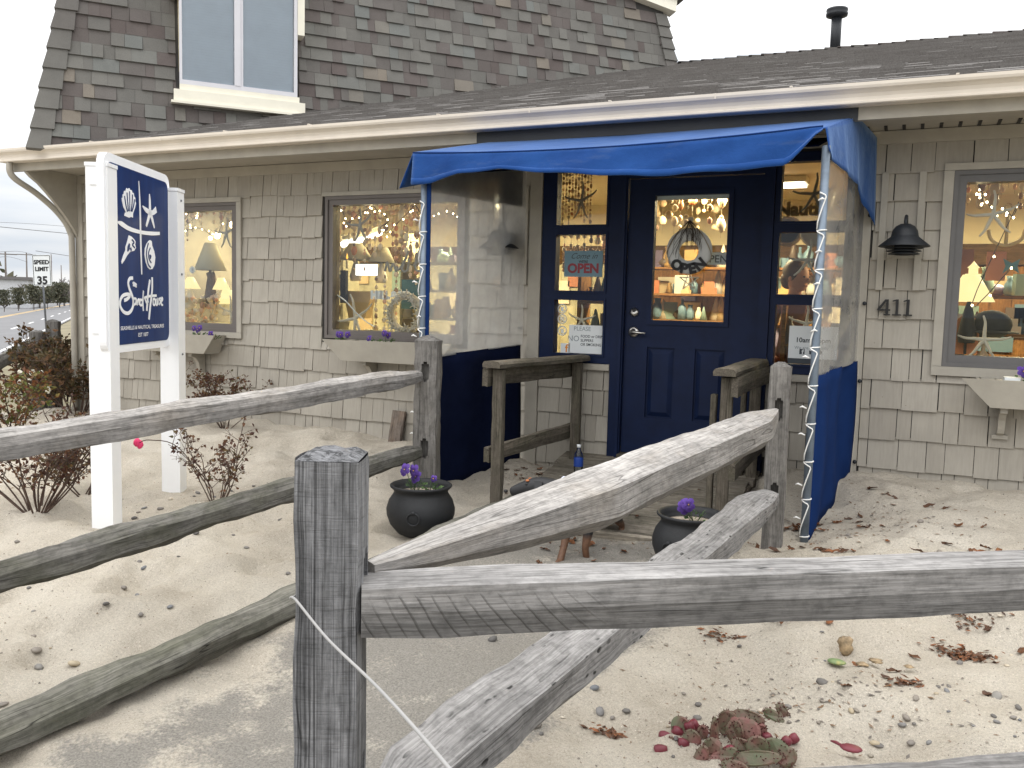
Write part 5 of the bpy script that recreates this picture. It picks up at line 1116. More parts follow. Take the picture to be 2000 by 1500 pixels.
for k in range(14): x, y = RL.uniform(-2.2, -1.0), RL.uniform(-1.3, -.2); inst('dead_leaf', RL.choice(LM), (x, y, .212+.1615*(y+1.36)), (RL.uniform(-.2, .2), RL.uniform(-.2, .2), RL.uniform(0, 6.28)), RL.uniform(.5, .9), 'small dry leaf lying on the plank ramp', 'leaf', 'fallen leaves on the ramp')
def peb(k):
    rr = random.Random(k); mb = MB(); mb.blob((0, 0, 0), (.016*rr.uniform(.9, 1.4), .012*rr.uniform(.8, 1.2), .008*rr.uniform(.8, 1.2)), 8, 0, .5, None, rr, .12); return mb.mesh('pebble', 'pebble')
PM = [peb(k) for k in range(6)]
def pebble(x, y, s): inst('pebble', RL.choice(PM), (x, y, zs_(x, y)+.005*s), (RL.uniform(-.3, .3), RL.uniform(-.3, .3), RL.uniform(0, 6.28)), s, 'small smooth pebble lying on the sand', 'pebble', 'pebbles scattered on the sand')
for k in range(120):
    x, y = (RL.uniform(-.75, 1.0), RL.uniform(-4.7, -3.2)) if k < 90 else (RL.uniform(-.5, 1.0), RL.uniform(-3.2, -1.0))
    q = GS(RL.uniform(960, 2040), RL.triangular(1190, 1500, 1400)) if k < 90 else V3((x, y, 0))
    pebble(q.x, q.y, RL.choice((.4, .5, .6, .8, 1.0, 1.3)))
for k in range(70): pebble(RL.uniform(-4.4, -2.8), RL.uniform(-4.4, -1.6), RL.uniform(.4, 1.2))
for px, py, s in ((72, 1252, 1.6), (75, 1268, 1.4), (145, 1284, 1.8), (275, 1205, 1.2), (345, 1055, 1.5), (362, 1046, 1.3), (383, 1053, 1.4), (332, 1180, 1.1), (482, 1062, 1.1)): q = GS(px, py); pebble(q.x, q.y, s)
mb = MB()
for k in range(3000):
    if k < 1300: x, y = RL.uniform(-.9, 1.2), RL.uniform(-4.75, -2.6)
    elif k < 1900: x, y = RL.uniform(-.6, 1.1), RL.uniform(-2.6, -.2)
    else: x, y = RL.uniform(-5.0, -2.75), RL.uniform(-4.6, -.6)
    s = RL.choice((.002, .0025, .003, .004, .0055)); z = zs_(x, y); a = RL.uniform(0, 3); e = RL.choice((.8, 1, 1.2, 1.5)); p = V3((x, y, z+s*.3)); u = V3((math.cos(a), math.sin(a), 0))*s*e; v = V3((-math.sin(a), math.cos(a), 0))*s; 
    mb.add([p-u, p-v, p+u, p+v, p+Z*s*.8], [(0, 1, 4), (1, 2, 4), (2, 3, 4), (3, 0, 4)], 0, None, RL.random())
for k in range(700):
    cx, cy, r = RL.choice(((-.35, -1.15, .3), (-2.3, -.5, .3), (-.15, -.8, .35), (-1.5, -1.53, .4), (-.2, -3.0, .25)))
    x, y = RL.gauss(cx, r), RL.gauss(cy, r*.6)
    if y > -.04 or (-2.38 < x < -.91 and y > -1.43): continue
    s = RL.uniform(.004, .009); z = zs_(x, y); a = RL.uniform(0, 3); p = V3((x, y, z+.003)); u = V3((math.cos(a), math.sin(a), RL.uniform(-.3, .3)))*s*2; v = V3((-math.sin(a), math.cos(a), 0))*s*.7
    mb.add([p-u, p-v, p+u, p+v, p+Z*s*.4], [(0, 1, 4), (1, 2, 4), (2, 3, 4), (3, 0, 4)], 0, None, RL.choice((.1, .2, .75, .8, .85)))
tag(mb.build('ground_litter', 'gravel'), 'fine gravel and leaf crumbs scattered over the sand', 'gravel', None, 'stuff')
def litter(px, py, n_, r, label):                    # a small heap of dry plant scraps
    q = GS(px, py); t = thing('leaf_heap', label, 'dead leaves', (q.x, q.y, g(q.x, q.y))); mb = MB(); rr = random.Random(px)
    for k in range(n_):
        x, y = rr.gauss(q.x, r), rr.gauss(q.y, r*.6); z = zs_(x, y)+abs(rr.gauss(0, .010)); a = rr.uniform(0, 6.28); s = rr.uniform(.006, .014); p = V3((x, y, z)); u = V3((math.cos(a), math.sin(a), rr.uniform(-.5, .5)))*s*1.5; v = V3((-math.sin(a), math.cos(a), rr.uniform(-.3, .3)))*s*.7
        mb.add([p-u, p-v, p+u, p+v, p+Z*s*.4], [(0, 1, 4), (1, 2, 4), (2, 3, 4), (3, 0, 4)], 0, None, rr.random())
    tag(mb.build('scraps', 'leaf_dead', t), kind='stuff')
litter(1880, 1270, 170, .055, 'heap of dry brown plant scraps on the sand at the right')
litter(1775, 1345, 40, .03, 'few dark dry scraps on the sand below the dry heap'); litter(1530, 1206, 60, .04, 'rusty oak leaf scraps in a hollow under the front rail'); litter(1410, 1240, 45, .045, 'dark dry scraps in the sand hollow behind the front rail'); litter(1190, 1420, 60, .035, 'pale reddish moss scrap on the sand left of the cactus'); litter(1900, 1205, 50, .06, 'line of thin brown stems lying on the sand at far right'); litter(110, 1110, 60, .05, 'tuft of dry roots under the left middle rail')

# ------------------------------------------------------------------ prickly pear cactus and shells in the sand
cc = GS(1420, 1462); cac = thing('prickly_pear', 'prickly pear cactus with flat reddish pads and dark pink fruit', 'cactus', (cc.x, cc.y, g(cc.x, cc.y)))
rC = random.Random(12)
def pad(px, py, w, h, tilt, lean, mat='cactus', d=None, name='pad', spines=34, yaw=0, rise=0):
    q = GS(px, py, rise); q.z = max(q.z, g(q.x, q.y)+rise); vdir = (EYE-q); vdir.z = 0; vdir.normalize(); nrm = (vdir*math.cos(lean)+Z*math.sin(lean)); side = Z.cross(vdir); nrm = (nrm*math.cos(yaw)+side*math.sin(yaw)).normalized()
    w *= 1.65; h *= 1.65
    u0 = nrm.cross(Z); u0 = u0.normalized() if u0.length > 1e-4 else side; v0 = u0.cross(nrm)
    u = u0*math.cos(tilt)+v0*math.sin(tilt); v = -u0*math.sin(tilt)+v0*math.cos(tilt); c = q; mb = MB(); n_ = 18; vs = []
    for lay, (k, th) in enumerate(((.86, -.0055), (1, -.002), (1, .002), (.86, .0055))):
        for i in range(n_):
            a = 2*PI*i/n_; r = 1-.18*max(0, -math.sin(a))**2*0 ; egg = 1-.22*(1-math.sin(a))/2*1.0
            vs.append(c+u*(w/2*k*math.cos(a)*egg)+v*(h/2*k*math.sin(a))+nrm*(th+.004*math.sin(2*a+px)))
    fs = [(l*n_+i, l*n_+(i+1) % n_, (l+1)*n_+(i+1) % n_, (l+1)*n_+i) for l in range(3) for i in range(n_)]+[tuple(range(n_-1, -1, -1)), tuple(3*n_+i for i in range(n_))]
    mb.add(vs, fs, 0, None, .5, False)
    for k in range(spines):
        a = rC.uniform(0, 6.28); r = math.sqrt(rC.random())*.9 if k % 2 else 1.0; p = c+u*(w/2*r*math.cos(a)*.9)+v*(h/2*r*math.sin(a))+nrm*(.008 if r < .95 else 0); d2 = (u*math.cos(a)*r+v*math.sin(a)*r+nrm*.5).normalized()
        mb.tube([p, p+d2*.007], [.0022, .0006], 4, 1)
    return mb.build(name, [mat, 'spine'], cac), c, u, v, nrm
def fruit(px, py, L, ang, rise=.02):
    L *= 1.35; q = GS(px, py, rise); d = V3((math.cos(ang)*rt.x, math.cos(ang)*rt.y, math.sin(ang))).normalized(); mb = MB(); e = d.orthogonal().normalized(); mb.lathe([(0, 0), (.009, .0), (.0155, L*.35), (.018, L*.65), (.0155, L*.92), (.010, L), (0, L*.96)], 10, q, 0, True, .5, (e, d.cross(e), d)); mb.build('fruit', 'fruit', cac)
pad(1452, 1432, .078, .062, -.1, .35, rise=.05); pad(1395, 1432, .022, .066, .05, .15, rise=.055, yaw=.5); pad(1330, 1420, .05, .042, .5, .4, rise=.035); pad(1372, 1432, .026, .034, .2, .3, rise=.03)
pad(1512, 1400, .028, .048, -1.15, .5, rise=.035); pad(1528, 1388, .024, .036, -.7, .5, rise=.045); pad(1462, 1402, .075, .030, .15, .6, rise=.05); pad(1488, 1436, .024, .048, .0, .2, rise=.04); pad(1448, 1455, .048, .026, .1, .3, rise=.03)
pad(1475, 1482, .115, .030, -.20, .7, rise=.015); pad(1410, 1478, .075, .026, -.5, .7, rise=.012); pad(1368, 1482, .03, .055, .35, .4, rise=.005); pad(1318, 1452, .05, .020, .15, .6, rise=.012); pad(1535, 1478, .05, .04, -.3, .6, rise=.012); pad(1435, 1500, .06, .03, .1, .6, rise=.0)
for px, py, w, h, t_, l_, rs in ((1420, 1412, .05, .055, .4, .2, .05), (1440, 1425, .03, .05, -.5, .2, .06), (1350, 1445, .045, .04, .8, .4, .02), (1480, 1462, .05, .05, -.3, .3, .03), (1515, 1465, .06, .045, .2, .4, .025), (1390, 1465, .045, .05, .3, .3, .02)): pad(px, py, w, h, t_, l_, rise=rs, yaw=rC.uniform(-.6, .6))
for px, py, a in ((1362, 1425, 2.2), (1353, 1435, 2.0), (1345, 1455, 2.9), (1335, 1435, 2.7), (1312, 1440, 3.0), (1303, 1462, 3.3), (1538, 1450, .6), (1525, 1460, .9), (1497, 1455, 1.6), (1408, 1470, .3)): fruit(px, py, .028+.008*rC.random(), a, .012)
mb = MB(); q = GS(1462, 1462); q.z += .02; mb.blob(q, (.034, .028, .018), 10, 0, .5, None, rC, .25); tag(mb.build('oyster_shell', 'oyster', None, q), 'brown oyster shell caught among the cactus pads', 'shell')
for px, py, s, nm, lab in ((1652, 1266, .030, 'oyster_shell', 'tall grey brown oyster shell standing in the sand'), (1685, 1300, .017, 'oyster_shell', 'small tan oyster shell beside the green cactus pad'), (1710, 1294, .020, 'oyster_shell', 'flat tan oyster shell right of the standing shell'), (1775, 1304, .014, 'clam_shell', 'small orange clam shell lying on bare sand')):
    mb = MB(); q = GS(px, py); q.z += s*.35; s *= 1.35; mb.blob(q, ((s*.72, s*.34, s) if s > .035 else (s, s*.75, s*.28)), 12, 0, .5, None, rC, .30); q.z -= .004; tag(mb.build(nm, 'oyster', None, q), lab, 'shell')
q = GS(1634, 1293); mb = MB(); q.z += .001; mb.blob(q, (.036, .026, .010), 14, 0, .5, None, rC, .05); tag(mb.build('cactus_pad', 'cactusg', None, q), 'fallen bright green cactus pad lying among oyster shells', 'cactus pad')
q = GS(1662, 1462); mb = MB(); q.z += .002; mb.blob(q, (.036, .026, .009), 14, 0, .5, None, rC, .06); mb.tube([q+V3((-.025, 0, 0)), q+V3((-.05, .01, .004)), q+V3((-.065, .02, .0))], [.005, .006, .003], 6); tag(mb.build('cactus_pad', 'fruit', None, q), 'withered dark red cactus pad lying alone on the sand', 'cactus pad')
# leash cord crossing the near post
pA = DP(578, 1172, 1.545); pts = catmull([DP(604, 1150, 1.9), DP(570, 1168, 1.62), pA, DP(640, 1248, 1.44), DP(740, 1345, 1.18), DP(860, 1480, .92), DP(985, 1640, .72)], 8)
mb = MB(); mb.tube(pts, .0024, 8); tag(mb.build('leash', 'rope_grey', None, pA), 'thin white cord stretched diagonally across the near fence post', 'cord')

# ------------------------------------------------------------------ dog on the path
dgF = G(1118, 1100, .125); dg = thing('dog', 'small black and tan dog with a pale cloth collar standing behind the pale rail', 'dog', (dgF.x, dgF.y, .12))
o = OFF[dg.name]; hd = V3((.10, .995, 0)).normalized(); sd_ = V3((.995, -.10, 0))       # hd = towards the tail, sd_ = its left flank
def dp(a, b, z): return o+hd*a+sd_*b+Z*z
J = {}; VS = []; RD = []; ED = []
def jv(n, p, r, par=None):
    J[n] = len(VS); VS.append(p); RD.append(r)
    if par: ED.append((J[par], J[n]))
jv('pelvis', dp(.44, 0, .335), .085); jv('loin', dp(.30, 0, .33), .080, 'pelvis'); jv('chest', dp(.12, 0, .325), .100, 'loin'); jv('shoulder', dp(.0, 0, .345), .088, 'chest'); jv('neck', dp(-.06, -.06, .385), .060, 'shoulder'); jv('head', dp(-.08, -.16, .405), .062, 'neck'); jv('stop', dp(-.10, -.24, .385), .040, 'head'); jv('muzzle', dp(-.12, -.315, .355), .026, 'stop')
for sgn, k in ((1, 'l'), (-1, 'r')):
    f = .05 if sgn > 0 else -.06
    jv('sh'+k, dp(.03, .065*sgn, .27), .048, 'shoulder'); jv('el'+k, dp(.06, .06*sgn, .19), .032, 'sh'+k); jv('wr'+k, dp(.02+f*.4, .05*sgn, .085), .019, 'el'+k); jv('pa'+k, dp(.015+f, .05*sgn, .016), .020, 'wr'+k); jv('to'+k, dp(-.03+f, .05*sgn, .012), .016, 'pa'+k)
    jv('hp'+k, dp(.46, .065*sgn, .26), .058, 'pelvis'); jv('kn'+k, dp(.40, .06*sgn, .175), .036, 'hp'+k); jv('hk'+k, dp(.51, .055*sgn, .105), .018, 'kn'+k); jv('hf'+k, dp(.475, .055*sgn, .017), .019, 'hk'+k); jv('ht'+k, dp(.435, .055*sgn, .012), .015, 'hf'+k)
jv('tail', dp(.54, 0, .36), .022, 'pelvis'); jv('tail2', dp(.62, .02, .42), .014, 'tail'); jv('tail3', dp(.66, .04, .50), .008, 'tail2')
me = bpy.data.meshes.new('dog_body'); me.from_pydata([v-o for v in VS], ED, []); db = bpy.data.objects.new('body', me); COL.objects.link(db); db.parent = dg; OFF[db.name] = o
sk = db.modifiers.new('skin', 'SKIN'); sk.use_smooth_shade = True; ss = db.modifiers.new('sub', 'SUBSURF'); ss.levels = 2; ss.render_levels = 2
for i, r in enumerate(RD): me.skin_vertices[0].data[i].radius = (r, r); me.skin_vertices[0].data[i].use_root = (i == 0)
t = Tr('dog_coat'); v = t.n('SeparateXYZ', {0: t.n('TexCoord').outputs['Object']}); 
leg = t.ramp(v.outputs[2], [(.13, 1.0), (.16, 0.0)]); c = t.mix(leg, (.012, .012, .014), t.ramp(t.noise(t.vec(), 60, 4), [(.3, (.095, .045, .024)), (.7, (.15, .075, .04))])); me.materials.append(t.P(col=c, rough=.6, nrm=t.bump(t.noise(t.vec((1, 1, 1)), 240, 3), .4, .003)))
fh = (dp(-.12, -.315, 0)-dp(-.08, -.16, 0)).normalized(); sh_ = fh.cross(Z)
hq = dp(-.08, -.16, .405)
for sgn in (1, -1):
    q = sh_*sgn; b_ = hq+q*.045+Z*.040-fh*.005; mb = MB()
    mb.hexa([b_-fh*.022-Z*.01, b_+fh*.02-Z*.01, b_+fh*.02-Z*.01+q*.012, b_-fh*.022-Z*.01+q*.012, b_+q*.035-Z*.068-fh*.01, b_+q*.035-Z*.068+fh*.012, b_+q*.042-Z*.064+fh*.012, b_+q*.042-Z*.064-fh*.01]); mb.build('ear', 'dogblack', dg)
    mb = MB(); mb.blob(hq+fh*.062+q*.032+Z*.008, .009, 8); mb.build('eye', 'black', dg); mb = MB(); mb.blob(hq+fh*.060+q*.026+Z*.026, (.011, .011, .006), 8); mb.build('brow_mark', 'dogtan', dg)
mb = MB(); mb.blob(dp(-.124, -.338, .360), (.012, .012, .010), 8); mb.build('nose', 'black', dg)
nk_ = dp(-.055, -.05, .395); mb = MB(); pts = [nk_+Z*math.sin(a)*.056+sh_*math.cos(a)*.054-fh*(.012*math.sin(a)) for a in [2*PI*k/20 for k in range(20)]]; mb.tube(pts, .013, 8, 0, False, .5, True); mb.build('cloth_collar', 'bandana', dg)

dg.scale = (1.08,)*3
# ------------------------------------------------------------------ inside the shop: lights
def area(name, loc, sx, sy, power, col=(1, .82, .46)):
    l = bpy.data.lights.new(name, 'AREA'); l.shape = 'RECTANGLE'; l.size = sx; l.size_y = sy; l.energy = power; l.color = col
    ob = bpy.data.objects.new(name, l); COL.objects.link(ob); ob.location = loc; return ob
LX = (-6.4, -4.0, -1.5, 1.0)
for x in LX: area('shop_light', (x, 1.7, 2.60), 1.2, .25, 84)
for k, x in enumerate(LX):
    t = thing('ceiling_light', 'fluorescent ceiling light '+('behind the sign side window', 'glowing behind the window left of the awning', 'above the counter behind the navy door', 'behind the right hand window')[k], 'ceiling light', (x, 1.7, 2.66))
    mb = MB(); mb.box((x-.62, 1.56, 2.665), (x+.62, 1.84, 2.715)); mb.build('housing', 'inceil', t)
    mb = MB(); mb.box((x-.60, 1.58, 2.645), (x+.60, 1.82, 2.664)); mb.build('diffuser', 'tube', t)
# wood panelling and beam on the back wall, shelves
mb = MB(); mb.box((XL+.13, 3.22, 2.05), (XR-.13, 3.298, 2.25)); mb.build('wall_beam', 'darkbeam', back_wall)
rr = random.Random(33); x = XL+.14
while x < XR-.15:
    mb = MB(); a = V3((0, 0, 0)); mb.box((x, 3.262, .43), (x+.182, 3.297, 2.045), 0, .5, None, None, None); mb.gc = [V3((q.z+x*3.1, q.x, q.y)) for q in mb.v]; mb.build('wall_board', 'panelwood' if x > -2.9 else 'basket', back_wall); x += .185
mb = MB(); mb.box((-2.55, 3.18, .9), (-.40, 3.219, .95)); 
shelves = []
for (x0, x1, y0, y1, zs, nm) in ((-2.6, -.35, 2.55, 2.85, (1.15, 1.42, 1.69, 1.96), 'tall display shelf of souvenirs behind the navy door'), (-6.9, -5.6, 1.5, 1.8, (1.1, 1.38, 1.66, 1.94), 'display shelf behind the sign side window'), (-4.75, -3.2, 1.3, 1.6, (1.1, 1.38, 1.66, 1.94), 'display shelf behind the window left of the awning'), (.15, 1.6, 1.5, 1.8, (1.1, 1.4, 1.7), 'display shelf behind the right hand window'), (-2.62, -2.06, .75, 1.0, (1.02, 1.30, 1.58), 'narrow rack behind the left sidelight'), (-.92, -.35, .8, 1.05, (1.02, 1.28), 'narrow rack behind the right sidelight')):
    t = thing('display_shelf', nm, 'shelf', ((x0+x1)/2, (y0+y1)/2, .42))
    for x in (x0, x1-.03): mb = MB(); mb.box((x, y0, .42), (x+.03, y1, max(zs)+.32)); mb.build('side_panel', 'basket' if x0 < -3 else 'panelwood', t)
    for z in zs: mb = MB(); mb.box((x0+.031, y0+.004, z), (x1-.031, y1-.004, z+.022)); mb.build('shelf_board', 'basket' if x0 < -3 else 'panelwood', t); shelves.append((x0+.06, x1-.06, y0+.05, y1-.05, z+.022))
def trinket(kind, rr):
    mb = MB()
    if kind == 0: mb.lathe([(0, 0), (.03, 0), (.045, .03), (.04, .09), (.02, .13), (.028, .16), (0, .16)], 10)
    elif kind == 1: mb.box((-.05, -.02, 0), (.05, .02, .13))
    elif kind == 2: mb.blob((0, 0, .04), (.05, .04, .04), 10, 0, .5, None, rr, .15)
    elif kind == 3: mb.lathe([(0, 0), (.05, 0), (.008, .17), (0, .18)], 10)
    elif kind == 4: mb.box((-.06, -.03, 0), (.06, .03, .05)); mb.box((-.04, -.025, .0501), (.04, .025, .10))
    else: mb.lathe([(0, 0), (.035, 0), (.035, .10), (.012, .13), (.012, .17), (0, .17)], 10)
    return mb.mesh(('vase', 'picture_block', 'shell_ornament', 'cone_tree', 'gift_box', 'glass_bottle')[kind], 'souvenir')
TK = [trinket(k, rr) for k in range(6)]
for (x0, x1, y0, y1, z) in shelves:
    x = x0
    while x < x1:
        k = rr.randrange(6); s = rr.uniform(.7, 1.5); nm = TK[k].name.split('.')[0]
        inst(nm, TK[k], (x, rr.uniform(y0, y1), z), (0, 0, rr.uniform(-.5, .5)), s, 'small '+nm.replace('_', ' ')+' among the souvenirs on the shop shelves', nm.replace('_', ' '), nm.replace('_', ' ')+' souvenirs on the shop shelves'); x += rr.uniform(.05, .10)
for k in range(26):
    x, z = rr.uniform(-2.6, 1.6) if k < 18 else rr.uniform(-6.8, -3.2), rr.uniform(1.3, 1.98); w, h = rr.uniform(.08, .2), rr.uniform(.08, .16)
    mb = MB(); mb.box((-w, -.012, -h), (w, .012, h)); inst('wall_plaque', mb.mesh('wall_plaque', 'souvenir'), (x, 3.245, z), (0, 0, 0), 1, 'small painted plaque hanging on the wood panelled shop wall', 'wall plaque', 'plaques on the shop wall')

# starfish in the panes
def starfish(loc, r, rots, label, mat='star', thick=.011, y=0, lens=None):
    t = MB(); o = V3(loc)
    for i, a in enumerate(rots):
        a = math.radians(a); L = r*(lens[i] if lens else 1); d = X*math.cos(a)+Z*math.sin(a); e = -X*math.sin(a)+Z*math.cos(a); k = .06*L*(1 if i % 2 else -1)
        t.tube(catmull([o, o+d*L*.35+e*k*.5, o+d*L*.7+e*k, o+d*L], 5), [thick*1.25, thick*1.2, thick*1.1, thick*1.05, thick, thick, thick*.95, thick*.9, thick*.85, thick*.8, thick*.75, thick*.7, thick*.65, thick*.6, thick*.55, thick*.4], 8)
    t.blob(o, (thick*1.7, thick*1.2, thick*1.7), 10)
    return tag(t.build('starfish', mat, None, o), label, 'starfish')
q = W(1922, 663, .07); starfish(q, .155, (95, 172, 8, 232, 303), 'big white starfish leaning at the bottom of the right hand window', 'star', .011)
q = W(1940, 419, .10); starfish(q, .155, (92, 178, 24, 243, 312), 'white starfish hanging in the upper part of the right hand window', 'star', .011)
q = W(1136, 392, .05); starfish(q, .145, (88, 165, 33, 245, 292), 'grey starfish in the top pane of the left sidelight', 'stargrey', .010)
q = W(1590, 379, .05); starfish(q, .145, (85, 170, 20, 235, 300), 'grey starfish in the top pane of the right sidelight', 'stargrey', .010)
q = W(1578, 508, .05); starfish(q, .14, (85, 172, 5, 230, 300), 'white starfish in the middle pane of the right sidelight', 'star', .010)
q = W(1575, 632, .06); starfish(q, .13, (90, 160, 20, 230, 300), 'starfish behind the opening hours card', 'star', .010)
q = W(1136, 625, .06); starfish(q, .12, (92, 155, 20, 230, 310), 'white starfish above the paper notice in the left sidelight', 'star', .009)
q = W(451, 610, .08); starfish(q, .16, (95, 155, 8, 268, 300), 'pale starfish in the lower right corner of the sign side window', 'star', .010)
q = W(694, 622, .07); starfish(q, .22, (105, 185, 38, 262, 300), 'large pale starfish at the lower left of the window left of the awning', 'star', .013)
q = W(703, 440, .12); starfish(q, .15, (90, 170, 40, 250, 300), 'grey green starfish hanging in the window left of the awning', 'stargrey', .012)
q = W(442, 455, .12); starfish(q, .15, (88, 170, 30, 245, 295), 'grey starfish near the bright lamp in the sign side window', 'stargrey', .011)
# strings of little lights in the windows
def fairy(k, pts, label):
    mb = MB(); o = V3(pts[0]); t = thing('fairy_lights', label, 'string lights', o); mb.tube(catmull(pts, 4), .003, 4); mb.build('cord', 'twig', t)
    mb = MB(); rr = random.Random(k)
    for p in catmull(pts, 2):
        mb = MB(); mb.blob(p+V3((rr.uniform(-.02, .02), rr.uniform(-.01, .02), rr.uniform(-.035, .02))), (.0062, .0062, .008), 6); mb.build('bulb', 'bulb', t)
def wpts(l, y): return [W(a, b, y+.03*math.sin(a)) for a, b in l]
fairy(1, wpts([(664, 400), (672, 420), (676, 440), (700, 418), (720, 408), (728, 402), (738, 412), (760, 430), (742, 445), (755, 455), (772, 440), (800, 412), (812, 402), (830, 430), (845, 420), (870, 415), (890, 422), (905, 418)], .16), 'cord of warm fairy lights along the top of the window left of the awning')
fairy(2, wpts([(346, 425), (352, 412), (372, 415), (386, 414), (382, 424), (360, 442), (350, 455), (370, 448), (394, 446), (414, 460), (428, 452), (440, 412)], .16), 'cord of warm fairy lights in the top of the sign side window')
fairy(3, wpts([(1912, 350), (1915, 372), (1920, 380), (1918, 398), (1930, 399), (1945, 417), (1962, 408), (1978, 423), (1985, 404), (1896, 600), (1972, 527)], .16), 'cord of warm fairy lights in the right hand window')
# lamps
def lamp(px, py, y, r0, r1, h, mat, label, base='souvenir', bh=.2):
    q = W(px, py, y); t = thing('table_lamp', label, 'lamp', (q.x, q.y, q.z-bh))
    mb = MB(); mb.lathe([(r1, 0), (r0, h), (r0-.004, h), (r1-.004, 0)], 24, q); mb.build('lamp_shade', mat, t)
    mb = MB(); mb.lathe([(0, -bh), (.05, -bh), (.06, -bh*.8), (.035, -bh*.3), (.012, 0), (.012, h*.5), (0, h*.5)], 12, q); mb.build('lamp_base', base, t); return q
lamp(411, 528, .36, .055, .155, .27, 'shade', 'table lamp with big unlit beige shade in the sign side window', 'darkbeam', .32)
lamp(372, 564, .34, .03, .10, .12, 'shadelit', 'small lit lamp left of the driftwood lamp in the sign side window', 'star', .2); lamp(432, 566, .42, .03, .09, .12, 'shadelit', 'small lit lamp right of the driftwood lamp in the sign side window', 'star', .2); lamp(445, 594, .40, .05, .10, .14, 'shadelit', 'lowest lit lamp by the right edge of the sign side window', 'star', .12)
lamp(1893, 589, .34, .05, .155, .18, 'shadelit', 'lit lamp with ribbed shade in the right hand window', 'dark', .28)
q = W(1900, 545, .55); t = thing('lighthouse_ornament', 'lit cream lighthouse ornament in the right hand window', 'ornament', q); mb = MB(); mb.lathe([(.055, -.12), (.042, .02), (.05, .022), (.05, .035), (.03, .036), (.03, .075), (.04, .078), (.018, .10), (0, .125)], 14, q); mb.build('tower', 'shadelit', t)
q = W(1967, 440, .5); t = thing('anchor_ornament', 'tan wooden anchor hanging in the right hand window', 'ornament', q); mb = MB(); mb.tube([q+Z*.10, q-Z*.13], .012, 8); mb.build('shank', 'anchor', t); mb = MB(); mb.tube(catmull([q+X*-.11-Z*.03, q+X*-.085-Z*.10, q-Z*.135, q+X*.085-Z*.10, q+X*.11-Z*.03], 6), .012, 8); mb.build('arms', 'anchor', t); mb = MB(); mb.tube([q+V3((.022*math.cos(a), 0, .12+.022*math.sin(a))) for a in [k*PI/8 for k in range(16)]], .007, 6, 0, False, .5, True); mb.build('ring', 'anchor', t)
q = W(1888, 655, .30); t = thing('boat_shelf', 'small orange wooden boat shaped shelf in the right hand window', 'ornament', q); mb = MB(); mb.prism([(-.075, -.13), (.075, -.13), (.08, .02), (.055, .11), (0, .16), (-.055, .11), (-.08, .02)], 0, .02, q+Y*.1, (X, Z, -Y)); mb.build('back_panel', 'orangeboat', t); mb = MB(); mb.box((-.008, -.025, -.13), (.008, -.001, .12), 0, .5, (X, Y, Z), q+Y*.08); mb.build('keel', 'dark', t)
q = W(1935, 640, .42); mb = MB(); mb.blob(q+Z*.02, (.13, .08, .10), 14); mb.lathe([(.12, 0), (.17, -.01), (.17, -.016), (.11, -.01)], 20, q-Z*.02); tag(mb.build('sun_hat', 'dark', None, q), 'dark brimmed hat on a stand in the right hand window', 'hat')
q = W(1975, 520, .45); mb = MB(); mb.prism([(-.05, -.05), (0, -.01), (.05, -.05), (.035, 0), (.05, .05), (0, .02), (-.05, .05), (-.035, 0)], 0, .02, q, (X, Z, -Y)); tag(mb.build('teal_ornament', 'teal', None, q), 'teal cross shaped ornament on the orange boards in the right window', 'ornament')
for px, py, k in ((1882, 515, 0), (1945, 520, 1)): q = W(px, py, .6); mb = MB(); mb.box((-.06, -.01, -.1), (.06, .01, .1), 0, .5, (X, Y, Z), q); tag(mb.build('folded_shirt', 'shirt' if k == 0 else 'souvenir', None, q), ('dark red cap shaped sign left of the lighthouse', 'pale printed banner right of the lighthouse')[k], 'sign')
# window left of the awning: screen, flame lamp, cushion bag, wreath, script word, strands
q = W(716, 527, .40); mb = MB(); mb.box((-.115, -.006, -.05), (.115, .006, .05), 0, .5, (X, Y, Z), q); tag(mb.build('glowing_screen', 'screen', None, q), 'small bright white screen in the window left of the awning', 'screen')
q = W(678, 505, .35); t = thing('candle', 'candle with an orange flame in the window left of the awning', 'candle', q); mb = MB(); mb.lathe([(.012, -.09), (.012, -.01), (0, -.01)], 10, q); mb.build('wax', 'inwall', t); mb = MB(); mb.lathe([(0, -.008), (.010, .006), (.007, .025), (0, .05)], 10, q); mb.build('flame', 'flame', t)
q = W(703, 590, .45); mb = MB(); mb.hexa([q+V3(p) for p in ((-.09, -.05, -.15), (.09, -.05, -.15), (.09, .05, -.15), (-.09, .05, -.15), (-.16, -.04, .10), (.16, -.04, .10), (.16, .04, .10), (-.16, .04, .10))]); tag(mb.build('burlap_bag', 'anchor', None, q), 'tan burlap bag on the ledge of the window left of the awning', 'bag')
q = W(791, 612, .10); t = thing('starfish_wreath', 'wreath of pale starfish in the lower right of the window left of the awning', 'wreath', q); rr = random.Random(8); mb = MB()
mb.tube([q+V3((.15*math.cos(a), .02, .15*math.sin(a))) for a in [k*PI/14 for k in range(28)]], .030, 7, 0, False, .5, True); mb.build('ring', 'star', t)
for k in range(22):
    a = k*2*PI/22; c = q+V3(((.15+rr.uniform(-.03, .03))*math.cos(a), -.02, (.15+rr.uniform(-.03, .03))*math.sin(a))); mb = MB(); ph = rr.uniform(0, 6)
    for i in range(5): d = V3((math.cos(ph+i*1.257), rr.uniform(-.3, .1), math.sin(ph+i*1.257))); mb.tube([c, c+d*.045], [.009, .004], 5)
    mb.build('small_starfish', 'star', t)
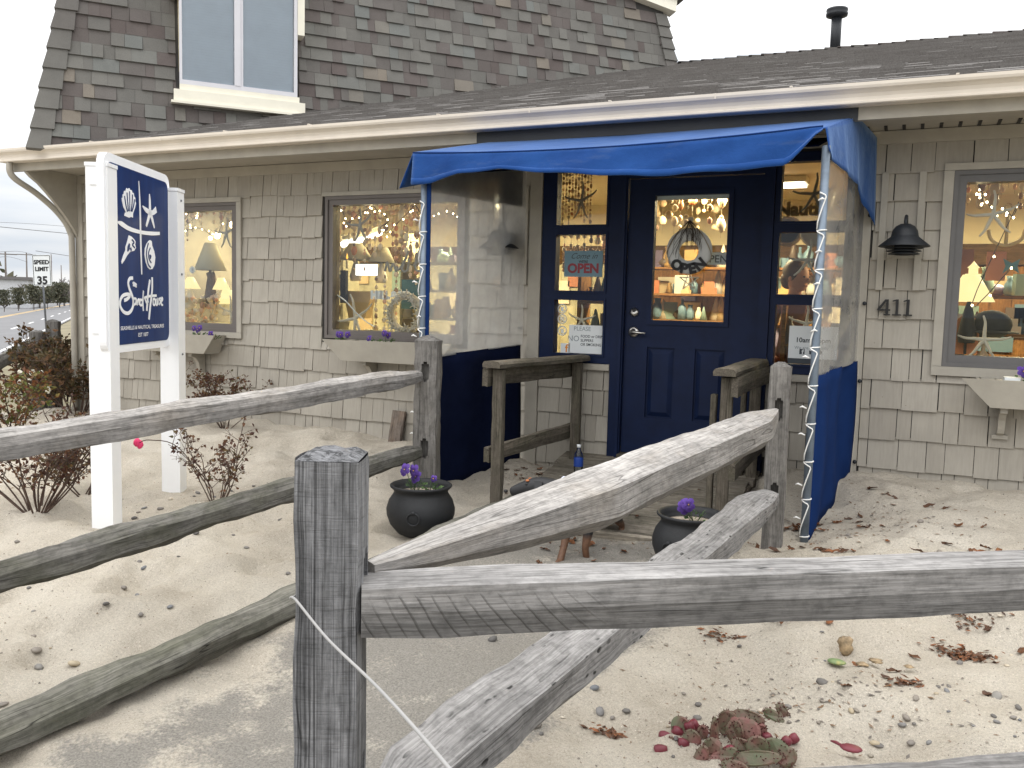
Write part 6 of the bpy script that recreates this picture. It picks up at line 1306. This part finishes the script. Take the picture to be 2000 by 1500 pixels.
def strand(px, py0, py1, y, seed, mats=('shell',), label='strand of small shells hanging in a shop window', w=.018):
    p0, p1_ = W(px, py0, y), W(px, py1, y); t = thing('shell_strand', label, 'shell strand', p1_, 'shell strands hanging in the windows'); mb = MB(); mb.tube([p0, V3((p0.x, p0.y, p1_.z))], .0015, 4); mb.build('thread', 'rope', t)
    rr = random.Random(seed); z = p0.z; 
    while z > p1_.z: mb = MB(); s = rr.uniform(.6, 1.5)*w; mb.blob((p0.x, p0.y, z), (s, s*.45, s*rr.uniform(.8, 1.7)), 7, 0, .5, None, rr, .12); mb.build('shell', 'shell', t); z -= s*rr.uniform(2.2, 4.5)
for k, (px, a, b, y) in enumerate(((690, 402, 470, .3), (718, 402, 480, .4), (742, 400, 470, .25), (752, 540, 655, .22), (768, 400, 500, .35), (776, 400, 640, .45), (790, 405, 500, .3), (803, 420, 540, .3), (815, 410, 560, .25), (735, 545, 655, .3), (366, 404, 470, .35), (394, 404, 450, .3), (418, 404, 440, .35), (351, 410, 470, .3))): strand(px, a, b, y, 200+k)
for k in range(12): strand(1284+k*11.5, 392, 405+RL.uniform(5, 60), RL.uniform(1.2, 2.4), 460+k, label='strand of shells hanging from the ceiling behind the door glass', w=RL.uniform(.02, .035))
for k in range(8): strand(1090+k*13, 460, 470+RL.uniform(5, 60), RL.uniform(.5, 1.2), 480+k, label='strand of shells hanging behind the middle left sidelight pane', w=RL.uniform(.015, .028))
for k in range(10): strand(1880+k*13, 345, 360+RL.uniform(5, 70), RL.uniform(.4, 1.2), 500+k, label='strand of shells hanging in the right hand window', w=RL.uniform(.014, .026))
for k in range(16): strand(662+k*10.2, 398+RL.uniform(0, 8), 430+RL.uniform(10, 110), RL.uniform(.18, .5), 400+k, label='strand of pale shells hanging in the window left of the awning', w=RL.uniform(.014, .030))
for k in range(8): strand(348+k*14, 402, 420+RL.uniform(5, 45), RL.uniform(.2, .5), 430+k, label='strand of shells hanging at the top of the sign side window', w=RL.uniform(.016, .03))
for px, py, y, r, lab in ((455, 439, .5, .035, 'bright round bulb at the upper right of the sign side window'), (424, 461, .6, .028, 'bright round bulb above the beige lamp shade'), (411, 465, .65, .02, 'small round bulb above the beige lamp shade')):
    q = W(px, py, y); t = thing('globe_bulb', lab, 'light bulb', q); mb = MB(); mb.blob(q, r, 14); mb.build('globe', 'bulb', t); mb = MB(); mb.tube([q+Z*r, q+Z*(r+.05)], .012, 8); mb.build('socket', 'star', t)
q = W(705, 468, 1.3); q2 = W(742, 455, 1.9); t = thing('strip_light', 'bright slanting strip light behind the window left of the awning', 'ceiling light', q); mb = MB(); mb.tube([W(668, 478, 1.1), q, q2], .03, 8); mb.build('tube', 'tube', t); mb = MB(); mb.tube([W(668, 474, 1.12)+Z*.04, q+Z*.045, q2+Z*.045], .03, 6); mb.build('housing', 'inceil', t)
lamp(695, 508, .75, .07, .17, .16, 'shade', 'unlit cream lamp shade behind the white screen', 'star', .2); lamp(745, 512, .8, .06, .13, .14, 'shade', 'small cream lamp shade right of the white screen', 'star', .2)
for k in range(11): strand(1096+k*6.0, 322, 405+RL.uniform(10, 38), .22+.05*(k % 3), 300+k, label='strand of pale shells of the chandelier in the left sidelight', w=.010)
def ww_txt(name, txt, px, py, y, size, mat, label, cat, shear=0, bold=.01, th=.003):
    q = W(px, py, y); mb = MB(); add_text(mb, txt, size, q, (X, Z, -Y), thick=th, bold=bold, shear=shear); tag(mb.build(name, mat, None, q), label, cat)
# 'Sand' in loose script
q = W(770, 523, .09); mb = MB(); sc_s = .0036
def PX(a, b): return W(a, b, .09)
for st in ([(752, 530), (757, 512), (762, 530), (768, 515), (774, 530), (776, 520)], [(778, 528), (788, 514), (798, 490)], [(790, 512), (786, 528), (796, 528), (799, 505)], [(808, 520), (820, 505), (826, 480), (815, 500), (812, 525), (822, 530)]):
    mb.tube(catmull([PX(*p) for p in st], 5), .011, 6)
tag(mb.build('script_word', 'stargrey', None, q), 'pale cut out script word and in the window left of the awning', 'sign')
ww_txt('letter_sign', 'HELL & NA', 763, 583, .25, .085, 'paper', 'white letters reading ELL AND N low in the window left of the awning', 'sign')
mb = MB(); mb.tube(catmull([W(*p, .06) for p in ((657, 575), (675, 588), (697, 612), (715, 628), (732, 638))], 6), [.003]+[.006]*23+[.004], 6); tag(mb.build('reflected_strip', 'paper', None, W(690, 605, .06)), 'thin curved white tube for a reflected light strip across the starfish in the window left of the awning', 'reflection')  # white tube drawn in for a light strip's reflection on the glass
for px, py, w, h, mt, lab in ((668, 640, .07, .06, 'basket', 'small basket at the left of the window beside the awning'), (745, 655, .16, .05, 'basket', 'low wooden tray on the ledge of the window beside the awning'), (430, 640, .15, .05, 'basket', 'pale basket in the lower right of the sign side window'), (672, 560, .03, .15, 'dark', 'dark upright post behind the glass beside the tan bag'), (803, 575, .09, .13, 'teal', 'dark green board behind the starfish wreath')):
    q = W(px, py, .38); mb = MB(); mb.lathe([(0, -h), (w*.8, -h), (w, h), (w-.01, h), (w*.7, -h+.01), (0, -h+.01)], 16, q) if mt == 'basket' else mb.box((-w, -.02, -h), (w, .02, h), 0, .5, (X, Y, Z), q); tag(mb.build({'basket': 'basket', 'dark': 'display_post', 'teal': 'chalk_board'}[mt], mt, None, q), lab, {'basket': 'basket', 'dark': 'post', 'teal': 'board'}[mt])
for k in range(75):                                   # heap of shells in the sign side window
    px, py = 340+rr.uniform(5, 85), 575+rr.uniform(0, 62); q = W(px, py, .22+.15*rr.random()); mb = MB(); s = rr.uniform(.014, .03); mb.blob((0, 0, 0), (s*1.3, s, s*.8), 8, 0, .5, None, rr, .25)
    inst('seashell', mb.mesh('seashell', 'shell'), q, (rr.uniform(0, 3), rr.uniform(0, 3), rr.uniform(0, 3)), 1, 'seashell in the heap behind the sign side window', 'shell', 'shells heaped in the sign side window')
# driftwood column of the big lamp, swirl ornament
q = W(411, 560, .36); mb = MB(); mb.tube(catmull([q+Z*.14, q+V3((.02, 0, .05)), q+V3((-.01, 0, -.05)), q-Z*.18], 5), .04, 8); tag(mb.build('driftwood_stump', 'darkbeam', None, q), 'rough driftwood stump under the big beige shade', 'driftwood')
q = W(376, 527, .14); mb = MB(); mb.lathe([(.012, 0), (.03, .012), (.036, 0), (.03, -.012), (.012, 0)], 16, q, 0, True, .5, (X, Z, Y)); tag(mb.build('nautilus_shell', 'paper', None, q), 'white swirled nautilus hanging before the beige lamp shade', 'shell')

# ------------------------------------------------------------------ signs on the door and sidelights
q = W(1346, 490, -.03); lr = thing('open_wreath', 'white life ring with dried grass and black OPEN letters on the door glass', 'open sign', q)
n_ = 40; mb = MB(); mb.tube([q+V3((.118*math.cos(a), 0, .118*math.sin(a))) for a in [2*PI*k/n_ for k in range(n_)]], .050, 10, 0, False, .5, True)
mb.v = [V3((p.x, q.y+(p.y-q.y)*.42, p.z)) for p in mb.v]; mb.build('ring', 'ring', lr)
rr = random.Random(14); mb = MB()
for k in range(42):
    a = math.radians(rr.choice((rr.uniform(60, 200), rr.uniform(20, 110)))); r = rr.uniform(.07, .15); p = q+V3((r*math.cos(a), -.022, r*math.sin(a)+.0)); mb.tube(catmull([q+V3((rr.uniform(-.01, .01), -.02, .215)), lerp(q+V3((0, -.022, .2)), p, .5)+V3((rr.uniform(-.02, .02), -.01, .02)), p, p-Z*rr.uniform(.02, .08)], 3), .0014, 4)
mb.build('dried_grass', 'twig', lr); mb = MB()
for sg in (-1, 1): mb.tube(catmull([q+V3((0, -.018, .22)), q+V3((sg*.09, -.02, .12)), q+V3((sg*.165, -.02, -.03)), q+V3((sg*.13, -.02, -.10)), q+V3((sg*.09, -.02, -.14))], 6), .004, 6)
mb.build('rope', 'rope', lr); mb = MB(); mb.lathe([(0, 0), (.022, 0), (.018, .008), (0, .012)], 14, q+V3((0, .01, .225)), 0, True, .5, (X, Z, -Y)); mb.build('suction_cup', 'star', lr)
for ch, ang in zip('OPEN', (-128, -102, -76, -48)):
    a = math.radians(ang); c = q+V3((.130*math.cos(a), -.026, .130*math.sin(a))); rd_ = V3((math.cos(a), 0, math.sin(a))); tg_ = V3((-math.sin(a), 0, math.cos(a))); mb = MB(); vs, fs = text_mesh(ch, .100, .004, .0055); cy = .034
    mb.add([c+tg_*(p.x*1.0)-rd_*(p.y-cy)-Y*p.z for p in vs], fs); mb.build('letter', 'black', lr)
mb = MB()
for k in range(5):
    a = math.radians(90+k*72); b = math.radians(90+(k+2)*72); c0 = W(1346, 548, .0); mb.tube([c0+V3((.075*math.cos(a), 0, .075*math.sin(a))), c0+V3((.075*math.cos(b), 0, .075*math.sin(b)))], .004, 6)
tag(mb.build('twig_star', 'star', None, W(1346, 548, 0)), 'star made of pale twigs below the OPEN life ring', 'star ornament')
def card(name, x0, x1, z0, z1, y, mat, label, cat): 
    t = thing(name, label, cat, ((x0+x1)/2, y, z0)); mb = MB(); mb.box((x0, y-.0015, z0), (x1, y+.0015, z1)); mb.build('card', mat, t); return t
def put(t, name, txt, x, z, y, size, mat, bold=.0, shear=0, sx=1.0, align='CENTER'):
    mb = MB(); add_text(mb, txt, size, (x, y-.0022, z), (X, Z, -Y), thick=.0003, bold=bold, shear=shear, sx=sx, align=align); mb.build(name, mat, t)
a, b = W(1103, 490, .006), W(1176, 541, .006); t = card('open_card', a.x, b.x, b.z, a.z, .008, 'paperblue', 'blue grey card reading Come in WE ARE OPEN in the left sidelight', 'open sign'); cx = (a.x+b.x)/2; h = a.z-b.z
put(t, 'script_line', 'Come in', cx, b.z+h*.70, .0085, .062, 'ink', .0, .5); put(t, 'small_line', "WE'RE", cx, b.z+h*.54, .0085, .026, 'ink', .001); put(t, 'big_line', 'OPEN', cx-.0, b.z+h*.16, .0085, .098, 'redink', .004)
a, b = W(1112, 634, .006), W(1178, 692, .006); t = card('paper_notice', a.x, b.x, b.z-.0, a.z, .008, 'paper', 'handwritten PLEASE NO FOOD notice in the bottom pane of the left sidelight', 'notice'); w = b.x-a.x; h = a.z-b.z
put(t, 'top_line', 'PLEASE', a.x+w*.38, b.z+h*.80, .0085, .045, 'inkg'); put(t, 'no_word', 'NO', a.x+w*.13, b.z+h*.42, .0085, .062, 'inkg')
for k, s_ in enumerate(('FOOD or DRINKS,', 'SLIPPERS', 'OR SMOKING')): put(t, 'rule_line', s_, a.x+w*.34, b.z+h*(.56-.145*k), .0085, .029, 'ink', .0005, 0, .95, 'LEFT')
for k, (py, lab) in enumerate(((603, 'no drinks'), (623, 'no food'), (646, 'no pets'))):
    c = W(1098, py, .006); t = thing('round_sticker', ('topmost', 'middle', 'lowest')[k]+' round white prohibition sticker in the left sidelight', 'sticker', c); mb = MB(); mb.tube([c+V3((.034*math.cos(a), 0, .034*math.sin(a))) for a in [j*PI/12 for j in range(24)]], .0045, 6, 0, False, .5, True); mb.tube([c+V3((-.024, 0, .024)), c+V3((.024, 0, -.024))], .003, 6)
    (mb.box((c.x-.01, c.y-.002, c.z-.02), (c.x+.012, c.y+.002, c.z+.014)) if k != 1 else [mb.tube([c+V3((dx, 0, -.022)), c+V3((dx, 0, .02))], .004, 6) for dx in (-.014, 0, .014)]); mb.build('symbol', 'paper', t)
a, b = W(1095, 670, .006), W(1112, 690, .006); t = card('social_sticker', a.x, b.x, b.z, a.z, .008, 'paper', 'small white sticker with an orange letter f in the left sidelight', 'sticker'); put(t, 'letter', 'f', (a.x+b.x)/2+.012, b.z+.01, .0085, .085, 'orangeink', .002)
x0, z1 = W(1542, 636, .0).x, W(1542, 636, 0).z; z0 = 1.196; t = card('hours_card', x0, -.44, z0, z1, .008, 'paper', 'white opening hours card reading 10am in the right sidelight', 'hours sign'); mb = MB(); mb.box((x0, .004, z0), (-.44, .0062, z0+.035)); mb.build('card_foot', 'ink', t)
put(t, 'hours_line', '10am \u2013 6pm', x0+.045, z1-.112, .0085, .046, 'ink', .0012, 0, 1, 'LEFT'); put(t, 'small_line', 'We are open daily', x0+.04, z1-.160, .0085, .030, 'inkg', 0, 0, 1, 'LEFT')
mb = MB(); bx, bz = x0+.075, z0+.065; mb.box((bx, .004, bz), (bx+.034, .0064, bz+.036)); mb.build('social_logo', 'ink', t); put(t, 'logo_letter', 'f', bx+.021, bz+.004, .006, .040, 'paper', .002)
mb = MB(); bx += .060; mb.prism([(0, .006), (.012, .0), (.026, .006), (.033, .022), (.037, .028), (.032, .027), (.034, .033), (.028, .031), (.019, .030), (.017, .022), (.004, .030), (.003, .020), (.006, .012), (.002, .013), (.008, .007)], 0, .0024, (bx, .0064, bz), (X, Z, -Y)); mb.build('social_logo', 'ink', t)
mb = MB(); bx += .055; mb.lathe([(.010, 0), (.017, 0), (.017, .0024), (.010, .0024)], 16, (bx+.016, .0064, bz+.017), 0, False, .5, (X, Z, -Y)); mb.build('social_logo', 'ink', t)
q = W(1395, 505, .12); t = card('small_open_card', q.x-.10, q.x+.085, q.z-.045, q.z+.045, .12, 'paper', 'small white OPEN card behind the life ring on the door', 'open sign'); put(t, 'letters', 'OPEN', q.x-.0, q.z-.028, .1195, .075, 'ink', .001)
q = W(1570, 412, .30); ww_txt('carved_word', 'Nautic', 1565, 420, .3, .13, 'anchor', 'carved tan word Nautic behind the top right sidelight pane', 'sign', 0, .006, .01)
q = W(1538, 452, .6); mb = MB(); mb.tube([q+V3((.10*math.cos(a), 0, .10*math.sin(a))) for a in [k*PI/12 for k in range(24)]], .016, 8, 0, False, .5, True); mb.lathe([(0, 0), (.09, 0)], 20, q, 0, False, .5, (X, Z, -Y)); tag(mb.build('wall_clock', 'anchor', None, q), 'round brass clock at the top of the middle right sidelight pane', 'clock')
q = W(1590, 455, .5); mb = MB(); mb.lathe([(0, .01), (.08, .012), (.10, .0), (0, -.004)], 24, q, 0, True, .5, (X, Z, -Y)); tag(mb.build('shell_plate', 'star', None, q), 'round pale shell plate beside the brass clock', 'plate')
# shopkeeper seen through the right sidelight
pc = W(1556, 540, .95); per = thing('person', 'person with brown hair in a reddish jumper seen inside through the right sidelight', 'person', (pc.x, pc.y+.1, .42))
VS = []; RD = []; ED = []
def pj(p, r, par=None):
    VS.append(V3(p)); RD.append(r)
    if par is not None: ED.append((par, len(VS)-1))
    return len(VS)-1
bx, by, hz = pc.x, pc.y+.05, pc.z; S_ = .62*0+1
pel = pj((bx-.02, by+.02, .42+.90), .12) if False else pj((bx-.03, by+.02, hz-.62), .125); ch = pj((bx-.02, by+.02, hz-.36), .135, pel); nk0 = pj((bx, by+.01, hz-.20), .075, ch); nk = pj((bx, by, hz-.13), .050, nk0)
for sg in (-1, 1):
    s0 = pj((bx+sg*.15, by+.02, hz-.25), .060, nk0); e0 = pj((bx+sg*.19, by+.0, hz-.50), .045, s0); w0 = pj((bx+sg*.13, by-.12, hz-.66), .032, e0); h0 = pj((bx+sg*.09, by-.17, hz-.67), .03, w0)
    l0 = pj((bx+sg*.09, by+.02, hz-.72), .09, pel); k0 = pj((bx+sg*.09, by+.01, hz-.98), .06, l0); a0 = pj((bx+sg*.09, by+.03, .47), .04, k0); pj((bx+sg*.09, by-.09, .45), .035, a0)
me = bpy.data.meshes.new('person_body'); po = OFF[per.name]; me.from_pydata([v-po for v in VS], ED, []); ob = bpy.data.objects.new('body', me); COL.objects.link(ob); ob.parent = per
ob.modifiers.new('skin', 'SKIN').use_smooth_shade = True; ss = ob.modifiers.new('sub', 'SUBSURF'); ss.levels = 1; ss.render_levels = 2
for i, r in enumerate(RD): me.skin_vertices[0].data[i].radius = (r, r*.8); me.skin_vertices[0].data[i].use_root = (i == 0)
me.materials.append(MATS['shirt'])
fd = V3((.85, -.5, -.12)).normalized(); fs_ = V3((.5, .85, 0)).normalized(); hc = V3((bx+.0, by, hz)); fu = fs_.cross(fd)
if fu.z < 0: fu = -fu
mb = MB(); mb.blob(hc, (.098, .075, .118), 20, 0, .5, (fd, fs_, fu)); mb.blob(hc+fd*.035-fu*.055, (.062, .055, .062), 16, 0, .5, (fd, fs_, fu)); mb.blob(hc+fd*.104-fu*.018, (.020, .013, .022), 10, 0, .5, (fd, fs_, fu)); mb.tube([hc-fu*.06, hc-fu*.15], [.05, .052], 12)
for sg in (-1, 1): mb.blob(hc+fs_*.075*sg-fd*.01-fu*.01, (.02, .008, .03), 8, 0, .5, (fd, fs_, fu))
hd_ = mb.build('head', 'skin', per)
for sg in (-1, 1): mb = MB(); mb.blob(hc+fd*.088+fs_*.03*sg+fu*.008, (.008, .011, .007), 8, 0, .5, (fd, fs_, fu)); mb.build('eye', 'dark', hd_)
mb = MB(); mb.blob(hc+fd*.092-fu*.062, (.008, .024, .007), 8, 0, .5, (fd, fs_, fu)); mb.build('mouth', 'shirt', hd_)
mb = MB(); rr = random.Random(3); mb.blob(hc-fd*.025+fu*.035, (.105, .092, .11), 18, 0, .5, (fd, fs_, fu), rr, .05); mb.blob(hc-fd*.075-fu*.03, (.06, .08, .08), 14, 0, .5, (fd, fs_, fu), rr, .05); mb.build('hair', 'hair', per)

# ------------------------------------------------------------------ along the road
rb = NP(93, 700, -7.2); sp_ = thing('speed_limit_sign', 'white SPEED LIMIT 35 sign on a grey steel post by the road', 'road sign', (rb.x, rb.y, -.24))
dS = (rb-EYE).dot(fw); so_ = DP(82, 528, dS); wdir = V3((rt.x, rt.y, 0)).normalized(); tilt = .03; ux = wdir*math.cos(tilt)+Z*math.sin(tilt); uz = Z*math.cos(tilt)-wdir*math.sin(tilt); un_ = ux.cross(uz); un_ = un_ if un_.dot(fw) < 0 else -un_
k_ = dS/FPX; bw, bh = 36*k_, 60*k_
mb = MB(); mb.prism(rrect(-bw/2, bw/2, -bh/2, bh/2, bw*.07), 0, .01, so_, (ux, uz, un_)); pl = mb.build('plate', 'paper', sp_)
mb = MB(); e = bw*.03; 
for P_ in ((-bw/2+e, bw/2-e, bh/2-2*e, bh/2-e), (-bw/2+e, bw/2-e, -bh/2+e, -bh/2+2*e), (-bw/2+e, -bw/2+2*e, -bh/2+2*e, bh/2-2*e), (bw/2-2*e, bw/2-e, -bh/2+2*e, bh/2-2*e)): mb.prism([(P_[0], P_[2]), (P_[1], P_[2]), (P_[1], P_[3]), (P_[0], P_[3])], .0105, .013, so_, (ux, uz, un_))
mb.build('border', 'black', pl)
for txt, zz, sz, bo in (('SPEED', .20, .30, .008), ('LIMIT', -.02, .30, .008), ('35', -.44, .56, .014)):
    mb = MB(); add_text(mb, txt, sz*bw/.6*.62, so_+uz*(zz*bh), (ux, uz, un_), thick=.004, bold=bo*bw/.6); mb.v = [p+un_*.011 for p in mb.v]; mb.build('lettering', 'black', pl)
mb = MB(); pt = DP(86, 560, dS); mb.tube([so_-un_*.03+uz*bh*.45, so_-un_*.03-uz*bh*.5, V3((rb.x, rb.y, -.3))], .035, 6); mb.build('post', 'steel', sp_)
def upole(px, py_top, n, label, arm=True, rr_=.14):
    b = NP(px, 600, n); dd = (b-EYE).dot(fw); tp = DP(px, py_top, dd); t = thing('utility_pole', label, 'utility pole', (b.x, b.y, -.2)); mb = MB(); mb.tube([(b.x, b.y, -.3), (b.x+.03, b.y, tp.z)], [rr_*1.15, rr_*.75], 8); mb.build('pole', 'pole', t)
    if arm: mb = MB(); a = V3((b.x, b.y, tp.z-.35)); mb.tube([a-rn*1.5, a+rn*1.5], .075, 6); mb.build('cross_arm', 'pole', t)
    return V3((b.x, b.y, tp.z)), dd
U = [upole(13, 492, -19.5, 'utility pole with a cross arm at the far left of the road'), upole(54, 494, -19.5, 'utility pole with a cross arm left of the speed limit sign'), upole(102, 497, -19.5, 'bare utility pole just right of the speed limit sign', False), upole(121, 518, -19.5, 'smaller utility pole furthest down the road', False), upole(156, 524, -19.5, 'distant utility pole by the shop corner')]
def wire(pts, label, r=.03): mb = MB(); mb.tube(catmull(pts, 6), r, 4); tag(mb.build('power_line', 'wire', None, pts[0]), label, 'power line')
def sagp(a, b, s): return [a, lerp(a, b, .5)-Z*s, b]
wire([DP(-60, 437, 45), DP(60, 449, 50), DP(175, 460, 56)], 'upper power line crossing the cloudy sky at the left', .022); wire([DP(-60, 432, 45), DP(60, 437, 50), DP(175, 446, 56)], 'thin topmost wire crossing the cloudy sky at the left', .012)
wire([DP(70, 490, 90), DP(110, 496, 95), DP(175, 506, 102)], 'lower power line running to the shop corner', .035); wire([DP(-30, 496, 75), U[0][0], U[1][0], DP(103, 512, U[2][1])], 'power line strung between the left utility poles', .035); wire([DP(-30, 505, 75), DP(20, 502, U[0][1]), DP(54, 512, U[1][1])], 'slack wire hanging below the left cross arms', .03)
def far_tree(px, pyb, pyt, dd, label, seed, spread=.35, ev=False):
    b = DP(px, pyb, dd); h = (DP(px, pyt, dd)-b).z; rr = random.Random(seed); t = thing('tree' if not ev else 'evergreen_tree', label, 'tree', (b.x, b.y, b.z-.4)); mb = MB(); tips = []
    def br(p, d, L, r, lv):
        q = p+d*L; mb.tube([p, lerp(p, q, .5)+V3((rr.uniform(-.05, .05), rr.uniform(-.05, .05), 0))*L, q], [r, r*.8, r*.6], 5 if lv < 2 else 3, 0, False)
        if lv >= 5: return
        if lv >= 2: tips.append(q)
        for _ in range(3 if lv < 4 else 2): br(lerp(p, q, rr.uniform(.45, 1.0)), (d+V3((rr.gauss(0, .5), rr.gauss(0, .5), rr.gauss(.1, .3)))*(.8+spread)).normalized(), L*rr.uniform(.55, .8), max(.035, r*.58), lv+1)
    br(b-Z*.5, Z, h*.32, h*.030, 0); mb.build('trunk', 'greybark', t)
    if ev:
        lf = MB()
        for k in range(1100):
            p = V3((b.x, b.y, b.z+h*.5))+V3((rr.gauss(0, 1)*h*.2, rr.gauss(0, 1)*h*.2, rr.uniform(-.45, .5)*h)); L = h*rr.uniform(.03, .07); d = V3((rr.gauss(0, 1), rr.gauss(0, 1), rr.gauss(0, 1))).normalized(); e = d.orthogonal().normalized(); lf.add([p-d*L, p+e*L*.6, p+d*L, p-e*L*.6], [(0, 1, 2, 3)], 0, None, rr.random())
        lf.build('crown', 'leaf_far', t)
far_tree(36, 596, 520, 95, 'bare tree behind the pole left of the speed limit sign', 1); far_tree(66, 596, 528, 110, 'spreading bare tree behind the speed limit sign', 2, .6); far_tree(138, 592, 515, 120, 'tall bare tree right of the speed limit sign', 3); far_tree(150, 592, 535, 140, 'small bare tree near the shop corner', 4, .5); far_tree(-20, 596, 525, 90, 'bare tree at the very left edge', 5, .5); far_tree(112, 590, 536, 130, 'thin bare tree behind the bare pole', 6, .5)
for k, (px, pt_, dd, lab) in enumerate(((8, 566, 70, 'dark evergreen shrub tree at the left edge of the far verge'), (36, 562, 76, 'round evergreen between the two left poles'), (66, 556, 86, 'dark evergreen behind the speed limit post'), (92, 562, 96, 'evergreen just right of the speed limit post'), (116, 552, 112, 'olive evergreen behind the bare pole'), (138, 556, 130, 'dark evergreen near the end of the road'), (154, 564, 150, 'last evergreen against the shop corner'))): far_tree(px, 597-k, pt_, dd, lab, 20+k, .3, True)
for k, (px, pt_, dd, lab) in enumerate(((22, 530, 100, 'twiggy bare tree left of the second pole'), (78, 535, 104, 'wide bare tree just behind the speed limit sign post'), (126, 525, 125, 'twiggy bare tree right of the bare pole'), (146, 522, 135, 'bare tree third from the shop corner'))): far_tree(px, 595, pt_, dd, lab, 40+k, .7)
mb = MB(); fa = random.Random(2)                      # far woods closing the horizon
for k in range(5200):
    a = math.radians(fa.uniform(-100, 35)); r = fa.uniform(240, 330); hh = 11*(.6+.4*math.sin(a*23)+.25*math.sin(a*61)); p = V3((r*math.sin(a), r*math.cos(a), -.3+abs(fa.random())**1.2*max(3, hh))); L = fa.uniform(.7, 2.0); d = V3((fa.gauss(0, 1), fa.gauss(0, 1), fa.gauss(0, 1.3))).normalized(); e = d.orthogonal().normalized(); mb.add([p-d*L, p+e*L*.5, p+d*L, p-e*L*.5], [(0, 1, 2, 3)], 0, None, fa.random()*.8)
tag(mb.build('far_woods', 'leaf_far'), 'low line of far woods along the horizon', 'woods', None, 'stuff')
hb = DP(14, 590, 105); t = thing('white_building', 'long low white building far across the road', 'building', (hb.x, hb.y, -.2)); mb = MB(); mb.box((-9, -3, 0), (7, 3, 3.2), 0, .5, (rd, rn, Z), (hb.x, hb.y, -.2)); mb.build('wall', 'brick', t); mb = MB(); mb.hexa([V3((hb.x, hb.y, 0))+rd*a+rn*b+Z*c for a, b, c in ((-9.3, -3.4, 3.0), (7.3, -3.4, 3.0), (7.3, 3.4, 3.0), (-9.3, 3.4, 3.0), (-9.3, -3.4, 3.3), (7.3, -3.4, 3.3), (7.3, 3.4, 3.3), (-9.3, 3.4, 3.3))]); mb.build('roof', 'farroof', t)
for k in range(5): mb = MB(); mb.box((-7.5+k*2.8, 3.001, 1.0), (-6.1+k*2.8, 3.06, 2.2), 0, .5, (rd, rn, Z), (hb.x, hb.y, -.2)); mb.build('window', 'farglass', t)
vb = NP(148, 586, -15.4); vb = R(-15.4, 118, -.22); t = thing('red_truck', 'red truck with glowing lamps far down the road', 'truck', vb)
def vbx(n, a, b, m_): mb = MB(); mb.box(a, b, 0, .5, (rn, rd, Z), vb); return mb.build(n, m_, t)
vbx('cab', (-1.1, -1.2, .5), (1.1, .9, 2.5), 'red'); vbx('cargo_box', (-1.2, .95, .7), (1.2, 6.5, 3.0), 'brick'); vbx('windscreen', (-1.0, -1.24, 1.5), (1.0, -1.205, 2.3), 'farglass')
for sx in (-.8, .8):
    vbx('headlight', (sx-.22, -1.25, .75), (sx+.22, -1.205, 1.1), 'tail')
    for sy in (-.3, 4.8): mb = MB(); mb.tube([vb+rn*(sx-.12)+rd*sy+Z*.45, vb+rn*(sx+.2)+rd*sy+Z*.45], .45, 12); mb.build('wheel', 'tyre', t)
for k, (s_, n2) in enumerate(((34, -21), (48, -22), (66, -21.5))): 
    c0 = R(n2, s_, -.2); mb = MB(); mb.tube([c0, c0+Z*1.1], .09, 6); tag(mb.build('bollard', 'iron', None, c0), ('nearest', 'middle', 'furthest')[k]+' dark bollard on the far verge across the road', 'bollard')
